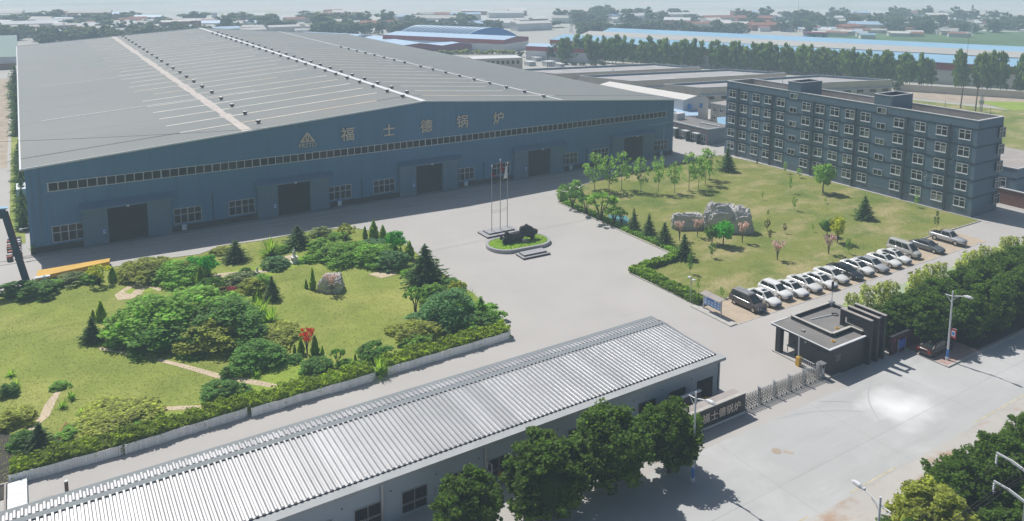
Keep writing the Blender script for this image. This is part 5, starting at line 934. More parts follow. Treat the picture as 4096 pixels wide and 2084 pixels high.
# roof panels: each bay of the two slopes is its own sheet
NB = 28
bw = FD / NB
def roof_panel(side):
    mb = MB()
    x0, z0, x1, z1 = (-0.35, FE - .03, FX, FR) if side == 0 else (FX, FR, FW + .35, FE - .03)
    a, b = 0.0, bw - 0.02
    n = 6
    for i in range(n):
        t0, t1 = i / n, (i + 1) / n
        xa, xb = x0 + (x1 - x0) * t0, x0 + (x1 - x0) * t1
        za, zb = z0 + (z1 - z0) * t0 + .10, z0 + (z1 - z0) * t1 + .10
        mb.quad((xa, a, za), (xb, a, zb), (xb, b, zb), (xa, b, za))
    mb.quad((x0, a, z0), (x0, b, z0), (x0, b, z0 + .1), (x0, a, z0 + .1)) if side == 0 else mb.quad((x1, b, z1), (x1, a, z1), (x1, a, z1 + .1), (x1, b, z1 + .1))
    mb.quad((x0, a, z0 - .02), (x1, a, z1 - .02), (x1, a, z1 + .1), (x0, a, z0 + .1))
    return mb.mesh('roof_panel', 'factory_roof')
rp = [roof_panel(0), roof_panel(1)]
for k in range(NB):
    for sd in (0, 1):
        link('roof_panel', rp[sd], fac, (0, k * bw - (0.25 if k == 0 else 0), 0.004 * (k % 2)))
def slope_z(x): return FE + (FR - FE) * (x / FX if x < FX else (FW - x) / (FW - FX))
# raised seams running down the slopes
def seam(x0, x1):
    mb = MB()
    mb.bar((x0, 0, slope_z(x0) + .115), (x1, 0, slope_z(x1) + .115), 0.42, 0.03)
    return mb.mesh('roof_seam', 'roof_seam')
rs = random.Random(3)
seamL = [seam(20 + k, 57 - 3 * k) for k in range(4)]
seamR = [seam(63 + k, 93 - 4 * k) for k in range(3)]
for k in range(27):
    y = (k + 1) * bw - .01
    link('roof_seam', seamL[0 if k % 3 else rs.randrange(4)], fac, (rs.uniform(-2, 2) * 0, y, 0))
    if k < 22: link('roof_seam', seamR[rs.randrange(3)], fac, (0, y, 0))
for y, xa, xb in ((38, 3, 40), (86, 4, 30), (120, 12, 26)):
    mb = MB(); mb.bar((xa, y, slope_z(xa) + .125), (xb, y, slope_z(xb) + .125), 0.3, 0.05); wpart(fac, 'roof_seam', mb, 'roof_trim')
mb = MB(); mb.box(FX - .55, FX + .55, -0.3, FD, FR + .10, FR + .2); wpart(fac, 'ridge_cap', mb, 'roof_trim')
mb = MB()
for k in range(60):
    y0 = k * FD / 60
    w = rs.uniform(.55, .95)
    mb.quad((29.7 - w, y0, slope_z(29.7 - w) + .135), (29.7 + w, y0, slope_z(29.7 + w) + .135), (29.7 + w, y0 + FD / 60, slope_z(29.7 + w) + .135), (29.7 - w, y0 + FD / 60, slope_z(29.7 - w) + .135))
wpart(fac, 'roof_flashing', mb, 'roof_flash')
mb = MB(); mb.box(90.1 - .22, 90.1 + .22, -0.1, FD, slope_z(90.1) + .05, slope_z(90.1) + .17); wpart(fac, 'roof_flashing', mb, 'roof_trim')
mb = MB()
mb.bar((-0.4, -0.3, FE + .07), (FX, -0.3, FR + .14), 0.16, 0.24)
mb.bar((FX, -0.3, FR + .14), (FW + .4, -0.3, FE + .07), 0.16, 0.24)
wpart(fac, 'verge_trim', mb, 'roof_trim')
mb = MB(); mb.bar((-0.45, -0.3, FE), (-0.45, FD, FE), 0.22, 0.22); wpart(fac, 'gutter', mb, 'roof_trim')
mb = MB(); mb.bar((-0.4, FD + .1, FE + .07), (FX, FD + .1, FR + .14), 0.2, 0.25); mb.bar((FX, FD + .1, FR + .14), (FW + .4, FD + .1, FE + .07), 0.2, 0.25); wpart(fac, 'verge_trim', mb, 'roof_trim')
# roof ventilators
def ventilator():
    mb = MB()
    mb.box(-.62, .62, -.62, .62, 0, .12, 1)
    mb.cyl((0, 0, .1), .34, .22, 10, 0)
    for k in range(12):
        a = k * math.pi / 6
        mb.bar((.48 * math.cos(a), .48 * math.sin(a), .3), (.48 * math.cos(a), .48 * math.sin(a), .82), .10, .05, 0)
    mb.cyl((0, 0, .3), .42, .52, 10, 0)
    mb.cyl((0, 0, .82), .5, .10, 10, 1, r2=.2)
    return mb.mesh('ventilator', ['vent_metal', 'roof_trim'])
vm = ventilator()
def vent(x, y): link('ventilator', vm, fac, (x, y, slope_z(x) + .08), rs.uniform(0, 6), (.74, .74, .74))
for k in range(22): vent(32.4 + rs.uniform(-.1, .1), 4.5 + k * 9.35)
for k in range(24):
    vent(58.6, 6.2 + k * 7.35)
    vent(61.2, 10.2 + k * 7.35)
for k in range(17): vent(88.2, 4.0 + k * 7.35 + (3.0 if k > 8 else 0))
# the long strip of windows
band = link('window_band', None, fac) if False else None
mb = MB()
mb.box(2.45, 117.9, -0.10, 0.02, 8.62, 8.72); mb.box(2.45, 117.9, -0.10, 0.02, 9.86, 9.96)
NP = 96
pw = (117.7 - 2.6) / NP
for k in range(NP + 1):
    x = 2.6 + k * pw
    w = .10 if k % 6 else .15
    mb.box(x - w / 2, x + w / 2, -0.09, 0.02, 8.72, 9.86)
wb = wpart(fac, 'window_band', mb, 'steel_white')
pm = MB().quad((0, 0, 0), (pw - .09, 0, 0), (pw - .09, 0, 1.14), (0, 0, 1.14)).mesh('pane', 'glass_dark')
for k in range(NP): link('pane', pm, wb, (2.6 + k * pw + .045, -0.03 + .012 * (k % 2), 8.72))
# eight-pane windows
def grid_window(w, h, cols, rows, fmat, gmat, splits=None, bar=.07, depth=.08, mid=None):
    """returns (frame mesh, [(pane mesh, location), ...]); origin at the lower left corner, facing -Y"""
    mb = MB()
    xs = [w * i / cols for i in range(cols + 1)]
    zs = splits or [h * i / rows for i in range(rows + 1)]
    for i, x in enumerate(xs):
        b = bar * (1.5 if mid and i in mid else 1)
        mb.box(x - b / 2, x + b / 2, -depth, 0.0, -bar / 2, h + bar / 2)
    for z in zs: mb.box(bar / 2, w - bar / 2, -depth * .9, 0.01, z - bar / 2, z + bar / 2)
    fr = mb.mesh('window', fmat)
    panes = {}
    out = []
    for i in range(cols):
        for j in range(len(zs) - 1):
            pw_, ph_ = xs[i + 1] - xs[i], zs[j + 1] - zs[j]
            key = (round(pw_, 3), round(ph_, 3))
            if key not in panes: panes[key] = MB().quad((0, 0, 0), (pw_, 0, 0), (pw_, 0, ph_), (0, 0, ph_)).mesh('pane', gmat)
            out.append((panes[key], (xs[i], -0.02, zs[j])))
    return fr, out
def put_window(t, win, loc, rz=0.0, name='window'):
    o = link(name, win[0], t, loc, rz)
    for me, l in win[1]: link('pane', me, o, l)
    return o
fw = grid_window(3.9, 2.3, 4, 2, 'frame_white', 'glass_dark', splits=[0, 1.35, 2.3], bar=.09, mid=[2])
for x in (2.7, 18.4, 26.35, 42.3, 50.25, 66.1, 73.95, 90.0, 98.0, 114.4): put_window(fac, fw, (x, -0.012, 1.28))
# doors, each a dark opening between two sliding leaves under a canopy
for x0 in (6.45, 30.7, 54.95, 78.6, 102.6):
    mb = MB(); mb.box(x0 + 3.1, x0 + 8.4, -0.08, .3, 0.03, 5.45); d = wpart(fac, 'doorway', mb, 'dark_opening')
    for xa in (x0 - .05, x0 + 8.35):
        mb = MB(); mb.box(xa, xa + 3.2, -0.55, -0.09, 0.06, 5.45)
        for k in range(4): mb.box(xa + .1 + k * .95, xa + .16 + k * .95, -0.58, -0.55, .1, 5.4)
        wpart(fac, 'door_leaf', mb, 'factory_panel', parent=d)
    mb = MB()
    mb.quad((x0 - .3, -1.6, 5.75), (x0 + 12.0, -1.6, 5.75), (x0 + 12.0, -.01, 6.35), (x0 - .3, -.01, 6.35))
    mb.quad((x0 - .3, -1.6, 5.55), (x0 - .3, -1.6, 5.75), (x0 - .3, -.01, 6.35), (x0 - .3, -.01, 5.55))
    mb.quad((x0 + 12, -1.6, 5.75), (x0 + 12, -1.6, 5.55), (x0 + 12, -.01, 5.55), (x0 + 12, -.01, 6.35))
    mb.quad((x0 - .3, -1.6, 5.55), (x0 + 12, -1.6, 5.55), (x0 + 12, -1.6, 5.75), (x0 - .3, -1.6, 5.75))
    mb.quad((x0 - .3, -.01, 5.55), (x0 + 12, -.01, 5.55), (x0 + 12, -1.6, 5.55), (x0 - .3, -1.6, 5.55))
    wpart(fac, 'canopy', mb, 'factory_panel', parent=d)
    mb = MB(); mb.box(x0 + 5.55, x0 + 5.9, -1.75, -1.6, 5.45, 5.72); wpart(fac, 'floodlight', mb, 'frame_white', parent=d)
    mb = MB(); mb.box(x0 + 2.35, x0 + 2.85, -.60, -.585, 1.5, 2.3); mb.box(x0 + 2.41, x0 + 2.58, -.606, -.60, 1.95, 2.2, 1); mb.box(x0 + 2.63, x0 + 2.8, -.606, -.60, 1.95, 2.2, 1); mb.box(x0 + 2.41, x0 + 2.8, -.606, -.60, 1.6, 1.85, 1)
    wpart(fac, 'notice_plate', mb, ['sign_blue', 'sign_white'])
for x in (24.0, 48.1, 72.1, 96.2): # downpipes and conduits
    mb = MB(); mb.bar((x, -.08, 1), (x, -.08, 5.2 if x < 30 else 4.2), .09, .09, up=(0, 1, 0)); wpart(fac, 'downpipe', mb, 'grime')
mb = MB(); mb.bar((117.2, -.06, 2), (117.2, -.06, 7.2), .07, .07, up=(0, 1, 0)); mb.bar((113, -.06, 7.2), (119.9, -.06, 7.35), .07, .07); wpart(fac, 'conduit', mb, 'roof_trim')
for x in (.6, 1.5): # corner trims
    mb = MB(); mb.bar((x, -.05, .9), (x, -.05, slope_z(x) - .1), .08, .06, up=(0, 1, 0)); wpart(fac, 'corner_trim', mb, 'factory_panel')
mb = MB(); mb.bar((-.1, -.05, 3.9), (-.9, -.35, 3.95), .08, .08); mb.box(-1.15, -.75, -.5, -.25, 3.8, 4.02); wpart(fac, 'camera', mb, 'frame_white')
# lettering and emblem on the gable
for ch, x, z, s in (('福', 45.8, 12.28, 2.45), ('士', 53.2, 12.22, 2.35), ('德', 60.3, 12.25, 2.45), ('锅', 67.55, 12.4, 2.5), ('炉', 75.2, 12.35, 2.5)):
    me = text_mesh('letter', ch, s, 0.09, ['tan_letter', 'letter_side'], 0.035)
    o = link('letter', me, fac, (x, -0.14, z - .1)); o.rotation_euler = (R(90), 0, 0)
def emblem(t, x, y, z, w, name='emblem', text=True):
    """tan triangle with dark rays cut into it and FRSTD below; facing -Y"""
    h = w * .60
    mb = MB()
    tri = [(-w / 2, 0), (w / 2, 0), (w * .06, h), (-w * .06, h)]
    mb.v += [(a, -.06, b) for a, b in tri] + [(a, 0, b) for a, b in tri]
    mb.f += [(0, 1, 2, 3), (4, 5, 1, 0), (5, 6, 2, 1), (6, 7, 3, 2), (7, 4, 0, 3)]; mb.m += [0, 1, 1, 1, 1]
    for ang, l0, l1, ww in ((-58, .10, .42, .05), (-30, .12, .52, .055), (0, .20, .62, .05), (30, .12, .52, .055), (58, .10, .42, .05)):
        dx, dz = math.sin(R(ang)), math.cos(R(ang))
        a, b, c = (dx * l0 * w * .8, dz * l0 * w * .8 + .02 * w), (dx * (l0 + l1) * .4 * w, dz * (l0 + l1) * .4 * w), (dx * l1 * w * .8, dz * l1 * w * .8)
        px, pz = dz * ww * w, -dx * ww * w
        q = [(a[0], a[1]), (b[0] + px, b[1] + pz), (c[0], c[1]), (b[0] - px, b[1] - pz)]
        q = [(u, max(.02 * w, min(v, h * .93))) for u, v in q]
        mb.poly([(u, -.075, v) for u, v in q][::-1], 1)
    o = link(name, mb.mesh(name, ['tan_letter', 'letter_side']), t, (x, y, z))
    if text:
        me = text_mesh('letter', 'FRSTD', w * .40, .05, ['tan_letter', 'letter_side'], .012)
        q = link('letter', me, t, (x, y - .05, z - w * .22)); q.rotation_euler = (R(90), 0, 0)
    return o
emblem(fac, 39.0, -0.1, 11.75, 2.6)
# white cabinets leaning on the plinth
for k, (x, near) in enumerate(((19.7, 'under the window east of the first door'), (44.0, 'under the window east of the second door'), (68.1, 'under the window east of the third door'), (92.0, 'under the window east of the fourth door'), (116.3, 'by the east corner of the factory'))):
    t = thing('notice_box', 'white notice box with a blue top ' + near, 'notice box', (x, -.45, 0.012), 0, 'notice boxes along the factory front')
    mb = MB(); mb.box(-.32, .32, -.12, .12, .25, 1.15); part(t, 'panel', mb, 'sign_white')
    mb = MB(); mb.box(-.34, .34, -.14, .14, 1.15, 1.3); part(t, 'header', mb, 'sign_blue')
    for sx in (-.25, .25):
        mb = MB(); mb.box(sx - .03, sx + .03, -.03, .03, 0, .25); part(t, 'leg', mb, 'grey_metal')

# ------------------------------------------------------------------ the office block
OX, OY0, OY1, OH, OW = 130.75, -60.75, -5.3, 16.4, 8.0
off = thing('office_building', 'long five-storey dark grey-blue office block with white windows facing the lawn', 'office building', (OX, OY0, 0))
mb = MB()
mb.quad((OX, OY1, 0), (OX, OY0, 0), (OX, OY0, OH - .12), (OX, OY1, OH - .12))
mb.quad((OX, OY0, 0), (OX + OW, OY0, 0), (OX + OW, OY0, OH - .12), (OX, OY0, OH - .12))
mb.quad((OX + OW, OY0, 0), (OX + OW, OY1, 0), (OX + OW, OY1, OH - .12), (OX + OW, OY0, OH - .12))
mb.quad((OX + OW, OY1, 0), (OX, OY1, 0), (OX, OY1, OH - .12), (OX + OW, OY1, OH - .12))
wpart(off, 'wall', mb, 'office_wall')
mb = MB(); i = .28
mb.quad((OX + i, OY0 + i, 15.0), (OX + OW - i, OY0 + i, 15.0), (OX + OW - i, OY1 - i, 15.0), (OX + i, OY1 - i, 15.0))
wpart(off, 'roof', mb, 'tar_roof')
mb = MB()
mb.quad((OX + i, OY0 + i, 15), (OX + i, OY1 - i, 15), (OX + i, OY1 - i, OH - .1), (OX + i, OY0 + i, OH - .1))
mb.quad((OX + OW - i, OY1 - i, 15), (OX + OW - i, OY0 + i, 15), (OX + OW - i, OY0 + i, OH - .1), (OX + OW - i, OY1 - i, OH - .1))
mb.quad((OX + OW - i, OY0 + i, 15), (OX + i, OY0 + i, 15), (OX + i, OY0 + i, OH - .1), (OX + OW - i, OY0 + i, OH - .1))
mb.quad((OX + i, OY1 - i, 15), (OX + OW - i, OY1 - i, 15), (OX + OW - i, OY1 - i, OH - .1), (OX + i, OY1 - i, OH - .1))
wpart(off, 'parapet', mb, 'parapet_inner')
mb = MB(); e = .04
mb.box(OX - e, OX + i + e, OY0 - e, OY1 + e, OH - .12, OH); mb.box(OX + OW - i - e, OX + OW + e, OY0 - e, OY1 + e, OH - .12, OH)
mb.box(OX + i + e, OX + OW - i - e, OY0 - e, OY0 + i, OH - .12, OH); mb.box(OX + i + e, OX + OW - i - e, OY1 - i, OY1 + e, OH - .12, OH)
wpart(off, 'coping', mb, 'coping')
for z in (14.73, 11.80, 8.93, 6.06, 3.19): # string courses
    mb = MB()
    for dz in (0, .17): mb.box(OX - .05, OX + OW + .05, OY0 - .05, OY1 + .05, z - .03 + dz, z + .04 + dz)
    wpart(off, 'string_course', mb, 'office_band')
mb = MB()
for k in range(6): mb.box(OX - .04, OX + OW + .04, OY0 - .04, OY1 + .04, .02 + k * .24, .20 + k * .24)
wpart(off, 'plinth', mb, 'office_plinth')
for k, y in enumerate((-8.9, -18.15, -28.5, -38.0, -48.35, -56.15)): # downpipes
    mb = MB(); mb.box(OX - .26, OX - .06, y - .13, y + .13, .05, 14.85); mb.cyl((OX - .16, y, 14.85), .19, .22, 8); wpart(off, 'downpipe', mb, 'office_pipe')
ow = grid_window(1.9, 1.55, 2, 2, 'frame_white', 'glass_office', splits=[0, 1.03, 1.55], bar=.085, depth=.07, mid=[1])
sw = grid_window(1.75, 1.0, 2, 1, 'frame_white', 'glass_office', splits=[0, 1.0], bar=.085, depth=.07)
lw = MB(); lw.box(-.08, 1.98, -.16, .02, -.15, -.045); sill = lw.mesh('sill', 'frame_white')
for y in (-7.06, -10.4, -13.79, -17.07, -20.38, -26.73, -29.99, -33.36, -36.73, -40.05, -46.79, -50.83, -54.71, -58.69):
    for z in (13.72, 10.84, 7.96, 5.08, 2.23):
        o = put_window(off, ow, (-.012, y + .95 - OY0, z - .77), -math.pi / 2)
        link('sill', sill, o)
for y in (-23.55, -43.25):
    for z in (15.40, 12.55, 9.68, 6.75, 3.9):
        o = put_window(off, sw, (-.012, y + .87 - OY0, z - .5), -math.pi / 2)
for z in (13.75, 10.85, 7.95, 5.05, 2.2): # bay windows at the far corner of the end wall
    mb = MB(); mb.box(OX + 6.4, OX + OW + .25, OY0 - .35, OY0 - .01, z - .82, z + .82); o = wpart(off, 'bay_window', mb, 'glass_office')
    mb = MB()
    for xx in (6.35, 7.3, 8.22): mb.box(OX + xx - .04, OX + xx + .04, OY0 - .39, OY0 - .35, z - .85, z + .85)
    for zz in (-.85, .25, .82): mb.box(OX + 6.35, OX + OW + .28, OY0 - .385, OY0 - .352, z + zz - .04, z + zz + .04)
    wpart(off, 'frame', mb, 'frame_white', parent=o)
for y0, y1 in ((-25.1, -21.95), (-45.0, -41.6)): # stair towers above the roof
    mb = MB()
    xa, xb, zt = OX - .012, OX + 6.6, 18.25
    mb.quad((xa, y1, 15), (xa, y0, 15), (xa, y0, zt), (xa, y1, zt)); mb.quad((xa, y0, 15), (xb, y0, 15), (xb, y0, zt), (xa, y0, zt))
    mb.quad((xb, y0, 15), (xb, y1, 15), (xb, y1, zt), (xb, y0, zt)); mb.quad((xb, y1, 15), (xa, y1, 15), (xa, y1, zt), (xb, y1, zt))
    tw = wpart(off, 'stair_tower', mb, 'office_wall')
    mb = MB(); j = .2
    mb.box(xa - e, xb + e, y0 - e, y0 + j, zt, zt + .1); mb.box(xa - e, xb + e, y1 - j, y1 + e, zt, zt + .1)
    mb.box(xa - e, xa + j, y0 + j, y1 - j, zt, zt + .1); mb.box(xb - j, xb + e, y0 + j, y1 - j, zt, zt + .1)
    wpart(off, 'coping', mb, 'coping', parent=tw)
    mb = MB(); mb.quad((xa + .1, y0 + .1, zt - .8), (xb - .1, y0 + .1, zt - .8), (xb - .1, y1 - .1, zt - .8), (xa + .1, y1 - .1, zt - .8)); wpart(off, 'roof', mb, 'black', parent=tw)
for y in (-14, -32.5, -38.4, -50.5, -58.5): # lightning rods along the rear parapet
    mb = MB(); mb.tube([(OX + OW - .15, y, OH), (OX + OW - .15, y, OH + 1.1)], .03, 5); wpart(off, 'lightning_rod', mb, 'pole_dark')
# dish aerials and dangling cables on the facade
rr = random.Random(5)
for y, z in ((-31.4, 13.4), (-21.3, 11.6), (-38.6, 12.6), (-48.9, 8.6), (-56.5, 12.9), (-52.4, 5.2), (-57.0, 9.4), (-33.4, 10.2)):
    mb = MB()
    p = [(OX - .08, y, z + .9)]
    for k in range(5): p.append((OX - .08, y + rr.uniform(-.35, .35), z + .6 - k * .42))
    mb.tube(p, .022, 4)
    wpart(off, 'hanging_cable', mb, 'black' if z > 10 else 'pole_white')

# annex and brick wall behind the office
an = thing('annex', 'dark blue two-storey annex with a white window beyond the office end', 'building', (148.2, -56.5, 0))
mb = MB(); mb.quad((148.2, -45, 0), (148.2, -59.3, 0), (148.2, -59.3, 5.6), (148.2, -45, 5.6)); mb.quad((148.2, -59.3, 0), (165, -59.3, 0), (165, -59.3, 5.6), (148.2, -59.3, 5.6)); wpart(an, 'wall', mb, 'office_wall')
mb = MB(); mb.box(148.1, 165, -59.4, -45, 5.6, 5.75); wpart(an, 'coping', mb, 'coping')
mb = MB(); mb.quad((148.4, -59.1, 5.76), (165, -59.1, 5.76), (165, -45, 5.76), (148.4, -45, 5.76)); wpart(an, 'roof', mb, 'parapet_inner')
mb = MB(); mb.box(148.14, 165, -59.36, -45, 3.6, 3.7); mb.box(148.14, 165, -59.36, -45, 3.78, 3.86); wpart(an, 'string_course', mb, 'office_band')
aw = grid_window(2.0, 1.6, 2, 2, 'frame_white', 'glass_office', splits=[0, 1.08, 1.6], bar=.09)
put_window(an, aw, (-.012, 1.0, 2.0), -math.pi / 2)
put_window(an, aw, (-.012, 6.0, 2.0), -math.pi / 2)
bw_ = thing('brick_wall', 'low red brick wall with a pale coping behind the office end', 'wall', (143.7, -58, 0))
mb = MB(); mb.box(143.6, 143.85, -64.2, -50, 0, 2.7); wpart(bw_, 'masonry', mb, 'brick')
mb = MB(); mb.box(143.5, 143.95, -64.3, -50, 2.7, 2.85); wpart(bw_, 'coping', mb, 'coping')
sheet('back_path', 'concrete', rect(142.6, -64, 143.5, -50), 0.02)

# ------------------------------------------------------------------ the low building along the street
fb = thing('street_building', 'long low grey-walled building under white corrugated roof sheets along the street', 'building', (54.3, -78.0, 0))
BX0, BX1, BY, BE = -9.0, 54.33, -78.0, 3.32
mb = MB()
mb.quad((BX0, BY, 0), (BX1, BY, 0), (BX1, BY, BE), (BX0, BY, BE)); mb.quad((BX1, BY, 0), (BX1, -68.4, 0), (BX1, -68.4, 3.6), (BX1, BY, BE)); mb.quad((BX1, -68.4, 0), (BX0, -68.4, 0), (BX0, -68.4, 3.6), (BX1, -68.4, 3.6))
wpart(fb, 'wall', mb, 'grey_render')
mb = MB(); mb.box(BX0, BX1 + .45, BY - .30, -77.25, BE, 3.60); wpart(fb, 'eave_slab', mb, 'eave_concrete')
mb = MB(); mb.box(BX0, BX1, -77.25, -68.0, 3.45, 3.63); wpart(fb, 'roof_deck', mb, 'eave_concrete')
mb = MB(); mb.box(BX0, BX1 + .1, -68.50, -67.95, 3.63, 3.88); wpart(fb, 'rear_gutter', mb, 'ridge_metal')
PITCH = .42
def rib_sheet(y0, z0, y1, z1, ribs):
    mb = MB()
    prof = []
    for k in range(ribs):
        x = k * PITCH
        prof += [(x, .0), (x + .13, .0), (x + .20, .13), (x + .32, .13), (x + .41, .0)]
    prof.append((ribs * PITCH + .05, 0))
    for (xa, ha), (xb, hb) in zip(prof, prof[1:]):
        mb.quad((xa, y0, z0 + ha), (xb, y0, z0 + hb), (xb, y1, z1 + hb), (xa, y1, z1 + ha))
    for k in range(ribs):
        x = k * PITCH
        mb.quad((x + .13, y0, z0), (x + .41, y0, z0), (x + .32, y0, z0 + .13), (x + .20, y0, z0 + .13))
        mb.quad((x + .41, y1, z1), (x + .13, y1, z1), (x + .20, y1, z1 + .13), (x + .32, y1, z1 + .13))
    return mb.mesh('roof_sheet', 'sheet_metal')
s1 = rib_sheet(0, 0, 7.32, .22, 4)
s2 = rib_sheet(0, 0, .92, -.03, 4)
for k in range(38):
    x = BX1 - (k + 1) * 4 * PITCH
    link('roof_sheet', s1, fb, (x - 54.3, -77.40 - BY, 3.66 + .006 * (k % 2)))
    link('roof_sheet', s2, fb, (x - 54.3, -69.42 - BY, 3.90 + .005 * (k % 2)))
mb = MB()
mb.quad((BX0, -70.10, 3.99), (BX1 + .03, -70.10, 3.99), (BX1 + .03, -69.5, 3.99), (BX0, -69.5, 3.99)); mb.quad((BX0, -70.10, 3.86), (BX1 + .03, -70.10, 3.86), (BX1 + .03, -70.10, 3.99), (BX0, -70.10, 3.99)); mb.quad((BX0, -69.5, 3.99), (BX1 + .03, -69.5, 3.99), (BX1 + .03, -69.42, 3.88), (BX0, -69.42, 3.88))
wpart(fb, 'ridge_cap', mb, 'ridge_metal')
mb = MB(); mb.poly([(BX1 + .02, -77.3, 3.6), (BX1 + .02, -68.4, 3.6), (BX1 + .02, -69.4, 4.0), (BX1 + .02, -70.1, 4.0)]); wpart(fb, 'verge_trim', mb, 'ridge_metal')
sx = lambda x: .82 + .98 * (x - .82)
bwn = grid_window(1.98, 1.66, 2, 2, 'grey_metal', 'glass_dark', splits=[0, .62, .72, 1.66], bar=.05, depth=.05)
# window with steel bars
mb = MB()
for k in range(15): mb.bar((.07 + k * .135, -.10, .72), (.07 + k * .135, -.10, 1.66), .018, .018, up=(0, 1, 0))
barm = mb.mesh('grille', 'pole_dark')
for x in (7.35, 11.1, 14.8, 18.5, 22.17, 25.8, 29.5, 33.14, 37.3, 41.45, 45.1, 48.8):
    o = put_window(fb, bwn, (sx(x) - 54.3, -.012, .30))
    link('grille', barm, o)
mb = MB(); mb.box(sx(52.4), sx(54.45), BY - .03, BY + .05, .0, 1.97); d = wpart(fb, 'door', mb, 'dark_opening')
mb = MB()
for k in range(12): mb.bar((sx(52.45) + k * .17, BY - .06, 1.25), (sx(52.45) + k * .17, BY - .06, 1.95), .02, .02, up=(0, 1, 0))
mb.bar((sx(52.4), BY - .06, 1.22), (sx(54.45), BY - .06, 1.22), .05, .05); mb.bar((sx(53.4), BY - .06, .05), (sx(53.4), BY - .06, 1.97), .05, .05, up=(0, 1, 0))
wpart(fb, 'grille', mb, 'pole_dark', parent=d)
for x in (20.56, 29.21): # downpipes
    mb = MB(); mb.box(sx(x) - .09, sx(x) + .09, BY - .22, BY - .03, 0, BE); mb.box(sx(x) - .085, sx(x) - .05, BY - .23, BY - .22, 0, BE); wpart(fb, 'downpipe', mb, 'grey_metal')
mb = MB(); mb.tube([(54.1, BY - .03, 3.3), (54.12, BY - .05, 2.4), (54.05, BY - .05, 1.5), (54.1, BY - .04, .3)], .03, 5); wpart(fb, 'hanging_cable', mb, 'black')
for x, dz in ((24.83, 0), (25.24, .1), (40.4, 1.3), (36.2, .1)):
    mb = MB(); x_ = sx(x)
    mb.tube([(x_, BY - .04, 1.5 + dz), (x_ + .07, BY - .06, 1.2 + dz), (x_ - .06, BY - .06, .9 + dz), (x_ + .12, BY - .06, .75 + dz)], .018, 4); wpart(fb, 'hanging_cable', mb, 'black')
for x in (17.6, 21.3, 25.0, 28.7, 36.2, 40.4, 44.5, 47.9, 51.6): # small drain holes with pipe stubs
    mb = MB(); mb.cyl((sx(x), BY, 2.45), .045, -.07, 7, axis='Y'); wpart(fb, 'pipe_stub', mb, 'black')
cage = thing('window_cage', 'rusty steel window cage with plank shelves hung on the grey street wall', 'window cage', (sx(30.5), BY - .02, 1.0))
cx0, cx1 = sx(29.45), sx(31.6)
mb = MB()
for x in (cx0, cx1):
    for y in (BY - .05, BY - .75): mb.bar((x, y, .45), (x, y, 2.05), .05, .05, up=(0, 1, 0))
    for z in (.5, 1.25, 2.0): mb.bar((x, BY - .03, z), (x, BY - .78, z), .05, .05)
wpart(cage, 'frame', mb, 'pole_white')
mb = MB(); mb.box(cx0, cx1, BY - .78, BY - .05, .42, .49); wpart(cage, 'shelf', mb, 'grey_metal')
mb = MB(); mb.bar((cx0 + .5, BY - .8, .5), (cx1, BY - .8, 1.5), .05, .05); wpart(cage, 'brace', mb, 'pole_white')
bk = thing('bucket', 'orange plastic bucket standing on the window cage shelf', 'bucket', (sx(30.35), BY - .55, .49))
mb = MB(); mb.cyl((0, 0, 0), .15, .42, 14, r2=.2); part(bk, 'pail', mb, 'orange_bucket')
mb = MB(); mb.cyl((0, 0, .42), .215, .03, 14); part(bk, 'rim', mb, 'orange_bucket')

# ------------------------------------------------------------------ gate, sign wall and gatehouse
sg = thing('sign_wall', 'black company sign wall with tan lettering beside the sliding gate', 'sign', (50.5, -81.7, 0))
mb = MB(); mb.box(45.6, 53.6, -81.9, -81.62, .28, 1.98); wpart(sg, 'board', mb, 'black_tile')
mb = MB(); mb.box(45.55, 53.66, -81.97, -81.55, .06, .28); wpart(sg, 'base', mb, 'coping')
mb = MB(); mb.box(45.58, 53.64, -81.94, -81.58, 1.98, 2.05); wpart(sg, 'coping', mb, 'kerb_stone')
mb = MB(); mb.box(46.9, 53.7, -81.54, -80.35, .02, 1.70); wpart(sg, 'gate_housing', mb, 'parapet_inner')
for ch, x, z in (('福', 48.62, 1.08), ('士', 49.62, 1.06), ('德', 50.6, 1.08), ('锅', 51.56, 1.07), ('炉', 52.5, 1.07)):
    me = text_mesh('letter', ch, 0.92, 0.03, ['tan_letter', 'letter_side'], 0.014)
    o = link('letter', me, sg, (x - 50.5, -.25, z)); o.rotation_euler = (R(90), 0, 0)
emblem(sg, 47.45 - 50.5, -.205, .92, .95)
w2 = thing('screen_wall', 'short black screen wall with a white coping behind the sign wall', 'wall', (47.5, -79.15, 0))
mb = MB(); mb.box(44.9, 50.6, -79.28, -79.05, 0, 1.85); wpart(w2, 'panel', mb, 'black_tile')
mb = MB(); mb.box(44.86, 50.64, -79.32, -79.01, 1.85, 1.95); wpart(w2, 'coping', mb, 'coping')
mb = MB(); mb.box(50.95, 51.35, -79.6, -79.2, 0, .95); mb.box(50.92, 51.38, -79.63, -79.17, .95, 1.05); solo('waste_bin', mb, 'yellow_paint', 'yellow bin standing at the end of the black screen wall', 'bin')

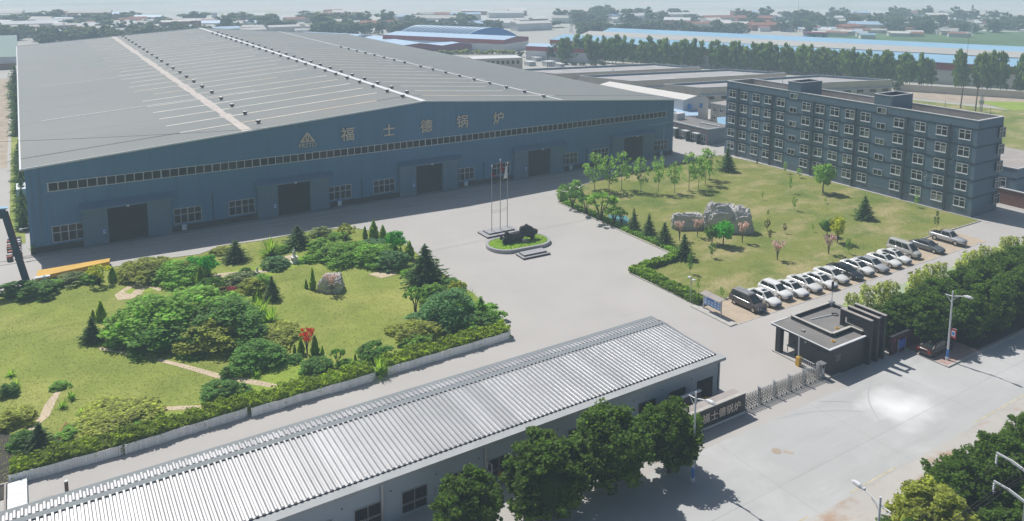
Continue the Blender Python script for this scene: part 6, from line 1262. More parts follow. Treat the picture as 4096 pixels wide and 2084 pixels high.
gt = thing('sliding_gate', 'silver folding gate stretched across the factory entrance', 'gate', (59.4, -81.4, .006))
mb = MB(); mb.box(53.7, 65.3, -81.62, -81.54, 0.007, 0.02); mb.box(53.7, 65.3, -81.26, -81.18, 0.007, 0.02); struct('gate_rail', mb, 'joint')
def hoop():
    mb = MB()
    mb.tube([(0, -.26, .08), (0, -.24, 1.2), (0, -.18, 1.33), (0, .1, 1.38), (0, .2, 1.30), (0, .24, 1.1), (0, .26, .08)], .026, 6)
    mb.tube([(0, -.30, .10), (0, -.42, .06)], .03, 6)
    return mb.mesh('hoop', 'steel')
hm = hoop()
mb = MB(); mb.box(-.09, .09, -.30, .30, .1, .3); mb.box(-.075, .075, -.17, .17, .28, 1.5); mb.box(-.1, .1, -.22, .22, 1.5, 1.58); mb.tube([(0, -.3, .2), (0, -.48, .04)], .05, 6)
pm_ = mb.mesh('pillar', 'steel')
mb = MB(); mb.cyl((-.04, -.3, .07), .07, .08, 10, axis='X'); mb.cyl((-.04, .3, .07), .07, .08, 10, axis='X'); whm = mb.mesh('wheel', 'rubber')
NG = 31
gx = [54.0 + k * (64.5 - 54.0) / (NG - 1) for k in range(NG)]
for k, x in enumerate(gx):
    o = link('pillar' if k % 6 == 0 else 'hoop', pm_ if k % 6 == 0 else hm, gt, (x - 59.4, 0, 0))
    if k % 2 == 0: link('wheel', whm, o)
dx = gx[1] - gx[0]
mb = MB()
for y in (-.2, .2):
    for z0, z1 in ((.2, .55), (.55, .9), (.9, 1.2)):
        mb.bar((0, y, z0), (dx, y, z1), .022, .03); mb.bar((0, y + .015, z1), (dx, y + .015, z0), .022, .03)
lk = mb.mesh('lattice', 'pole_dark')
for k in range(NG - 1): link('lattice', lk, gt, (gx[k] - 59.4, 0, 0))
gp = thing('gate_motor', 'grey gate motor housing standing against the black gatehouse corner', 'gate motor', (65.0, -81.4, 0.006))
mb = MB(); mb.box(-.30, .30, -.32, .32, 0, .35); mb.box(-.23, .23, -.26, .26, .35, 1.5); part(gp, 'housing', mb, 'grey_metal')
mb = MB(); mb.box(-.33, .33, -.36, .30, 1.5, 1.6); part(gp, 'cap', mb, 'steel')
mb = MB(); mb.box(-.15, .15, -.275, -.262, 1.1, 1.4); part(gp, 'screen', mb, 'black')
mb = MB(); mb.box(-.12, .12, -.272, -.262, .5, .9); part(gp, 'panel', mb, 'pole_white')
bar = thing('barrier', 'white barrier rail with an upright arm beside the gatehouse door', 'barrier', (65.1, -79.6, .006))
mb = MB()
for k in range(9): mb.bar((0, -.9 + k * .22, .12), (0, -.9 + k * .22, 1.0), .03, .03, up=(0, 1, 0))
mb.bar((0, -.92, 1.0), (0, .9, 1.0), .05, .05); mb.bar((0, -.92, .14), (0, .9, .14), .05, .05); part(bar, 'railing', mb, 'pole_white')
mb = MB(); mb.bar((0, 1.0, .0), (-.1, 1.0, 3.3), .10, .08, up=(0, 1, 0)); part(bar, 'arm', mb, 'pole_white')
mb = MB(); mb.box(-.22, .22, .75, 1.2, 0, .95); part(bar, 'cabinet', mb, 'yellow_paint')

gh = thing('gatehouse', 'black-tiled gatehouse with a flat grey roof and three tall portal fins', 'gatehouse', (69, -79, 0))
mb = MB()
mb.box(66.1, 71.6, -81.95, -77.3, .0, 2.78); wpart(gh, 'wall', mb, 'black_tile')
mb = MB(); mb.box(71.6, 75.0, -81.6, -76.0, 0, 2.78); mb.box(67.4, 71.6, -77.3, -75.4, 0, 2.78); wpart(gh, 'wall', mb, 'black_tile')
mb = MB(); mb.box(65.42, 66.0, -75.9, -75.3, 0, 2.78)
for k in range(8): mb.box(65.40, 66.02, -75.92, -75.28, .3 + k * .31, .33 + k * .31)
wpart(gh, 'pillar', mb, 'black_tile_b')
mb = MB(); mb.box(65.3, 67.4, -82.0, -75.0, .006, .14); wpart(gh, 'step', mb, 'kerb_stone')
mb = MB(); mb.box(65.45, 72.3, -81.98, -74.6, 2.78, 2.95, 0, 1); wpart(gh, 'roof_slab', mb, ['office_pipe', 'tar_roof'])
mb = MB(); q = .16 # bright coping round the slab
mb.box(65.40, 65.40 + q, -82.03, -74.55, 2.952, 3.0); mb.box(65.40 + q, 71.75, -82.03, -82.03 + q * 1.6, 2.952, 3.02); mb.box(65.40 + q, 68.0, -74.55 - q, -74.55, 2.952, 3.0)
wpart(gh, 'coping', mb, 'coping')
poly = [(68.15, -75.1), (68.15, -80.2), (71.25, -80.2), (71.25, -81.55), (72.0, -81.55), (74.7, -81.3), (74.7, -75.1)]
mb = MB()
for a, b in zip(poly, poly[1:] + poly[:1]):
    a_, b_ = Vector((*a, 3.14)), Vector((*b, 3.14))
    mb.bar(a_, b_, .26, .40, 0)
wpart(gh, 'parapet', mb, 'black_tile')
mb = MB()
for k, (a, b) in enumerate(zip(poly, poly[1:] + poly[:1])): mb.bar(Vector((*a, 3.37 + .002 * k)), Vector((*b, 3.37 + .002 * k)), .32, .05, 0)
wpart(gh, 'coping', mb, 'kerb_stone')
mb = MB(); mb.poly([(x, y, 3.0) for x, y in reversed(poly)]); wpart(gh, 'roof', mb, 'tar_roof')
for x in (71.45, 72.65, 73.8): # portal fins
    mb = MB(); mb.box(x - .17, x + .17, -82.45, -82.0, 0, 4.75); mb.box(x - .17, x + .17, -82.0, -79.2, 4.1, 4.75); mb.box(x - .17, x + .17, -79.2, -78.8, 2.9, 4.75)
    mb.box(x - .17, x + .17, -82.0, -81.6, 2.9, 4.1); mb.box(x - .17, x + .17, -81.6, -79.2, 2.9, 3.35)
    f_ = wpart(gh, 'portal_fin', mb, 'black_tile_b')
    mb = MB(); mb.box(x - .2, x + .2, -82.48, -78.77, 4.75, 4.81); wpart(gh, 'coping', mb, 'parapet_inner', parent=f_)
mb = MB(); mb.box(72.7, 73.8, -82.3, -82.12, 4.55, 4.72); wpart(gh, 'tie_beam', mb, 'black_tile_b')
for y0, y1 in ((-81.2, -80.3), (-80.2, -79.3)): # clerestory windows
    mb = MB(); mb.box(66.06, 66.12, y0, y1, 2.15, 2.55); wpart(gh, 'window', mb, 'glass_office')
mb = MB()
for k in range(6): mb.bar((66.55 + k * .12, -81.99, 1.5), (66.55 + k * .12, -81.99, 2.2), .02, .02, up=(0, 1, 0))
mb.bar((66.5, -81.99, 2.0), (67.2, -81.99, 2.0), .02, .02); mb.bar((66.5, -81.99, 1.55), (67.2, -81.99, 1.55), .02, .02); wpart(gh, 'grille', mb, 'grey_metal')
mb = MB(); mb.cyl((66.08, -78.6, 2.3), .09, -.06, 10, axis='X'); wpart(gh, 'lamp', mb, 'pole_white')
mb = MB(); mb.box(71.62, 74.7, -82.0, -81.62, .1, .55); wpart(gh, 'ledge', mb, 'black_tile_b')
tb = thing('desk', 'grey counter board under the open corner of the gatehouse', 'desk', (66.9, -76.6, .14))
mb = MB(); mb.box(-.6, .8, -.55, .55, .68, .74); part(tb, 'top', mb, 'slab_stone')
for a, b in ((-.5, -.45), (.7, -.45), (-.5, .45), (.7, .45)):
    mb = MB(); mb.box(a - .03, a + .03, b - .03, b + .03, 0, .68); part(tb, 'leg', mb, 'grey_metal')
mb = MB()
for k in range(24):
    a0 = 2 * math.pi * k / 12
mb.tube([(72.9 + .33 * math.cos(2 * math.pi * k / 18), -77.0 + .33 * math.sin(2 * math.pi * k / 18), 3.06) for k in range(19)], .045, 6, cap=False)
solo('hose_coil', mb, 'black', 'black hose coil lying on the gatehouse roof', 'hose')
for (x, y, z), lab in (((70.2, -79.3, 3.0), 'yellow ring float on the raised gatehouse roof'), ((67.4, -80.9, 2.955), 'yellow ring float on the lower gatehouse roof slab')):
    mb = MB(); mb.tube([(x + .16 * math.cos(k * .785), y + .16 * math.sin(k * .785), z + .06) for k in range(9)], .06, 6, cap=False); solo('ring_float', mb, 'yellow_paint', lab, 'ring float')
mb = MB(); mb.tube([(69.6, -76.4, 3.04), (72.5, -76.9, 3.06)], .06, 6); solo('pipe_length', mb, 'pole_white', 'pale pipe length lying on the gatehouse roof', 'pipe')
mb = MB(); mb.box(66.55, 66.85, -77.9, -77.55, 2.955, 3.12); solo('concrete_block', mb, 'parapet_inner', 'broken concrete block lying on the gatehouse roof slab', 'block')
ms = thing('camera_mast', 'slim mast with a camera box at the rear corner of the gatehouse roof', 'mast', (74.6, -75.3, 3.36))
mb = MB(); mb.tube([(0, 0, 0), (0, 0, 2.6)], .045, 6); part(ms, 'pole', mb, 'pole_white')
mb = MB(); mb.box(-.16, .16, -.05, .05, 1.4, 2.5); part(ms, 'panel', mb, 'pole_dark')
mb = MB(); mb.box(-.25, .25, -.25, .25, -.3, .2); part(ms, 'box', mb, 'grey_metal')
# wall behind the street trees with faded characters, blue box on it
hw = thing('boundary_wall', 'dark red boundary wall with faded characters under the street trees', 'wall', (100, -82.35, 0))
mb = MB(); mb.box(75.1, 168, -82.45, -82.25, 0, 2.0); wpart(hw, 'masonry', mb, 'dark_red_wall')
mb = MB(); mb.box(75.1, 168, -82.5, -82.2, 2.0, 2.08); wpart(hw, 'coping', mb, 'black_tile')
mb = MB()
for k in range(9):
    x = 75.6 + k * .75
    for a, b, c, d in ((0, .4, .36, .4), (0, .4, .2, .24), (.18, .22, 0, .45), (0, .04, .05, .3), (.36, .4, .02, .2)): mb.box(x + a, x + b, -82.462, -82.45, 1.3 + c, 1.3 + d)
wpart(hw, 'lettering', mb, 'leaf_maroon')
bb = thing('wall_box', 'blue rectangular notice panel on a frame before the boundary wall', 'notice panel', (BLUEBOX[0], -82.62, .0))
mb = MB(); mb.box(-.62, .62, -.06, .0, .55, 1.5); part(bb, 'panel', mb, 'plate_blue')
for x in (-.66, .66):
    mb = MB(); mb.box(x - .035, x + .035, -.07, .03, 0, 1.7); part(bb, 'post', mb, 'grey_metal')
# ------------------------------------------------------------------ plants
def leaf_mesh(name, pts, size, up=0.5, seed=0, mats=('leaf_mid',), aspect=1.6, dirs=None, extra=None, droop=0.0):
    """one quad per point, turned at random (biased upwards), as a single mesh"""
    g = np.random.default_rng(seed)
    n = len(pts)
    pts = np.asarray(pts, float)
    nrm = g.normal(size=(n, 3)); nrm[:, 2] = np.abs(nrm[:, 2]) + up * 1.5
    nrm /= np.linalg.norm(nrm, axis=1)[:, None]
    if dirs is None: d = g.normal(size=(n, 3))
    else: d = np.asarray(dirs, float) + g.normal(size=(n, 3)) * .25
    d -= nrm * (d * nrm).sum(1)[:, None] * (0.0 if dirs is not None else 1.0)
    d /= np.linalg.norm(d, axis=1)[:, None] + 1e-9
    b = np.cross(nrm, d); b /= np.linalg.norm(b, axis=1)[:, None] + 1e-9
    sz = (np.asarray(size) * g.uniform(.7, 1.35, n))[:, None]
    a_ = d * sz * aspect / 2; b_ = b * sz / 2
    v = np.empty((n * 4, 3))
    v[0::4] = pts - a_; v[1::4] = pts + b_ - a_ * .1; v[2::4] = pts + a_; v[3::4] = pts - b_ - a_ * .1
    verts = v.tolist(); faces = [(4 * k, 4 * k + 1, 4 * k + 2, 4 * k + 3) for k in range(n)]
    if extra is not None:
        ev, ef = extra; o = len(verts); verts += ev; faces += [tuple(o + i for i in f) for f in ef]
    me = bpy.data.meshes.new(name)
    me.from_pydata(verts, [], faces)
    for m in mats: me.materials.append(M[m])
    me.update()
    return me
def blob(rx, ry, rz, cz, seed, sub=2, amp=.25):
    bm = bmesh.new(); bmesh.ops.create_icosphere(bm, subdivisions=sub, radius=1)
    ev = []
    for v in bm.verts:
        k = 1 + amp * mnoise.noise(v.co * 1.7 + Vector((seed, seed * 2, 0)))
        ev.append((v.co.x * rx * k, v.co.y * ry * k, cz + v.co.z * rz * k))
    ef = [tuple(v.index for v in f.verts) for f in bm.faces]
    bm.free()
    return ev, ef
def clumps(g, centers, rad, per, flat=.6):
    out = []
    for c, r in zip(centers, rad):
        p = g.normal(size=(per, 3)); p /= np.linalg.norm(p, axis=1)[:, None]
        p *= (g.uniform(0, 1, per) ** .33)[:, None] * r
        p[:, 2] = p[:, 2] * flat
        out.append(np.asarray(c) + p)
    return np.concatenate(out)
def mk_dome(seed, K=70, per=26, leaf=.050):
    g = np.random.default_rng(seed)
    th = g.uniform(0, 2 * np.pi, K); r = np.sqrt(g.uniform(0, 1, K)) * .44
    lump = 1 + .16 * np.sin(th * 3 + seed) + .1 * np.sin(th * 5 + 2 * seed)
    z = .06 + .84 * np.sqrt(np.clip(1 - (r / .46) ** 2, 0, 1)) * g.uniform(.84, 1.08, K)
    ring = np.arange(K) < K * .34
    r = np.where(ring, g.uniform(.40, .47, K), r); z = np.where(ring, g.uniform(.04, .42, K), z)
    c = np.stack([r * lump * np.cos(th), r * lump * np.sin(th), z], 1)
    pts = clumps(g, c, g.uniform(.07, .13, K), per, .75)
    pts[:, 2] = np.clip(pts[:, 2], .02, 1.1)
    return leaf_mesh('foliage', pts, leaf, 1.1, seed, extra=blob(.30, .30, .30, .22, seed))
def mk_cone(seed, n=1300):
    g = np.random.default_rng(seed)
    z = g.uniform(0, 1, n) ** .8
    z = 1 - z if False else g.beta(1.0, 1.5, n)
    rr = .48 * np.clip(1 - z, 0, 1) ** .72 * np.clip(.55 + z * 3, 0, 1) * (1 + .10 * np.sin(z * 23 + seed))
    th = g.uniform(0, 2 * np.pi, n)
    rr *= g.uniform(.82, 1.05, n) * (1 + .12 * np.sin(th * 4 + z * 9))
    pts = np.stack([rr * np.cos(th), rr * np.sin(th), z * .98 + .01], 1)
    dirs = np.stack([np.cos(th) * .4, np.sin(th) * .4, np.ones(n)], 1)
    mbx = MB(); mbx.tube([(0, 0, .02), (0, 0, .25), (0, 0, .6), (0, 0, .93)], [.26, .38, .22, .02], 9)
    return leaf_mesh('foliage', pts, .055, .0, seed, dirs=dirs, aspect=2.0, extra=(mbx.v, mbx.f))
def mk_spruce(seed, levels=15, tw=1.0):
    g = np.random.default_rng(seed)
    pts, dirs, sz = [], [], []
    for i in range(levels):
        t = (i + .3) / levels
        z = .06 + .92 * t
        L = .5 * (1 - t) ** .85 * tw
        nb = max(4, int(12 * (1 - t) + 4))
        for k in range(nb):
            a = 2 * np.pi * (k + g.uniform(-.35, .35)) / nb + i * 1.1
            l = L * g.uniform(.62, 1.12)
            m = max(3, int(l * 34))
            for j in range(m):
                s_ = (j + .6) / m
                rr = l * s_
                wob = g.normal(size=3) * .012 * (1.2 - s_)
                pts.append((rr * np.cos(a) + wob[0], rr * np.sin(a) + wob[1], z - .16 * l * s_ + .10 * l * s_ ** 3 + wob[2]))
                sd = g.choice([-1, 1]) * .8
                dirs.append((np.cos(a + sd * .8), np.sin(a + sd * .8), -.15))
                sz.append(.052 * (1.25 - .7 * s_) + .008)
    pts.append((0, 0, 1.0)); dirs.append((0, 0, 1)); sz.append(.03)
    return leaf_mesh('foliage', pts, np.array(sz), .9, seed, dirs=dirs, aspect=2.2)
def mk_agave(seed, n=130, wid=.075):
    g = np.random.default_rng(seed)
    mb = MB()
    for k in range(n):
        a = g.uniform(0, 2 * np.pi); el = R(g.uniform(12, 88)); L = g.uniform(.42, .62) if el < R(60) else g.uniform(.7, .95)
        d = Vector((math.cos(a), math.sin(a), 0)); sdv = Vector((-math.sin(a), math.cos(a), 0))
        prev = None
        w0 = wid * g.uniform(.7, 1.2)
        for j in range(5):
            s_ = j / 4
            rr = L * s_ * math.cos(el) + .015
            z = L * s_ * math.sin(el) * 1.25 - .22 * L * s_ ** 2 * math.cos(el) + .02
            w = w0 * (1 - s_ ** 1.6) + .002
            c = d * rr + Vector((0, 0, z))
            row = (tuple(c - sdv * w / 2), tuple(c + Vector((0, 0, -.008)) ), tuple(c + sdv * w / 2))
            if prev:
                mb.quad(prev[0], prev[1], row[1], row[0]); mb.quad(prev[1], prev[2], row[2], row[1])
            prev = row
    return mb.mesh('foliage', 'leaf_agave')
def trunk_mesh(kind, seed):
    g = random.Random(seed)
    mb = MB()
    if kind == 'single':
        mb.tube([(0, 0, -.02), (.008, .0, .2), (-.006, .008, .45), (.0, 0, .7)], [.035, .028, .022, .008], 7)
        for k in range(5):
            a = k * 1.3; z = .38 + .05 * k
            mb.tube([(0, 0, z), (.10 * math.cos(a), .10 * math.sin(a), z + .12), (.22 * math.cos(a), .22 * math.sin(a), z + .22)], [.014, .009, .003], 5)
    elif kind == 'thin':
        mb.tube([(0, 0, -.02), (.01, 0, .3), (-.008, .006, .6), (0, 0, .95)], [.014, .011, .008, .003], 5)
        for k in range(7):
            a = k * 2.1; z = .42 + .06 * k
            mb.tube([(0, 0, z), (.12 * math.cos(a), .12 * math.sin(a), z + .08)], [.006, .002], 4)
    elif kind == 'multi':
        for k in range(7):
            a = k * .9 + g.uniform(-.2, .2); s_ = g.uniform(.6, 1.1)
            mb.tube([(.03 * math.cos(a), .03 * math.sin(a), -.02), (.07 * s_ * math.cos(a), .07 * s_ * math.sin(a), .3), (.20 * s_ * math.cos(a), .20 * s_ * math.sin(a), .58), (.34 * s_ * math.cos(a), .34 * s_ * math.sin(a), .78)], [.020, .016, .011, .004], 5)
    elif kind == 'vase':
        for k in range(10):
            a = k * .63 + g.uniform(-.2, .2); s_ = g.uniform(.4, 1.0)
            mb.tube([(.01 * math.cos(a), .01 * math.sin(a), -.02), (.05 * s_ * math.cos(a), .05 * s_ * math.sin(a), .35), (.22 * s_ * math.cos(a), .22 * s_ * math.sin(a), .68), (.40 * s_ * math.cos(a), .40 * s_ * math.sin(a), .96)], [.014, .011, .007, .003], 5)
    elif kind == 'pole':
        mb.tube([(0, 0, -.01), (0, 0, .5), (0, 0, .97)], [.022, .014, .004], 6)
        for k in range(8):
            a = k * 2.4; z = .15 + .09 * k
            mb.tube([(0, 0, z), (.10 * math.cos(a), .10 * math.sin(a), z + .14)], [.008, .002], 4)
    return mb.mesh('trunk', 'bark')
def mk_multi(seed, per=30, K=26, leaf=.055):
    g = np.random.default_rng(seed)
    th = g.uniform(0, 2 * np.pi, K); r = np.sqrt(g.uniform(0, 1, K)) * .42
    z = .62 + .30 * np.sqrt(np.clip(1 - (r / .46) ** 2, 0, 1)) * g.uniform(.3, 1.1, K) - .25 * (r / .46) ** 2 * g.uniform(0, .8, K)
    c = np.stack([r * np.cos(th), r * np.sin(th), z], 1)
    return leaf_mesh('crown', clumps(g, c, g.uniform(.06, .13, K), per, .7), leaf, .4, seed)
def mk_vase(seed, per=46, K=30, leaf=.032):
    g = np.random.default_rng(seed)
    th = g.uniform(0, 2 * np.pi, K); s_ = g.uniform(.45, 1.0, K)
    r = .42 * s_ ** 1.4 * np.sqrt(g.uniform(.15, 1, K))
    c = np.stack([r * np.cos(th), r * np.sin(th), .28 + .66 * s_], 1)
    return leaf_mesh('crown', clumps(g, c, g.uniform(.05, .11, K), per, 1.0), leaf, .2, seed)
def mk_tree(seed, K=46, per=34, leaf=.052, zc=.64, rz=.34, rx=.44, core=True):
    g = np.random.default_rng(seed)
    p = g.normal(size=(K, 3)); p /= np.linalg.norm(p, axis=1)[:, None]
    rad = g.uniform(.55, 1.0, K) ** .5
    k_ = 1 + .18 * np.sin(p[:, 0] * 4 + seed) * np.cos(p[:, 1] * 3)
    c = np.stack([p[:, 0] * rx * rad * k_, p[:, 1] * rx * rad * k_, zc + p[:, 2] * rz * rad], 1)
    return leaf_mesh('crown', clumps(g, c, g.uniform(.07, .14, K), per, .8), leaf, .45, seed, extra=blob(rx * .62, rx * .62, rz * .62, zc, seed) if core else None)
def mk_poplar(seed, K=44, per=24, leaf=.055):
    g = np.random.default_rng(seed)
    z = g.uniform(.10, .97, K)
    w = .44 * np.sin(np.clip(z * .93 + .10, 0, 1) * np.pi) ** .55
    th = g.uniform(0, 2 * np.pi, K); r = w * np.sqrt(g.uniform(.1, 1, K))
    c = np.stack([r * np.cos(th) + .10 * (z - .5), r * np.sin(th), z], 1)
    pts = clumps(g, c, g.uniform(.08, .15, K), per, .55)
    n = len(pts)
    dirs = np.tile(np.array([[.5, -.15, .6]]), (n, 1))
    return leaf_mesh('crown', pts, leaf, .1, seed, dirs=dirs, aspect=1.9, extra=blob(.24, .24, .36, .5, seed))
def mk_sapling(seed, K=30, per=20, leaf=.045):
    g = np.random.default_rng(seed)
    z = g.uniform(.30, .98, K); w = .34 * np.sin(np.clip((z - .2) / .85, 0, 1) * np.pi) ** .6
    th = g.uniform(0, 2 * np.pi, K); r = w * np.sqrt(g.uniform(0, 1, K))
    return leaf_mesh('crown', clumps(g, np.stack([r * np.cos(th), r * np.sin(th), z], 1), g.uniform(.06, .13, K), per, .8), leaf, .3, seed)
def mk_street(seed, n=13000):
    """large crown seen close up: thousands of leaf-sized quads over many twig clumps"""
    g = np.random.default_rng(seed)
    K = 230
    p = g.normal(size=(K, 3)); p /= np.linalg.norm(p, axis=1)[:, None]
    p[:, 2] = np.where(p[:, 2] < -.80, -p[:, 2], p[:, 2])
    k_ = np.array([1 + .30 * mnoise.noise(Vector(q) * 1.9 + Vector((seed, 0, seed))) for q in p])
    rad = g.uniform(.45, 1.0, K) ** .4 * k_
    c = np.stack([p[:, 0] * .46 * rad, p[:, 1] * .46 * rad, .55 + p[:, 2] * .45 * rad], 1)
    pts = clumps(g, c, g.uniform(.05, .10, K), n // K, .75)
    return leaf_mesh('crown', pts, .031, .5, seed, aspect=1.5, extra=blob(.34, .34, .32, .53, seed, 3, .35))
def mk_bamboo(seed, n=420):
    g = np.random.default_rng(seed)
    a = g.uniform(0, 2 * np.pi, n); z = g.uniform(.25, 1, n); r = .45 * np.sqrt(g.uniform(0, 1, n)) * (1.15 - .6 * z)
    pts = np.stack([r * np.cos(a), r * np.sin(a), z], 1)
    dirs = np.stack([np.cos(a), np.sin(a), -np.ones(n) * .4], 1)
    return leaf_mesh('crown', pts, .055, .2, seed, dirs=dirs, aspect=2.6)

CR = {
 'dome': [mk_dome(s) for s in (1, 2, 3)], 'bigdome': [mk_dome(s, 170, 30, .034) for s in (11, 12, 13)],
 'cone': [mk_cone(s) for s in (1, 2)], 'spruce': [mk_spruce(s) for s in (1, 2, 3)], 'agave': [mk_agave(1), mk_agave(2), mk_agave(3)],
 'palm': [mk_agave(7, 40, .11), mk_agave(8, 36, .12)],
 'multi': [mk_multi(s) for s in (1, 2)], 'vase': [mk_vase(s) for s in (1, 2)], 'tree': [mk_tree(s) for s in (1, 2, 3)], 'poplar': [mk_poplar(s) for s in (1, 2, 3, 4)],
 'sapling': [mk_sapling(s) for s in (1, 2, 3)], 'street': [mk_street(s) for s in (1, 2, 3)], 'bamboo': [mk_bamboo(s) for s in (1, 2)],
 'far': [mk_tree(s, 26, 16, .12, .47, .46, .46) for s in (21, 22, 23)],
}
TR = {'single': trunk_mesh('single', 1), 'thin': trunk_mesh('thin', 2), 'multi': trunk_mesh('multi', 3), 'vase': trunk_mesh('vase', 4), 'pole': trunk_mesh('pole', 5)}
TRK = {'dome': None, 'bigdome': None, 'cone': None, 'spruce': 'pole', 'agave': None, 'palm': None, 'multi': 'multi', 'vase': 'vase', 'tree': 'single', 'poplar': 'pole', 'sapling': 'thin', 'street': 'single', 'bamboo': 'vase', 'far': 'single'}
NAMES = {'dome': ('shrub', 'shrub'), 'bigdome': ('spreading_shrub', 'shrub'), 'cone': ('cypress', 'cypress'), 'spruce': ('conifer', 'conifer'), 'agave': ('agave', 'agave'), 'palm': ('fan_palm', 'palm'),
         'multi': ('bushy_tree', 'tree'), 'vase': ('blossom_tree', 'tree'), 'tree': ('tree', 'tree'), 'poplar': ('poplar_tree', 'tree'), 'sapling': ('young_tree', 'tree'), 'street': ('street_tree', 'tree'), 'bamboo': ('bamboo_clump', 'bamboo'), 'far': ('distant_tree', 'tree')}
prng = random.Random(11)
def plant(kind, x, y, h, w, leaf, label, group=None, name=None, z=0.05, bark='bark', cat=None, idx=None):
    nm, ct = NAMES[kind]
    ms = CR[kind]
    me = ms[prng.randrange(len(ms)) if idx is None else idx % len(ms)]
    rz = prng.uniform(0, 6.28)
    tr = TRK[kind]
    def leafmat(o):
        o.material_slots[0].link = 'OBJECT'; o.material_slots[0].material = M[leaf]
    if tr is None:
        o = link(name or nm, me, None, (x, y, z), rz, (w, w * prng.uniform(.9, 1.05), h)); leafmat(o)
        return tag(o, label, cat or ct, group)
    t = thing(name or nm, label, cat or ct, (x, y, z), rz, group, (w, w, h))
    o = link('trunk', TR[tr], t)
    if bark != 'bark': o.material_slots[0].link = 'OBJECT'; o.material_slots[0].material = M[bark]
    if kind in ('spruce', 'poplar', 'sapling', 'far') : pass
    leafmat(link('crown', me, t))
    return t
for kind, leaf, label, kw, spots in PLANTS:
    for x, y, h, w in spots: plant(kind, x, y, h, w, leaf, label, **kw)

# grass blades over the lawns
def grass(name, poly, n, hgt, m, seed, holes=()):
    g = np.random.default_rng(seed)
    P = np.array(poly)
    lo, hi = P.min(0), P.max(0)
    pts = []
    q = g.uniform(lo, hi, size=(n * 2, 2))
    x, y = q[:, 0], q[:, 1]
    ins = np.zeros(len(q), bool)
    j = len(P) - 1
    for i in range(len(P)):
        c = ((P[i, 1] > y) != (P[j, 1] > y)) & (x < (P[j, 0] - P[i, 0]) * (y - P[i, 1]) / (P[j, 1] - P[i, 1] + 1e-12) + P[i, 0])
        ins ^= c; j = i
    q = q[ins][:n]
    n = len(q)
    pts = np.concatenate([q, np.full((n, 1), .085)], 1)
    return tag(link(name, leaf_mesh(name, pts, hgt, 1.6, seed, mats=(m,), aspect=1.7)), kind='stuff')
grass('lawn_grass', GARDEN['lawn'], 60000, .07, 'leaf_grass', 4)
grass('lawn_grass', LAWN, 70000, .07, 'leaf_turf', 5)

# clipped hedges: leaf masses inside long boxes
def hedge(label, a, b, depth, h, z0, leaf, n, group, wob=.25):
    g = np.random.default_rng(int(abs(a[0] * 7 + a[1] * 3)) + 1)
    a, b = Vector((*a, 0)), Vector((*b, 0))
    L = (b - a).length; d = (b - a) / L; s_ = Vector((-d.y, d.x, 0))
    sg_ = 1 if depth > 0 else -1; depth = abs(depth); s_ = s_ * sg_
    u = g.uniform(0, L, n); v = g.uniform(0, depth, n); face = g.uniform(0, 1, n)
    hh = h * (1 + wob * np.sin(u * 1.1 + a.x) * .5 + wob * np.sin(u * 2.7) * .4 + wob * .5 * np.sin(u * 5.1 + v * 3))
    w = np.where(face < .6, hh + g.normal(0, .06, n), g.uniform(.05, 1, n) * hh)
    v = np.where(face < .6, v, np.where(face < .88, g.normal(.04, .07, n), depth + g.normal(0, .07, n)))
    endcap = face > .955
    u = np.where(endcap, np.where(g.uniform(0, 1, n) < .5, g.normal(0.05, .08, n), L + g.normal(-.05, .08, n)), u); v = np.where(endcap, g.uniform(0, depth, n), v)
    pts = np.stack([d.x * u + s_.x * v, d.y * u + s_.y * v, w], 1)
    ev = []; ef = []
    mb = MB(); e = .15
    mb.prism([tuple((d * p + s_ * q)[:2]) for p, q in ((e, e), (L - e, e), (L - e, depth - e), (e, depth - e))], 0.0, h * .72)
    o = link('hedge', leaf_mesh('hedge', pts, .20, .45, int(L * 10), mats=(leaf,), extra=(mb.v, mb.f)), None, (a.x, a.y, z0))
    return tag(o, label, 'hedge', group)
PL = [((-2.3, -58.3), (5.0, -58.55), 'picket planter farthest west, beside the white lean-to'), ((5.65, -58.6), (14.9, -58.2), 'picket planter between the two pale agave gaps'),
      ((15.75, -58.45), (26.7, -58.35), 'picket planter just west of the big agave'), ((28.9, -58.0), (42.6, -57.7), 'longest picket planter, at the garden corner facing the yard')]
pk = MB(); pk.box(0, .172, -.03, 0, 0, .86); pkm = pk.mesh('picket', 'picket')
for i, (a, b, lab) in enumerate(PL):
    va, vb = Vector((*a, 0)), Vector((*b, 0))
    d = (vb - va); L = d.length; d /= L
    t = thing('planter_fence', 'white board fence along the ' + lab, 'fence', (a[0], a[1], 0.006), 0, None)
    n = int(L / .182)
    ang = math.atan2(d.y, d.x)
    for k in range(n):
        o = link('picket', pkm, t, tuple(d * (k * L / n) + Vector((0, 0, .02 * math.sin(k * .35)))), ang)
    # the rounded east end of the planter
    for k in range(9):
        th = R(-90 + k * 10); th2 = R(-90 + (k + 1) * 10); rr_ = 1.1
        p = vb - va + Vector((rr_ * math.cos(th), rr_ + rr_ * math.sin(th), 0))
        link('picket', pkm, t, tuple(p), th + R(90))
    mb = MB(); mb.bar((0, .06, .18), tuple(d * L + Vector((0, .06, .18))), .06, .08); mb.bar((0, .06, .7), tuple(d * L + Vector((0, .06, .7))), .06, .08); part(t, 'rail', mb, 'picket')
    hedge('yellow-green clipped hedge inside the ' + lab, (a[0] + .1, a[1] + .15), (b[0] + .7, b[1] + .15), 2.0, 1.12, 0.05, 'leaf_hedge', int(L * 300), None)
hedge('low dark hedge stepping in from the yard at the lawn corner', (66.7, -50.6), (76.3, -49.6), 1.1, .75, .07, 'leaf_cypress', 3000, None)
hedge('dark green hedge along the lawn kerb running to the notice board', (66.75, -62.3), (66.85, -50.7), -1.5, .8, .07, 'leaf_cypress', 4200, None)
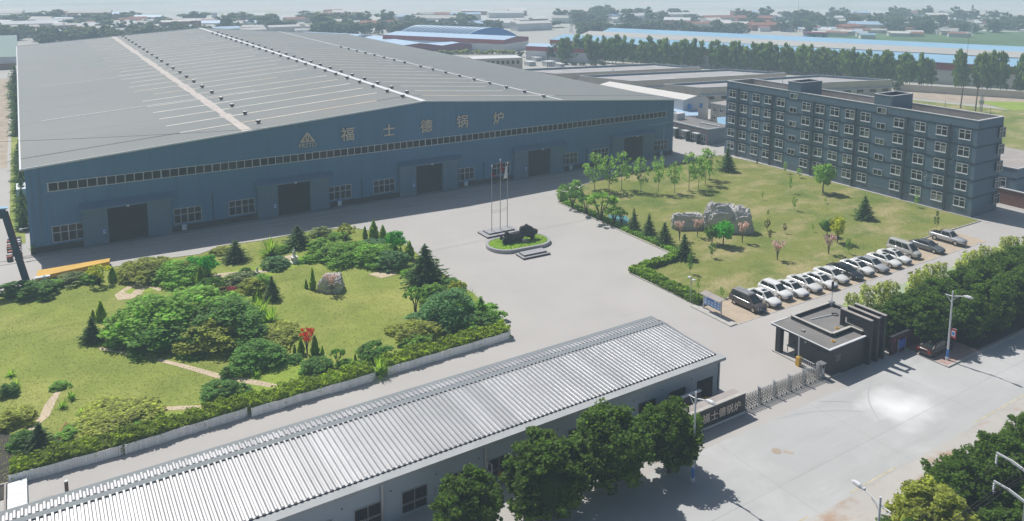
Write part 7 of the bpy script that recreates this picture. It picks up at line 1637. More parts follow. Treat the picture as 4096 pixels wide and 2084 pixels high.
hedge('ground-hugging green border hedge under the conifers along the lawn kerb', (77.1, -48.5), (77.2, -19.0), -1.2, .35, .07, 'leaf_mid', 4500, None, .5)

# ------------------------------------------------------------------ rocks
def rock_mesh(name, rx, ry, rz, seed, mats, strata=.0, sub=4, amp=.22):
    bm = bmesh.new(); bmesh.ops.create_icosphere(bm, subdivisions=sub, radius=1)
    off_ = Vector((seed * 3.1, seed * 1.7, seed))
    for v in bm.verts:
        p = v.co.copy()
        # squared-off boulder
        q = Vector([math.copysign(abs(c) ** .62, c) for c in p])
        k = 1 + amp * mnoise.noise(p * 1.5 + off_) + amp * .5 * mnoise.noise(p * 3.3 + off_) + .10 * mnoise.noise(p * 8 + off_)
        c_ = mnoise.noise(Vector((p.x * 4, p.y * 4, p.z * 1.2)) + off_)
        if abs(c_) < .035: k -= .07
        if strata: k += strata * (.5 - abs(((p.z * 5 + .5 * mnoise.noise(p * 2 + off_)) % 1) - .5))
        v.co = Vector((q.x * rx * k, q.y * ry * k, max(-.25 * rz, q.z * rz * k)))
    me = bpy.data.meshes.new(name); bm.to_mesh(me); bm.free()
    for m in mats: me.materials.append(M[m])
    return me
def rock(label, x, y, w, d, h, seed, strata=.15, group=None, m='grey_rock', rz=0, sub=4):
    o = link('boulder', rock_mesh('boulder', w / 2 * .82, d / 2 * .82, h * .78, seed, [m], strata, sub), None, (x, y, .05), rz)
    return tag(o, label, 'boulder', group)
for r_ in ROCKS: rock(*r_[:7], **r_[7])

# ------------------------------------------------------------------ the rock sculpture and its oval bed
ov = thing('oval_planter', 'oval grey stone planter with a grass top in the middle of the yard', 'planter', (59.9, -32.3, 0))
def oval(hl, r_, n=14):
    p = []
    for k in range(n + 1):
        a = R(-90 + 180 * k / n); p.append((hl - r_ + r_ * math.cos(a), r_ * math.sin(a)))
    for k in range(n + 1):
        a = R(90 + 180 * k / n); p.append((-(hl - r_) + r_ * math.cos(a), r_ * math.sin(a)))
    return p
o1, o2 = oval(5.0, 3.0), oval(4.6, 2.6)
n = len(o1)
mb = MB()
for k in range(n):
    j = (k + 1) % n
    a, b, c, d = o1[k], o1[j], o2[j], o2[k]
    mb.quad((*a, 0), (*b, 0), (*b, .5), (*a, .5)); mb.quad((*a, .5), (*b, .5), (*c, .5), (*d, .5)); mb.quad((*d, .5), (*c, .5), (*c, .1), (*d, .1))
part(ov, 'rim', mb, 'slab_stone')
mb = MB(); mb.poly([(x, y, .44) for x, y in o2]); part(ov, 'grass_bed', mb, 'lawn_bright')
ov.rotation_euler = (0, 0, R(-4))
g = np.random.default_rng(9)
q = g.uniform(-1, 1, (3500, 2)) * np.array([4.5, 2.5]); q = q[(np.maximum(np.abs(q[:, 0]) - 2.0, 0) / 2.55) ** 2 + (q[:, 1] / 2.55) ** 2 < 1]
link('grass', leaf_mesh('grass', np.concatenate([q, np.full((len(q), 1), .48)], 1), .09, 0, 3, mats=('leaf_bright',), dirs=np.tile([[0, 0, 1.]], (len(q), 1))), ov)['kind'] = 'stuff'
# an ox-like rock: fused lumps with a high hump, a low head and holes between its legs
bm = bmesh.new()
for (x, y, z, rx, ry, rz) in ((1.3, .1, 1.30, 1.25, .62, .80), (1.9, .1, 1.05, 1.25, .6, .62), (.9, 0, 1.75, .8, .48, .55), (.2, 0, 1.0, 1.2, .52, .58), (-1.0, 0, .9, 1.15, .50, .55), (1.25, 0, 1.95, .45, .36, .62), (-1.9, -.1, 1.05, .55, .42, .62), (-1.95, -.1, 1.5, .3, .3, .3),
                              (-2.6, -.2, .95, .45, .3, .16), (-2.9, -.2, 1.15, .16, .16, .22), (-2.2, -.2, .35, .42, .42, .6), (-.9, -.1, .35, .30, .40, .5), (.5, .1, .40, .34, .42, .6), (2.3, .15, .5, .34, .4, .62), (2.75, .1, .95, .42, .3, .34), (-1.6, .0, .18, .9, .35, .22), (.0, -.1, .16, .7, .35, .2)):
    r_ = bmesh.ops.create_icosphere(bm, subdivisions=3, radius=1)
    for v in r_['verts']: v.co = Vector((x + v.co.x * rx, y + v.co.y * ry, z + v.co.z * rz))
me = bpy.data.meshes.new('rock'); bm.to_mesh(me); bm.free()
tmp = bpy.data.objects.new('rock_src', me); COL.objects.link(tmp)
rmod = tmp.modifiers.new('r', 'REMESH'); rmod.mode = 'VOXEL'; rmod.voxel_size = .075
me2 = bpy.data.meshes.new_from_object(tmp.evaluated_get(bpy.context.evaluated_depsgraph_get()))
bpy.data.objects.remove(tmp)
for v in me2.vertices:
    p = v.co
    v.co += v.normal * (.20 * mnoise.noise(p * 1.3) + .08 * mnoise.noise(p * 3.2) + .03 * mnoise.noise(p * 8))
me2.materials.clear(); me2.materials.append(M['sculpt_rock'])
for p in me2.polygons: p.use_smooth = False
me2.name = 'rock'
sc_ = thing('rock_sculpture', 'dark ox-shaped rock sculpture lying on the oval planter', 'sculpture', (60.0, -32.2, .42), R(-6))
link('rock', me2, sc_)
mb = MB(); mb.box(.15, .95, -1.05, -.95, 0, .62); part(sc_, 'plaque', mb, 'parapet_inner')
st = thing('stone_slab', 'two-tier dark stone slab lying in front of the oval planter', 'slab', (59.4, -37.1, 0.006), R(-2))
mb = MB(); mb.box(-2.2, 2.2, -1.1, 1.1, 0, .22); mb.box(-2.24, 2.24, -1.14, 1.14, .22, .28, 1); part(st, 'base', mb, ['slab_dark', 'slab_stone'])
mb = MB(); mb.box(-1.85, 1.85, -.7, .75, .285, .5, 0, 1); part(st, 'top', mb, ['slab_dark', 'slab_stone'])
st = thing('stone_plinth', 'two-tier stone base under the three flagpoles', 'plinth', (60.2, -26.0, 0.006))
mb = MB(); mb.box(-2.9, 2.9, -1.7, 1.4, 0, .2); mb.box(-2.94, 2.94, -1.74, 1.44, .2, .25, 1); part(st, 'base', mb, ['slab_dark', 'slab_stone'])
mb = MB(); mb.box(-2.2, 2.3, -1.0, 1.0, .255, .45, 0, 1); part(st, 'top', mb, ['slab_dark', 'slab_stone'])
for k, (x, y, h, fm, lab) in enumerate(((59.0, -26.0, 10.5, 'flag_blue', 'steel flagpole with a drooping dark blue and red flag'), (60.45, -26.1, 11.3, 'flag_red', 'tallest steel flagpole with a drooping red flag'), (61.95, -25.7, 10.5, 'flag_white', 'steel flagpole with a drooping white flag'))):
    t = thing('flagpole', lab, 'flagpole', (x, y, .45), 0, 'flagpoles behind the sculpture')
    mb = MB(); mb.tube([(0, 0, 0), (0, 0, h * .5), (0, 0, h - .45)], [.065, .05, .04], 8); part(t, 'pole', mb, 'grey_metal')
    mb = MB(); mb.cyl((0, 0, h - .45), .10, .26, 8); part(t, 'finial', mb, 'pole_white')
    mb = MB(); rr2 = random.Random(k)
    wd = (.4, .42, .9)[k]; hh = (1.3, 1.4, 2.0)[k]; nx, nz = 6, 7
    for i in range(nx):
        for j in range(nz):
            P_ = []
            for a, b in ((i, j), (i + 1, j), (i + 1, j + 1), (i, j + 1)):
                u = a / nx; v = b / nz
                P_.append((.05 + u * wd * (.35 + .65 * v) * (-1 if k == 2 else 1), .12 * math.sin(u * 9 + v * 2) * (.3 + v), h - .55 - v * hh - u * .25))
            mb.quad(*P_, 1 if (k == 0 and j > 4) else 0)
    f = part(t, 'flag', mb, [fm, 'flag_red'])
rp_ = thing('halyard_rail', 'two thin rails joining the three flagpoles low down', 'rail', (60.4, -26.0, 3.3))
mb = MB(); mb.tube([(-1.5, 0, 0), (0, -.1, .0), (1.6, .3, .0)], .018, 4); part(rp_, 'rail', mb, 'pole_dark')
mb = MB(); mb.tube([(-1.5, 0, .3), (0, -.1, .3), (1.6, .3, .3)], .018, 4); part(rp_, 'rail', mb, 'pole_dark')

# garden statues
def statue(label, x, y, h):
    t = thing('statue', label, 'statue', (x, y, .07), prng.uniform(0, 6), None, (h, h, h))
    mb = MB(); mb.box(-.26, .26, -.26, .26, 0, .08); mb.box(-.18, .18, -.18, .18, .08, .4); mb.box(-.22, .22, -.22, .22, .4, .45); part(t, 'pedestal', mb, 'statue_white')
    mb = MB(); mb.tube([(0, 0, .45), (0, 0, .6), (.01, 0, .74), (0, 0, .86), (0, 0, .88)], [.12, .10, .085, .11, .04], 8)
    mb.tube([(0, 0, .87), (0, 0, .90), (0, 0, .95), (0, 0, .99)], [.03, .055, .055, .02], 8)
    mb.tube([(.09, 0, .84), (.16, .03, .72), (.10, .09, .66)], [.03, .025, .02], 5); mb.tube([(-.09, 0, .84), (-.17, -.02, .92), (-.15, 0, 1.02)], [.03, .025, .02], 5)
    part(t, 'figure', mb, 'statue_white', True)
for s_ in STATUES: statue(*s_)
# ------------------------------------------------------------------ vehicles
def hull(stations, ring):
    """loft closed rings given as lists of (x, [(y, z), ...])"""
    mb = MB()
    n = len(ring(*stations[0]))
    for s_ in stations: mb.v += [tuple(p) for p in ring(*s_)]
    for k in range(len(stations) - 1):
        for j in range(n):
            j2 = (j + 1) % n
            mb.f.append((k * n + j, (k + 1) * n + j, (k + 1) * n + j2, k * n + j2)); mb.m.append(0)
    mb.f.append(tuple(range(n))); mb.m.append(0)
    e = (len(stations) - 1) * n
    mb.f.append(tuple(e + j for j in reversed(range(n)))); mb.m.append(0)
    return mb
SPEC = {
 # L half length, W half width, belt height at rear / mid / front, bonnet, roof: (x0 rear glass foot, x1 roof rear, x2 roof front, x3 windscreen foot), roof z
 'sedan': dict(L=2.36, W=.90, zs=[(-2.36, .50, .78, .84), (-2.25, .34, .90, .90), (-1.7, .28, .99, .97), (-1.0, .24, .97, .98), (0.3, .24, .95, .98), (1.1, .26, .92, .96), (1.75, .30, .82, .93), (2.2, .34, .70, .84), (2.36, .42, .58, .70)], cab=(-1.95, -1.0, .35, 1.25), zr=1.46, zb=.95, wx=(-1.36, 1.42), wr=.335),
 'suv': dict(L=2.26, W=.91, zs=[(-2.26, .55, .90, .84), (-2.18, .36, 1.04, .90), (-1.7, .30, 1.08, .96), (-1.0, .28, 1.05, .97), (.3, .28, 1.02, .98), (1.05, .30, 1.0, .96), (1.7, .34, .93, .93), (2.1, .38, .80, .86), (2.26, .46, .64, .72)], cab=(-2.16, -1.72, .30, 1.2), zr=1.62, zb=1.03, wx=(-1.33, 1.36), wr=.36),
 'minivan': dict(L=2.38, W=.91, zs=[(-2.38, .50, .95, .86), (-2.3, .34, 1.08, .90), (-1.7, .28, 1.10, .96), (-1.0, .26, 1.06, .97), (.5, .26, 1.03, .98), (1.3, .28, 1.0, .95), (1.85, .32, .90, .90), (2.25, .36, .76, .82), (2.38, .44, .62, .70)], cab=(-2.30, -2.05, .55, 1.55), zr=1.76, zb=1.04, wx=(-1.45, 1.48), wr=.34),
 'van': dict(L=2.4, W=.84, zs=[(-2.4, .50, .98, .84), (-2.32, .34, 1.10, .88), (-1.7, .30, 1.12, .92), (-.5, .28, 1.12, .93), (.8, .28, 1.12, .92), (1.5, .30, 1.06, .90), (1.95, .32, .92, .86), (2.28, .36, .80, .80), (2.4, .44, .66, .72)], cab=(-2.34, -2.18, .95, 1.80), zr=1.92, zb=1.10, wx=(-1.4, 1.45), wr=.33),
 'pickup': dict(L=2.62, W=.92, zs=[(-2.62, .58, 1.02, .86), (-2.55, .46, 1.08, .90), (-1.9, .42, 1.09, .93), (-.95, .40, 1.09, .94), (.3, .40, 1.08, .95), (1.1, .42, 1.06, .94), (1.9, .46, 1.0, .92), (2.45, .50, .88, .86), (2.62, .56, .74, .74)], cab=(-.85, -.72, .45, 1.15), zr=1.78, zb=1.07, wx=(-1.62, 1.55), wr=.40),
}
def car_parts(kind):
    s_ = SPEC[kind]
    def ring(x, zb, zt, w):
        w *= s_['W'] / .98
        return [(x, -w * .90, zb), (x, -w * .99, zb + .12), (x, -w, (zb + zt) * .52), (x, -w * .965, zt - .10), (x, -w * .86, zt), (x, -w * .4, zt + .035), (x, w * .4, zt + .035), (x, w * .86, zt), (x, w * .965, zt - .10), (x, w, (zb + zt) * .52), (x, w * .99, zb + .12), (x, w * .90, zb)]
    P_ = {}
    P_['body'] = hull(s_['zs'], ring)
    a, b, c, d = s_['cab']; zr, zb = s_['zr'], s_['zb']
    W0, W1 = s_['W'] * .90, s_['W'] * .70
    # greenhouse: roof and pillars in body colour, glass set 8 mm proud of them
    gh = MB()
    lo = {-1: [(a, -W0, zb - .06), (d, -W0, zb - .08)], 1: [(a, W0, zb - .06), (d, W0, zb - .08)]}
    mid = (b + c) / 2
    roofp = lambda x, k: (x, k * W1, zr - (.05 if x in (b, c) else 0))
    v = [(a, -W0 * .93, zb - .08), (d, -W0 * .96, zb - .10), (d, W0 * .96, zb - .10), (a, W0 * .93, zb - .08)]
    top = [(b, -W1 * .94, zr - .05), (mid, -W1, zr - .01), (c, -W1 * .96, zr - .05), (c, W1 * .96, zr - .05), (mid, W1, zr - .01), (b, W1 * .94, zr - .05)]
    ctr = [(b, 0, zr - .01), (mid, 0, zr + .03), (c, 0, zr - .01)]
    gh.poly([v[0], v[1], top[2], top[1], top[0]]); gh.poly([v[2], v[3], top[5], top[4], top[3]]); gh.poly([v[1], v[2], top[3], ctr[2], top[2]]); gh.poly([v[3], v[0], top[0], ctr[0], top[5]])
    gh.quad(top[0], top[1], ctr[1], ctr[0]); gh.quad(top[1], top[2], ctr[2], ctr[1]); gh.quad(ctr[0], ctr[1], top[4], top[5]); gh.quad(ctr[1], ctr[2], top[3], top[4])
    P_['roof'] = gh
    def lerp(p, q, t): return tuple(p[i] + (q[i] - p[i]) * t for i in range(3))
    def inset(q4, ix0, ix1, iy0, iy1, off):
        bl, br, tr, tl = q4
        f = lambda u, w_: lerp(lerp(bl, br, u), lerp(tl, tr, u), w_)
        pts = [f(ix0, iy0), f(1 - ix1, iy0), f(1 - ix1, 1 - iy1), f(ix0, 1 - iy1)]
        nrm = (Vector(pts[1]) - Vector(pts[0])).cross(Vector(pts[3]) - Vector(pts[0])).normalized() * off
        return [tuple(Vector(p) + nrm) for p in pts]
    m = MB(); m.quad(*inset((v[1], v[2], top[3], top[2]), .05, .05, .10, .06, .03)); P_['windscreen'] = m
    m = MB(); m.quad(*inset((v[3], v[0], top[0], top[5]), .08, .08, .20, .10, .03)); P_['rear_window'] = m
    nside = 3 if kind in ('minivan', 'van') else 2
    P_['side_window'] = []
    xb = (v[0][0], v[1][0]); xt = (top[0][0], top[2][0])
    for sd in (-1, 1):
        for k in range(nside):
            u0, u1 = .06 + k * .86 / nside + .01, .06 + (k + 1) * .86 / nside - .01
            bl = (xb[0] + (xb[1] - xb[0]) * u0, sd * W0 * .95, zb - .06); br = (xb[0] + (xb[1] - xb[0]) * u1, sd * W0 * .955, zb - .06)
            tl = (xt[0] + (xt[1] - xt[0]) * u0, sd * W1, zr - .05); tr = (xt[0] + (xt[1] - xt[0]) * u1, sd * W1, zr - .05)
            q = inset((bl, br, tr, tl) if sd < 0 else (br, bl, tl, tr), .02, .02, .16, .12, .03)
            P_['side_window'].append(MB().quad(*q))
    F, w = s_['L'], s_['W']
    zf = s_['zs'][-2][2]
    P_['headlight'] = [MB().poly([(F - .30, k * (w * .80), zf - .02), (F - .04, k * w * .46, zf - .10), (F - .01, k * w * .46, zf - .22), (F - .24, k * (w * .90), zf - .16)][::k]) for k in (-1, 1)]
    for k, q in zip((-1, 1), P_['headlight']): q.v = [(x + .06, y + k * .02, z + .03) for x, y, z in q.v]
    m = MB(); m.box(F - .05, F + .03, -w * .42, w * .42, zf - .26, zf - .12); P_['grille'] = m
    m = MB(); m.box(F - .12, F + .02, -w * .62, w * .62, .30, .40); P_['air_intake'] = m
    m = MB(); m.box(F + .0, F + .045, -.24, .24, .43, .54); P_['number_plate'] = m
    zr_ = s_['zs'][1][2]
    P_['tail_light'] = [MB().box(-F - .015, -F + .22, k * w * .66 - .17, k * w * .66 + .17, zr_ - .22, zr_ - .04) for k in (-1, 1)]
    P_['mirror'] = [MB().box(d - .40, d - .22, k * (w + .10) - .09, k * (w + .10) + .09, zb - .02, zb + .12) for k in (-1, 1)]
    P_['door_handle'] = [MB().box(x - .09, x + .09, k * (w * .985) - .015, k * (w * .985) + .015, zb - .18, zb - .14) for k in (-1, 1) for x in (-.75, .25)]
    if kind in ('sedan',): P_['sunroof'] = MB().box(mid + .08, c - .12, -W1 * .55, W1 * .55, zr - .02, zr + .028)
    if kind in ('minivan', 'suv'):
        P_['roof_rail'] = [MB().tube([(b + .1, k * W1 * .86, zr - .02), (b + .2, k * W1 * .86, zr + .06), (c - .3, k * W1 * .86, zr + .06), (c - .1, k * W1 * .86, zr - .02)], .022, 5) for k in (-1, 1)]
    if kind == 'minivan':
        P_['roof_rail'] += [MB().bar((b + .1, y, zr + .03), (c - .15, y, zr + .03), .06, .03) for y in (-.35, -.12, .12, .35)]
    if kind == 'pickup':
        m = MB(); m.box(-2.45, -.95, -.72, .72, 1.10, 1.125); P_['cargo_bed'] = m
        m = MB(); m.tube([(-.98, -.66, 1.1), (-1.0, -.62, 1.62), (-1.0, .62, 1.62), (-.98, .66, 1.1)], .045, 6); m.tube([(-1.0, -.6, 1.55), (-1.6, -.68, 1.12)], .035, 5); m.tube([(-1.0, .6, 1.55), (-1.6, .68, 1.12)], .035, 5); P_['roll_bar'] = m
    return P_
PMAT = dict(windscreen='car_glass', rear_window='car_glass', side_window='car_glass', headlight='lamp_clear', grille='black', air_intake='black', number_plate='plate_blue', tail_light='lamp_red', sunroof='car_glass', cargo_bed='black', roll_bar='black')
CARM = {}
for kind in SPEC:
    P_ = car_parts(kind)
    lst = []
    for k, q in P_.items():
        for i_, m_ in enumerate(q if isinstance(q, list) else [q]):
            me = m_.mesh(k, PMAT.get(k, 'pole_white'), k in ('body', 'roof'))
            lst.append((k, me))
    CARM[kind] = lst
def wheel_meshes(r):
    t = MB()
    n = 20
    prof = [(-.10, r * .66), (-.105, r * .93), (-.08, r), (.08, r), (.105, r * .93), (.10, r * .66)]
    for y, rr_ in prof: t.v += [(rr_ * math.cos(2 * math.pi * k / n), y, rr_ * math.sin(2 * math.pi * k / n)) for k in range(n)]
    for a in range(len(prof) - 1):
        for k in range(n):
            k2 = (k + 1) % n
            t.f.append((a * n + k, a * n + k2, (a + 1) * n + k2, (a + 1) * n + k)); t.m.append(0)
    rim = MB()
    for sd in (-1, 1):
        y = sd * .085
        rim.poly([(r * .18 * math.cos(2 * math.pi * k / 10), y + sd * .01, r * .18 * math.sin(2 * math.pi * k / 10)) for k in range(10)][::sd], 0)
        for k in range(10):
            a0, a1 = 2 * math.pi * k / 10 - .14, 2 * math.pi * k / 10 + .14
            rim.poly([(rr_ * math.cos(a), y, rr_ * math.sin(a)) for rr_, a in ((r * .15, a0 - .3), (r * .68, a0), (r * .68, a1), (r * .15, a1 + .3))][::sd], 0)
        rim.poly([(r * .69 * math.cos(2 * math.pi * k / n), y - sd * .03, r * .69 * math.sin(2 * math.pi * k / n)) for k in range(n)][::sd], 1)
    return t.mesh('tyre', 'rubber', True), rim.mesh('rim', ['chrome', 'black'])
WM = {k: wheel_meshes(SPEC[k]['wr']) for k in SPEC}
for nm, c in (('paint_white', (.80, .80, .79)), ('paint_silver', (.50, .51, .52)), ('paint_black', (.012, .013, .018)), ('paint_brown', (.075, .060, .058)), ('paint_grey', (.14, .155, .17)), ('paint_pearl', (.70, .70, .68)), ('paint_beige', (.52, .52, .50)), ('paint_red_dark', (.030, .010, .010))):
    m_ = mat(nm, c, .28, metal=.25 if 'silver' in nm or 'grey' in nm else 0.0, spec=.5)
    m_.node_tree.nodes['Principled BSDF'].inputs['Coat Weight'].default_value = .6
    m_.node_tree.nodes['Principled BSDF'].inputs['Coat Roughness'].default_value = .08
crng = random.Random(21)
def car(kind, x, y, paint, label, rz=-90, group='cars parked in a row beside the lawn', z=0.012, nose=1.0, skip=()):
    nm = {'sedan': 'parked_car', 'suv': 'parked_car', 'minivan': 'minivan', 'van': 'van', 'pickup': 'pickup_truck'}[kind]
    t = thing(nm, label, {'sedan': 'car', 'suv': 'car', 'minivan': 'minivan', 'van': 'van', 'pickup': 'pickup truck'}[kind], (x, y + crng.uniform(-.18, .18), z), R(rz + crng.uniform(-1.6, 1.6)), group, (nose, 1, crng.uniform(.97, 1.04)))
    for k, me in CARM[kind]:
        if k in skip: continue
        o = link(k, me, t)
        if k in ('body', 'roof', 'mirror', 'door_handle'):
            o.material_slots[0].link = 'OBJECT'; o.material_slots[0].material = M[paint]
    s_ = SPEC[kind]
    for wx in s_['wx']:
        for sd in (-1, 1):
            w = link('wheel', WM[kind][0], t, (wx, sd * (s_['W'] - .12), s_['wr']))
            w.name = 'wheel'
            link('rim', WM[kind][1], w)
    return t
NS = ('sunroof',)
car('minivan', 71.75, -65.7, 'paint_brown', 'dark brown minivan with roof rails, next to the notice board')
car('sedan', 74.55, -65.75, 'paint_white', 'white saloon with a sunroof, between the brown minivan and a white crossover')
car('suv', 77.4, -65.3, 'paint_white', 'white crossover with roof rails and black lower grille')
car('sedan', 79.75, -65.6, 'paint_white', 'white saloon with a sunroof parked directly east of the white crossover')
car('sedan', 82.5, -65.55, 'paint_pearl', 'pearl white saloon with a sunroof, fifth vehicle from the notice board', nose=1.02)
car('sedan', 85.1, -65.8, 'paint_white', 'white saloon with a sunroof, sixth vehicle from the notice board')
car('sedan', 87.85, -65.7, 'paint_pearl', 'cream white saloon without sunroof, just west of the black car', skip=NS, nose=1.03)
car('sedan', 90.7, -65.65, 'paint_black', 'glossy black saloon between two white ones', skip=NS, nose=1.05)
car('sedan', 93.3, -65.6, 'paint_white', 'white saloon between the black car and the silver car')
car('sedan', 95.9, -65.9, 'paint_silver', 'silver saloon with a plain roof in the middle of the row', skip=NS, nose=1.04)
car('sedan', 98.95, -65.75, 'paint_white', 'white saloon with a sunroof directly east of the silver saloon')
car('sedan', 101.5, -65.8, 'paint_white', 'white saloon with a sunroof beside the beige van')
car('van', 104.75, -65.1, 'paint_beige', 'beige passenger van with long side windows')
car('sedan', 109.6, -65.75, 'paint_grey', 'dark grey saloon standing alone between the van and the pickup', skip=NS, nose=1.02)
car('pickup', 115.5, -65.75, 'paint_silver', 'silver four-door pickup truck with a black cargo bed')
car('sedan', *SHADE_CAR, 'paint_red_dark', 'dark red car parked in the deep shade of the street trees', rz=0, group=None, skip=NS, z=.01)

# notice board
nb = thing('notice_board', 'roofed blue notice board with rows of pale photographs beside the car park', 'notice board', (66.75, -64.8, .12))
for y in (-1.42, 1.42):
    mb = MB(); mb.box(-.06, .06, y - .06, y + .06, 0, 1.95); part(nb, 'post', mb, 'grey_metal')
mb = MB(); mb.box(-.05, .05, -1.36, 1.36, .62, 1.80); part(nb, 'frame', mb, 'grey_metal')
mb = MB(); mb.box(-.062, -.05, -1.27, 1.27, .70, 1.73); pn = part(nb, 'panel', mb, 'sign_blue')
for i in range(5):
    for j in range(3):
        if (i, j) in ((1, 2), (2, 2)): continue
        mb = MB(); y = 1.05 - i * .52; z = .80 + j * .30
        mb.quad((-.066, y + .17, z), (-.066, y - .17, z), (-.066, y - .17, z + .2), (-.066, y + .17, z + .2)); link('photograph', mb.mesh('photograph', 'sign_white'), pn)
mb = MB(); mb.quad((-.066, .5, 1.60), (-.066, -.6, 1.60), (-.066, -.6, 1.69), (-.066, .5, 1.69)); link('heading', mb.mesh('heading', 'flag_red'), pn)
mb = MB(); mb.quad((-.55, -1.6, 1.90), (.45, -1.6, 2.05), (.45, 1.6, 2.05), (-.55, 1.6, 1.90)); mb.quad((-.55, 1.6, 1.96), (.45, 1.6, 2.11), (.45, -1.6, 2.11), (-.55, -1.6, 1.96)); mb.quad((-.55, -1.6, 1.90), (-.55, 1.6, 1.90), (-.55, 1.6, 1.96), (-.55, -1.6, 1.96)); mb.quad((-.55, -1.6, 1.9), (-.55, -1.6, 1.96), (.45, -1.6, 2.11), (.45, -1.6, 2.05)); part(nb, 'roof', mb, 'parapet_inner')

# ------------------------------------------------------------------ lamps, poles and wires
def street_lamp(label, x, y, z, sgn, h=7.5, rusty=False, banner=False, short=True):
    t = thing('street_lamp', label, 'street lamp', (x, y, z), 0, None)
    mb = MB(); mb.tube([(0, 0, 0), (0, 0, h * .5), (0, 0, h)], [.11, .09, .07], 10); part(t, 'pole', mb, 'pole_white')
    mb = MB(); mb.tube([(0, 0, .3), (0, 0, 1.15)], .118, 10); part(t, 'painted_band', mb, 'sign_blue')
    mb = MB(); mb.cyl((0, 0, 0), .2, .3, 8); part(t, 'base', mb, 'pole_white')
    zz = h - .55
    mb = MB(); mb.tube([(0, -sgn * .75, zz - .05), (0, 0, zz), (0, sgn * .6, zz + .22), (0, sgn * 1.3, zz + .42)], [.045, .05, .045, .04], 7)
    mb.tube([(0, 0, zz - .55), (0, sgn * .25, zz - .15), (0, sgn * .6, zz + .10)], .03, 5); mb.tube([(0, 0, zz - .7), (0, -sgn * .35, zz - .4), (0, -sgn * .62, zz - .1)], .03, 5)
    part(t, 'arm', mb, 'pole_white')
    mb = MB(); mb.box(-.10, .10, sgn * 1.22 - .12, sgn * 1.22 + .12, zz + .36, zz + .48)
    mb.tube([(0, sgn * 1.25, zz + .42), (0, sgn * 1.45, zz + .46), (0, sgn * 1.85, zz + .50), (0, sgn * 2.1, zz + .46)], [.09, .17, .15, .03], 8); part(t, 'lamp_head', mb, 'frame_white')
    if banner:
        mb = MB(); mb.tube([(0, -.1, 3.55), (0, -.75, 3.6)], .02, 5); part(t, 'bracket', mb, 'pole_white')
        mb = MB(); mb.box(-.03, .03, -.70, -.14, 2.55, 3.55); mb.box(-.036, .036, -.62, -.22, 2.75, 3.35, 1); mb.box(-.04, .04, -.55, -.30, 2.9, 3.2, 2); part(t, 'banner', mb, ['flag_red', 'sign_white', 'sign_blue'])
    return t
street_lamp('white street lamp with a red and blue banner on the pink sidewalk', 79.12, -86.3, .13, -1, banner=True)
street_lamp('white street lamp rising between the crown of a tree and the sign wall', 42.75, -86.4, .006, -1)
street_lamp('white street lamp at the bottom edge beyond the road, arm over the shoulder', 43.6, -101.75, .002, 1)
dl = thing('garden_lamp', 'slim grey lamp post with a double head in the lawn hedge', 'lamp post', LAMP2)
mb = MB(); mb.tube([(0, 0, 0), (0, 0, 3.3)], [.06, .045], 8); part(dl, 'pole', mb, 'grey_metal')
for y in (-.45, .3):
    mb = MB(); mb.box(-.2, .2, y - .1, y + .22, 2.95 if y < 0 else 3.05, 3.05 if y < 0 else 3.15); part(dl, 'lamp_head', mb, 'frame_white')
mb = MB(); mb.bar((0, -.5, 2.92), (0, .5, 2.98), .04, .04); part(dl, 'arm', mb, 'grey_metal')
# utility pole with two cross arms and insulators
up_ = thing('utility_pole', 'grey utility pole with two steel arms and insulator strings among the trees', 'utility pole', (52.0, -106.5, .001))
mb = MB(); mb.tube([(0, 0, 0), (0, 0, 12)], [.20, .14], 10); part(up_, 'pole', mb, 'grey_metal')
for z in (9.0, 7.0):
    mb = MB(); mb.bar((0, .0, z - .35), (0, 1.2, z - .05), .10, .16); mb.bar((0, 1.2, z - .05), (0, 2.1, z), .08, .12); part(up_, 'cross_arm', mb, 'pole_white')
    for y in (2.05,):
        mb = MB()
        for k in range(5): mb.cyl((0, y, z - .18 - k * .13), .09, .05, 8, r2=.05)
        mb.tube([(0, y, z), (0, y, z - .9)], .018, 5); part(up_, 'insulator', mb, 'frame_white')
def cable(label, p, q, sag, r_=.018, n=14, group=None):
    p, q = Vector(p), Vector(q)
    pts = []
    for k in range(n + 1):
        t = k / n; c = p.lerp(q, t); c.z -= sag * 4 * t * (1 - t); pts.append(c)
    mb = MB(); mb.tube(pts, r_, 4)
    return solo('power_cable', mb, 'pole_dark', label, 'cable', group)
for y, z in ((-104.45, 8.1), (-104.45, 6.1), (-106.5, 9.5), (-105.3, 7.0)):
    cable('overhead power cable running along the road over the roadside trees', (10, y, z), (52, y, z), .5, .02, 14, 'power cables along the road')
    cable('overhead power cable running along the road over the roadside trees', (52, y, z), (110, y, z), .7, .02, 14, 'power cables along the road')
for c_ in CABLES: cable(*c_)
# lopsided poles and pylons in the distance
for x, y, h, tx, lab in ((237.9, .4, 14, 1.5, 'tall dark pole with a long thin aerial beyond the office roof'), (237.0, -4.6, 13, 1.0, 'slim pole with an aerial beside the transformer pole')):
    t = thing('aerial_pole', lab, 'pole', (x, y, 0))
    mb = MB(); mb.tube([(0, 0, 0), (tx * .3, 0, h * .4), (tx * .5, 0, h * .62)], [.22, .16, .10], 7); part(t, 'pole', mb, 'pole_rust')
    mb = MB(); mb.tube([(tx * .5, 0, h * .62), (tx, 0, h if h < 14 else 25)], [.07, .02], 5); part(t, 'aerial', mb, 'pole_dark')
    for k in range(3):
        mb = MB(); mb.bar((tx * .4 - .4, 0, h * (.45 + .05 * k)), (tx * .4 + .5, .2, h * (.45 + .05 * k)), .06, .06); part(t, 'bracket', mb, 'pole_dark')
t = thing('transformer_pole', 'grey transformer pole with crossbars behind the office roof', 'pole', (237.2, -6.1, 0))
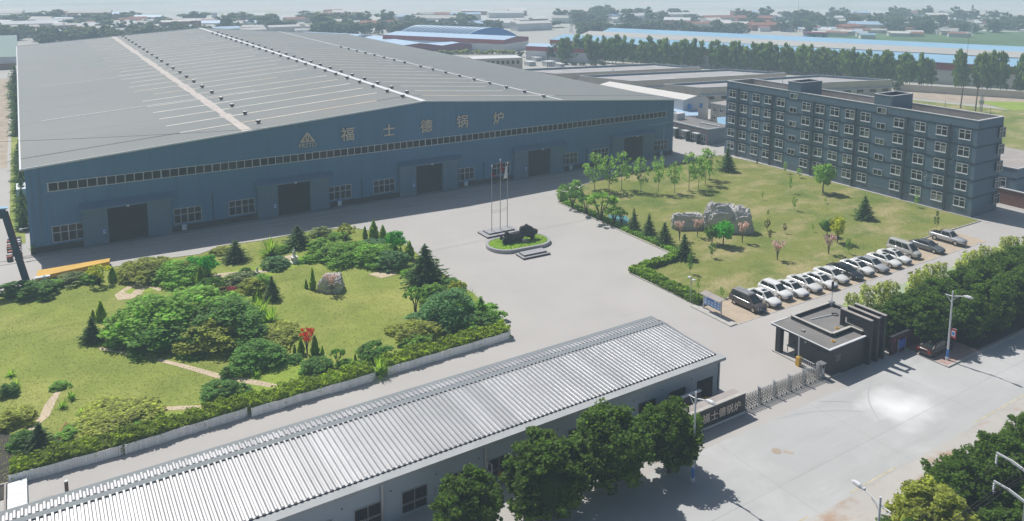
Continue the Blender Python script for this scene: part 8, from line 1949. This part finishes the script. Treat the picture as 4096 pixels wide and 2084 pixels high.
for dx_ in (-.5, .5):
    mb = MB(); mb.tube([(dx_, 0, 0), (dx_, 0, 5.4)], [.16, .12], 6); part(t, 'post', mb, 'grey_metal')
for z in (5.2, 4.5, 3.6):
    mb = MB(); mb.bar((-1.3, 0, z), (1.3, 0, z), .12, .12); part(t, 'crossbar', mb, 'grey_metal')
mb = MB(); mb.box(-.5, .5, -.5, .5, 2.4, 3.4); part(t, 'transformer', mb, 'grey_metal')
def pylon(label, x, y, h, w, mast=False):
    t = thing('lattice_mast', label, 'mast', (x, y, 0))
    mb = MB()
    if mast: mb.tube([(0, 0, 0), (0, 0, h)], [w * .5, w * .2], 5)
    else:
        for sx_ in (-1, 1):
            for sy in (-1, 1): mb.bar((sx_ * w, sy * w, 0), (sx_ * w * .25, sy * w * .25, h), .16, .16)
        nb_ = 8
        for k in range(nb_):
            t0, t1 = k / nb_, (k + 1) / nb_
            f0, f1 = w * (1 - .75 * t0), w * (1 - .75 * t1)
            mb.bar((-f0, -f0, h * t0), (f1, -f1, h * t1), .10, .10); mb.bar((f0, -f0, h * t0), (-f1, -f1, h * t1), .10, .10); mb.bar((-f0, f0, h * t0), (-f1, -f1, h * t1), .1, .1); mb.bar((f0, f0, h * t0), (f1, -f1, h * t1), .1, .1)
    part(t, 'mast', mb, 'grey_metal')
    return t
for p_ in PYLONS: pylon(*p_)
for p_ in POLES_MID:
    mb = MB(); mb.tube([(p_[0], p_[1], 0), (p_[0], p_[1], p_[2])], [.13, .09], 6); mb.bar((p_[0] - .5, p_[1], p_[2] - .4), (p_[0] + .5, p_[1], p_[2] - .4), .08, .08); solo('wooden_pole', mb, 'pole_dark', p_[3], 'pole', None)

# ------------------------------------------------------------------ west side odds and ends
gc = thing('gantry_crane', 'dark blue steel leg and head beam of a gantry crane at the yard edge', 'gantry crane', (-0.7, -11.0, 0))
mb = MB(); mb.bar((-.7, -11, 0), (-2.35, -11, 9.4), .75, .6, 0, up=(0, 1, 0)); wpart(gc, 'leg', mb, 'blue_steel')
mb = MB(); mb.bar((-2.2, -11, 9.3), (-14, -11, 10.3), 1.0, 1.2, 0); wpart(gc, 'beam', mb, 'blue_steel')
mb = MB(); mb.bar((-2.0, -11, 9.95), (-14, -11, 10.95), 1.1, .14, 0); wpart(gc, 'walkway', mb, 'pale_blue_steel')
mb = MB(); mb.bar((-.3, -11.32, .1), (-2.0, -11.32, 9.2), .08, .05, 0, up=(0, 1, 0)); wpart(gc, 'rail', mb, 'purple_red')
mb = MB(); mb.bar((-13.5, -11, 0), (-13.0, -11, 9.7), .75, .6, 0, up=(0, 1, 0)); wpart(gc, 'leg', mb, 'blue_steel')
gd = thing('crane_girder', 'yellow box girder with faded patches lying behind the garden shrubs', 'girder', (4.6, -10.6, 0))
mb = MB(); mb.prism([(.4, -12.2), (8.7, -10.9), (8.9, -9.5), (.6, -9.6)], .25, .75); wpart(gd, 'box', mb, 'yellow_paint')
mb = MB(); mb.box(.2, 1.9, -12.9, -12.3, .7, .85); wpart(gd, 'end_plate', mb, 'pole_white')
mb = MB(); mb.box(1.1, 1.4, -12.8, -12.45, 0, .9); wpart(gd, 'foot', mb, 'pale_blue_steel')
rr = random.Random(8)
for k in range(16):
    x = -2.4 + (k % 2) * .95 + rr.uniform(-.1, .1); y = -1.5 + (k // 2) * 1.25 + rr.uniform(-.2, .2)
    t = thing('steel_drum', 'dark steel drum standing in the cluttered heap at the factory corner', 'drum', (x, y, 0.02), 0, 'drums stacked at the factory corner')
    mb = MB(); mb.cyl((0, 0, 0), .36, .62, 12); part(t, 'body', mb, 'black' if k % 3 else 'pole_rust')
    mb = MB(); mb.cyl((0, 0, .62), .38, .05, 12); part(t, 'lid', mb, 'rust_red' if k % 4 == 0 else 'slab_stone' if k % 3 else 'black')
t = thing('air_unit', 'pale grey equipment box mounted on the west wall of the factory', 'equipment box', (-.9, 32, 0))
mb = MB(); mb.box(-.6, .85, -2.2, 2.2, 0, 2.4); part(t, 'body', mb, 'pale_blue_steel')
mb = MB(); mb.box(-.65, .87, -2.3, 2.3, 2.4, 2.5); part(t, 'lid', mb, 'roof_trim')
sh = thing('green_shed', 'large shed with a grey-green roof behind the northwest corner of the factory', 'shed', (-18, 300, 0))
mb = MB(); mb.box(-60, -.8, 262, 345, 0, 3.4); wpart(sh, 'wall', mb, 'white_wall')
mb = MB(); mb.quad((-60, 261.5, 3.45), (-.5, 261.5, 3.45), (-.5, 348, 6.2), (-60, 348, 6.2)); mb.quad((-.5, 261.5, 3.45), (-.5, 348, 3.45), (-.5, 348, 6.2), (-.5, 261.5, 3.45)); wpart(sh, 'roof', mb, 'green_grey_roof')
mb = MB(); mb.box(-60, -1.5, 245, 245.4, 0, 2.4); solo('yard_wall', mb, 'brick', 'dark brick yard wall in front of the grey-green shed', 'wall')
# lean-to and bollard at the southwest corner
ln = thing('lean_to', 'small white sheet-roofed lean-to beside the street building', 'lean-to', (*LEAN, 0))
for k in range(6):
    mb = MB(); mb.box(-.62, .62, -1.95 + k * .62, -1.35 + k * .62, .40 + .004 * (k % 2), .45 + .004 * (k % 2)); part(ln, 'roof_sheet', mb, 'roof_trim')
mb = MB(); mb.box(-.58, .58, -1.9, 1.75, 0, .38); part(ln, 'wall', mb, 'pale_blue_steel')
mb = MB(); mb.box(-.85, -.72, -2.3, 2.3, 0, .3); part(ln, 'kerb_board', mb, 'parapet_inner')
bo = thing('bollard', 'rusty bollard with a pale top standing in the service lane', 'bollard', (*BOLL, 0.006))
mb = MB(); mb.cyl((0, 0, 0), .13, .95, 10); part(bo, 'post', mb, 'pole_rust')
mb = MB(); mb.cyl((0, 0, .95), .14, .06, 10); part(bo, 'cap', mb, 'coping')
mb = MB(); mb.box(BOX_[0] - .35, BOX_[0] + .35, BOX_[1] - .15, BOX_[1] + .15, 0.006, .35); solo('junction_box', mb, 'parapet_inner', 'small pale junction box at the edge of the street building roof', 'box')

# ------------------------------------------------------------------ neighbours
def flat_hall(label, pts, h, wins=True):
    """flat-roofed hall from four corners: front-west, back-west, back-east, front-east"""
    c = [sum(p[i] for p in pts) / 4 for i in (0, 1)]
    t = thing('flat_roof_hall', label, 'hall', (c[0], c[1], 0), 0, 'long flat-roofed halls beyond the factory')
    loop = [pts[0], pts[3], pts[2], pts[1]]
    mb = MB()
    for a, b in zip(loop, loop[1:] + loop[:1]): mb.quad((*a, 0), (*b, 0), (*b, h), (*a, h))
    wpart(t, 'wall', mb, 'cream')
    mb = MB(); mb.poly([(x, y, h - .7) for x, y in loop]); wpart(t, 'roof', mb, 'flat_roof')
    mb = MB(); mb2 = MB()
    for a, b in zip(loop, loop[1:] + loop[:1]):
        d_ = (Vector(b) - Vector(a)).normalized(); nn = Vector((-d_.y, d_.x)) * .35
        mb.quad((b[0] + nn.x, b[1] + nn.y, h - .7), (a[0] + nn.x, a[1] + nn.y, h - .7), (a[0] + nn.x, a[1] + nn.y, h), (b[0] + nn.x, b[1] + nn.y, h))
        mb2.quad((*a, h), (*b, h), (b[0] + nn.x, b[1] + nn.y, h), (a[0] + nn.x, a[1] + nn.y, h))
    wpart(t, 'parapet', mb, 'parapet_blue'); wpart(t, 'coping', mb2, 'coping')
    A, B, D = Vector(loop[0]), Vector(loop[1]), Vector(loop[3])
    u, v = B - A, D - A
    rr = random.Random(int(A.x * 10))
    for k in range(14): # repair strips of felt on the roof
        a = rr.uniform(.03, .85); b = rr.uniform(.12, .82); l = rr.uniform(.04, .13)
        p = A + u * a + v * b; q = p + u * l if k % 3 else p + v * .12
        mb = MB(); mb.bar((p.x, p.y, h - .69 + .003 * k), (q.x, q.y, h - .69 + .003 * k), .7, .02); wpart(t, 'felt_strip', mb, 'flat_roof_stripe')
    if wins:
        L = u.length; d_ = u / L; nn = Vector((d_.y, -d_.x)) * .03
        mbz = MB(); mbz.bar((A.x + nn.x * 14, A.y + nn.y * 14, h * .60), (B.x + nn.x * 14, B.y + nn.y * 14, h * .60), .8, .12); wpart(t, 'sunshade', mbz, 'pale_blue_roof')
        for k in range(int(L / 5)):
            p = A + d_ * (2.5 + k * 5) + nn
            q = p + d_ * 2.6
            mb = MB(); mb.quad((p.x, p.y, h * .36), (q.x, q.y, h * .36), (q.x, q.y, h * .52), (p.x, p.y, h * .52)); w = wpart(t, 'window', mb, 'glass_dark')
    return t
flat_hall('cream hall with a patched flat grey roof, northernmost of three', [(150.3, 91.1), (145.7, 108), (200.4, 98.5), (208.3, 80.9)], 6)
flat_hall('cream hall with a patched flat grey roof, between two others like it', [(161.5, 64.0), (154.2, 83.1), (212.5, 72.2), (222.4, 53.8)], 6)
flat_hall('cream hall with a patched flat grey roof rising just behind the office block', [(170.0, 42.6), (165.4, 53.9), (227.6, 44.5), (239.0, 24.2)], 6)
mb = MB(); mb.box(0, .9, -.1, 0, 0, .18); mb.box(0, .9, -.1, 0, 1.1, 1.28); mb.box(.0, .18, -.1, 0, 0, 1.28); mb.box(.75, .9, -.1, 0, .15, 1.15)
o = link('letter', mb.mesh('letter', 'tan_letter'), None, (0, 0, 0)); o.location = (167.3 - 200.5, 47.5 - 41.3, 3.4)
o.parent = [q for q in bpy.data.objects if q.get('label', '').endswith('behind the office block')][0]; o.rotation_euler = (0, 0, R(-68))
def gable_hall(name, label, A, B, C, h, rise, mats, band=None, group=None, cat='hall', ridge=.5):
    """gabled hall: A-B is the eave facing us, B-C the gable end; the ridge runs along A-B"""
    A, B, C = Vector((*A, 0)), Vector((*B, 0)), Vector((*C, 0))
    D = A + (C - B)
    t = thing(name, label, cat, ((A + C) / 2)[:], 0, group)
    wall, roof, bandm = mats
    up = Vector((0, 0, 1))
    E, F = A.lerp(D, ridge), B.lerp(C, ridge)
    mb = MB()
    mb.quad(A[:], B[:], (B + up * h)[:], (A + up * h)[:]); mb.poly([B[:], C[:], (C + up * h)[:], (F + up * (h + rise))[:], (B + up * h)[:]]); mb.quad(C[:], D[:], (D + up * h)[:], (C + up * h)[:]); mb.poly([D[:], A[:], (A + up * h)[:], (E + up * (h + rise))[:], (D + up * h)[:]])
    wpart(t, 'wall', mb, wall)
    if band:
        mb = MB(); u = (B - A).normalized(); n_ = Vector((u.y, -u.x, 0)) * .06; w_ = (C - B).normalized(); n2 = Vector((w_.y, -w_.x, 0)) * .06
        mb.quad((A + n_ + up * band)[:], (B + n_ + n2 + up * band)[:], (B + n_ + n2 + up * h)[:], (A + n_ + up * h)[:])
        wpart(t, 'wall_band', mb, bandm)
        mb = MB(); mb.poly([(B + n2 + n_ + up * band)[:], (C + n2 + up * band)[:], (C + n2 + up * h)[:], (F + n2 + up * (h + rise - .03))[:], (B + n2 + n_ + up * h)[:]]); wpart(t, 'wall_band', mb, 'purple_red' if bandm == 'red_band' else bandm)
    ov_ = .35
    u = (B - A).normalized() * ov_
    for P_, Q_, R_, S_ in ((A - u, B + u, F + u, E - u), (D - u, C + u, F + u, E - u)):
        mb = MB(); q = [P_ + up * (h + .03), Q_ + up * (h + .03), R_ + up * (h + rise + .06), S_ + up * (h + rise + .06)]
        mb.quad(*[tuple(p) for p in q]); wpart(t, 'roof', mb, roof)
    return t
gable_hall('red_hall', 'long red and white hall with a pale blue roof under the arched blue roof', (162.2, 271.7), (202.8, 213.8), (225, 225.5), 6.05, 1.1, ('white_wall', 'pale_blue_roof', 'red_band'), 3.9)
gable_hall('red_hall', 'low double-gabled maroon hall peeking over the factory roof edge, west half', (155, 295), (157.9, 240.6), (177.7, 232.5), 2.8, 1.3, ('purple_red', 'pale_blue_roof', 'red_band'))
gable_hall('red_hall', 'low double-gabled maroon hall peeking over the factory roof edge, east half', (175, 287), (177.7, 232.5), (195.0, 227.7), 2.8, 1.3, ('purple_red', 'pale_blue_roof', 'red_band'))
gable_hall('red_hall', 'small red and white hall with a blue roof left of the first poplars', (194.4, 179.4), (212, 155), (222, 162), 6.2, .9, ('white_wall', 'pale_blue_roof', 'red_band'), 4.2)
gable_hall('red_hall', 'isolated long red hall with a bright blue roof beyond the poplars', (328.7, 211.4), (356.2, 179.9), (378, 176.5), 3.25, 1.5, ('cream', 'blue_roof', 'red_band'), 1.0)
gable_hall('grey_hall', 'distant pale grey shed with a white roof behind the factory ridge', (128, 318), (150, 286), (166, 296), 4.2, .8, ('white_wall', 'pale_blue_roof', 'white_wall'))
# arched hall
ar = thing('arched_hall', 'big arched hall with a pale blue barrel roof and a deep blue end wall', 'hall', (*ARCH[0], 0))
P1, P2, AX, z0, rise = Vector((*ARCH[0], 0)), Vector((*ARCH[1], 0)), Vector((*ARCH[2], 0)), ARCH[3], ARCH[4]
n = 20
arc = [P1.lerp(P2, k / n) + Vector((0, 0, z0 + rise * math.sin(math.pi * k / n) ** .8)) for k in range(n + 1)]
mb = MB()
for a, b in zip(arc, arc[1:]): mb.quad(tuple(a), tuple(b), tuple(b + AX), tuple(a + AX))
wpart(ar, 'roof', mb, 'pale_blue_roof')
mb = MB(); mb.poly([tuple(P1)] + [tuple(a) for a in arc] + [tuple(P2)]); wpart(ar, 'end_wall', mb, 'deep_blue')
mb = MB(); mb.quad(tuple(P1), tuple(P1 + AX), tuple(arc[0] + AX), tuple(arc[0])); mb.quad(tuple(P2 + AX), tuple(P2), tuple(arc[-1]), tuple(arc[-1] + AX)); mb.poly([tuple(P1 + AX)] + [tuple(a + AX) for a in arc] + [tuple(P2 + AX)]); wpart(ar, 'wall', mb, 'white_wall')
mb = MB()
for k in range(1, 12):
    f = k / 12
    for a, b in zip(arc, arc[1:]): mb.bar(tuple(a + AX * f + Vector((0, 0, .05))), tuple(b + AX * f + Vector((0, 0, .05))), .25, .12)
wpart(ar, 'roof_rib', mb, 'blue_roof')
# long blue-roofed workshops behind the poplars
def long_shop(label, a, b, depth, h, rise, roofm, band=True):
    a, b = Vector(a), Vector(b)
    d_ = (b - a).normalized(); n_ = Vector((-d_.y, d_.x))
    c = b + n_ * depth
    return gable_hall('workshop', label, tuple(a), tuple(b), tuple(c), h, rise, ('white_wall', roofm, 'red_band'), h * .66 if band else None, cat='workshop')
for s_ in SHOPS: long_shop(*s_)
# cream two-storey block
cb = thing('cream_building', 'cream two-storey block with small paired windows beside the factory roof edge', 'building', (152, 133, 0))
A, B = Vector((142.8, 134.4)), Vector((161.6, 129.74)); d_ = (B - A).normalized(); n_ = Vector((-d_.y, d_.x)) * 9
mb = MB(); mb.prism([tuple(A), tuple(B), tuple(B + n_), tuple(A + n_)], 0, 7); wpart(cb, 'wall', mb, 'cream')
mb = MB(); mb.prism([tuple(A - d_ * .2 - n_ * .02), tuple(B + d_ * .2 - n_ * .02), tuple(B + n_ + d_ * .2), tuple(A + n_ - d_ * .2)], 7.0, 7.25); wpart(cb, 'coping', mb, 'coping')
for k in range(9):
    for z in (2.0, 4.9):
        p = A + d_ * (1.0 + k * 2.0) - n_.normalized() * .04; q = p + d_ * 1.0
        mb = MB(); mb.quad((p.x, p.y, z), (q.x, q.y, z), (q.x, q.y, z + 1.3), (p.x, p.y, z + 1.3)); wpart(cb, 'window', mb, 'glass_dark')
for x, y, w, d, h, lab in CREAMS:
    t = thing('outbuilding', lab, 'building', (x, y, 0))
    mb = MB(); mb.box(-w / 2, w / 2, -d / 2, d / 2, 0, h); part(t, 'wall', mb, 'white_wall')
    mb = MB(); mb.box(-w / 2 - .15, w / 2 + .15, -d / 2 - .15, d / 2 + .15, h, h + .2); part(t, 'roof', mb, 'coping')
    for k in range(3):
        mb = MB(); mb.box(-w / 2 + w * (.2 + .27 * k), -w / 2 + w * (.2 + .27 * k) + w * .1, -d / 2 - .03, -d / 2, h * .4, h * .75); part(t, 'window', mb, 'glass_dark')
# small buildings between the factory and the office
gable_hall('grey_shed', 'grey gabled shed with a pale roof behind the factory corner', (146.5, 62), (149.4, 28.0), (157.8, 26.8), 5.9, .9, ('white_wall', 'house_white', 'white_wall'))
t = [o for o in bpy.data.objects if o.name.startswith('grey_shed')][0]
for x in (150.8, 154.9):
    mb = MB(); mb.box(x, x + .9, 27.0, 27.6, 3.4, 4.6); wpart(t, 'window', mb, 'sign_blue')
ch_ = thing('cream_house', 'cream two-storey house with white windows squeezed beside the office block', 'house', (156, 21, 0))
mb = MB(); mb.prism([(155.8, 23.9), (157.0, 12), (166, 12.5), (165, 24.5)], 0, 5.0); wpart(ch_, 'wall', mb, 'cream')
mb = MB(); mb.prism([(155.6, 24.1), (156.8, 11.9), (166.2, 12.3), (165.2, 24.7)], 5.0, 5.2, 0, 1); wpart(ch_, 'roof', mb, ['coping', 'parapet_inner'])
hwn = grid_window(1.25, 1.15, 2, 2, 'frame_white', 'glass_office', splits=[0, .75, 1.15], bar=.08)
for y, z in ((23.2, 3.1), (20.8, 3.1), (23.2, .9), (20.8, .9), (18.2, 3.1), (18.2, .9)):
    put_window(ch_, hwn, (155.8 + (23.9 - y) * .1 - .06 - 156, y - 21, z), -math.pi / 2)
bs = thing('blue_shed', 'open shed with a sloping pale blue sheet roof behind the factory corner', 'shed', (150, 30, 0))
mb = MB(); mb.poly([(148.0, 34.9, 3.2), (153.6, 34.8, 3.4), (155.7, 28.7, 3.0), (149.3, 22.0, 2.6), (146, 23, 2.7)]); wpart(bs, 'roof', mb, 'pale_blue_roof')
mb = MB(); mb.box(148.8, 149.0, 22.5, 30, 0, 2.5); wpart(bs, 'wall', mb, 'white_wall')
mb = MB(); mb.box(155.2, 155.7, 28.0, 28.6, 0, 3.0); wpart(bs, 'post', mb, 'sign_blue')
aw_ = thing('blue_awning', 'bright blue sheet awning in the gap before the cream house', 'awning', (147, 10, 0))
mb = MB(); mb.poly([(149.7, 15.7, 3.05), (153.5, 15.0, 3.05), (143.2, 4.6, 2.95), (140.6, 6.2, 2.95)]); wpart(aw_, 'roof', mb, 'blue_roof')
mb = MB()
for x, y in ((149.5, 15.4), (152.8, 14.9), (143.2, 5.0), (141.0, 6.3)): mb.box(x - .06, x + .06, y - .06, y + .06, 0, 2.94)
wpart(aw_, 'post', mb, 'grey_metal')
lb = thing('low_building', 'low dark grey building with canopied doors between the factory and the office', 'building', (133.4, 2.6, 0))
mb = MB(); mb.box(133.3, 141, 2.6, 30, 0, 3.68); wpart(lb, 'wall', mb, 'office_plinth')
mb = MB(); mb.box(133.15, 141.1, 2.45, 30, 3.68, 3.85, 0, 1); wpart(lb, 'roof', mb, ['coping', 'tar_roof'])
mb = MB(); mb.box(133.12, 133.42, 2.42, 30, 3.86, 3.93); mb.box(133.42, 137.6, 2.42, 2.66, 3.86, 3.93); mb.bar((137.4, 2.7, 4.0), (136.6, 8.5, 4.0), .35, .5); wpart(lb, 'coping', mb, 'coping')
for y in (5.6, 9.2, 13.0):
    mb = MB(); mb.box(132.1, 133.28, y - .9, y + .9, 2.35, 2.5); wpart(lb, 'canopy', mb, 'coping')
    mb = MB(); mb.box(132.2, 133.28, y - .8, y - .6, 0, 2.35); wpart(lb, 'pier', mb, 'office_band')
    mb = MB(); mb.box(133.24, 133.3, y - 2.6, y - 1.1, .7, 2.3); w = wpart(lb, 'window', mb, 'glass_office')
    mb = MB()
    for q in (0, .75, 1.5): mb.box(133.2, 133.24, y - 2.6 + q - .04, y - 2.6 + q + .04, .66, 2.34)
    for q in (.7, 1.75, 2.3): mb.box(133.205, 133.238, y - 2.64, y - 1.06, q - .04, q + .04)
    wpart(lb, 'frame', mb, 'frame_white', parent=w)
mb = MB(); mb.bar((133.0, 2.4, 3.1), (133.0, 30, 3.1), .1, .1); mb.bar((133.0, 2.4, 3.1), (133.0, 2.4, .3), .1, .1, up=(0, 1, 0)); wpart(lb, 'downpipe', mb, 'rust_red')
for (x, y, w, d, h, lab) in ((136.2, 15.5, 2.6, 1.6, 1.6, 'grey roof hut with a dark hatch standing on the low building'),):
    mb = MB(); mb.box(x - w / 2, x + w / 2, y - d / 2, y + d / 2, 3.86, 3.86 + h); solo('roof_hut', mb, 'white_wall', lab, 'hut')
mb = MB(); mb.cyl((135.2, 18.5, 3.86), 1.1, .5, 16); solo('water_tank', mb, 'black', 'round black water tank on the low building roof', 'tank')
cw = thing('cream_wall', 'long cream perimeter wall below the poplar row', 'wall', (265, 17, 0))
W_ = [(254.4, 33.3), (260.9, 34.0), (278.3, 21.4), (300, -5)]
mb = MB()
mb.bar((254.5, 33.3, 1.2), (283, -12, 1.2), .3, 2.4); wpart(cw, 'masonry', mb, 'cream')
mb = MB(); mb.bar((254.5, 33.3, 2.45), (283, -12, 2.45), .45, .12); wpart(cw, 'coping', mb, 'coping')
sheet('dirt_lot', 'dirt', [(243, 24), (254, 33), (282, -10), (272, -14), (252, -2)], .02)
sheet('waste_ground', 'lawn_dry', [(170, -66), (290, -66), (292, -16), (262, -16), (248, -8), (240, 20), (172, 20)], -.01)
sheet('grass_patch', 'lawn_bright', [(256, 6), (276, -9), (262, -16), (248, -10)], .028)
sheet('field', 'field_green', [(352, 160), (396, 190), (441, 205), (560, 200), (640, 150), (700, 20), (470, 20), (380, 60)], .03)
# far houses, the village and the wide spread of low roofs
for h_ in [(lab, grp) + q for lab, grp, qs in HOUSES for q in qs]:
    lab, grp, x, y, w, d, h, wm, rm, rz = h_
    t = thing('house', lab, 'house', (x, y, 0), R(rz), grp)
    mb = MB(); mb.box(-w / 2, w / 2, -d / 2, d / 2, 0, h); part(t, 'wall', mb, wm)
    mb = MB()
    q = [(-w / 2 - .3, -d / 2 - .3, h), (w / 2 + .3, -d / 2 - .3, h), (w / 2 + .3, d / 2 + .3, h), (-w / 2 - .3, d / 2 + .3, h)]
    r1, r2 = (-w / 2 - .3, 0, h + d * .18), (w / 2 + .3, 0, h + d * .18)
    mb.quad(q[0], q[1], r2, r1); mb.quad(q[2], q[3], r1, r2); mb.poly([q[1], q[2], r2]); mb.poly([q[3], q[0], r1]); part(t, 'roof', mb, rm)
gb = thing('glass_office', 'small dark blue glass-fronted building standing at the edge of the green field', 'building', (*GLASSB, 0), R(-35))
mb = MB(); mb.box(-6, 6, -4, 4, 0, 5.2); part(gb, 'wall', mb, 'parapet_blue')
mb = MB(); mb.box(-6.6, 6.6, -4.6, 4.6, 5.2, 5.5); part(gb, 'roof', mb, 'purple_red')
for k in range(5):
    mb = MB(); mb.box(-4.6 + k * 1.9, -3.0 + k * 1.9, -4.06, -4.0, .6, 2.3); part(gb, 'window', mb, 'pale_blue_roof')
    mb = MB(); mb.box(-4.6 + k * 1.9, -3.0 + k * 1.9, -4.06, -4.0, 3.0, 4.8); part(gb, 'window', mb, 'glass_office')

# ------------------------------------------------------------------ haze
hz = MB(); hz.box(-420, 2400, -260, 2600, -1.2, HAZE_TOP)
me = hz.mesh('haze', [])
hm_ = bpy.data.materials.new('haze')
hm_.use_nodes = True
t = hm_.node_tree
t.nodes.remove(t.nodes['Principled BSDF'])
pv = t.nodes.new('ShaderNodeVolumePrincipled')
pv.inputs['Color'].default_value = (0.66, 0.85, 1.0, 1)
pv.inputs['Density'].default_value = HAZE_D
pv.inputs['Anisotropy'].default_value = 0.0
t.links.new(pv.outputs[0], t.nodes['Material Output'].inputs['Volume'])
me.materials.append(hm_)
o = link('haze', me)
tag(o, kind='stuff')
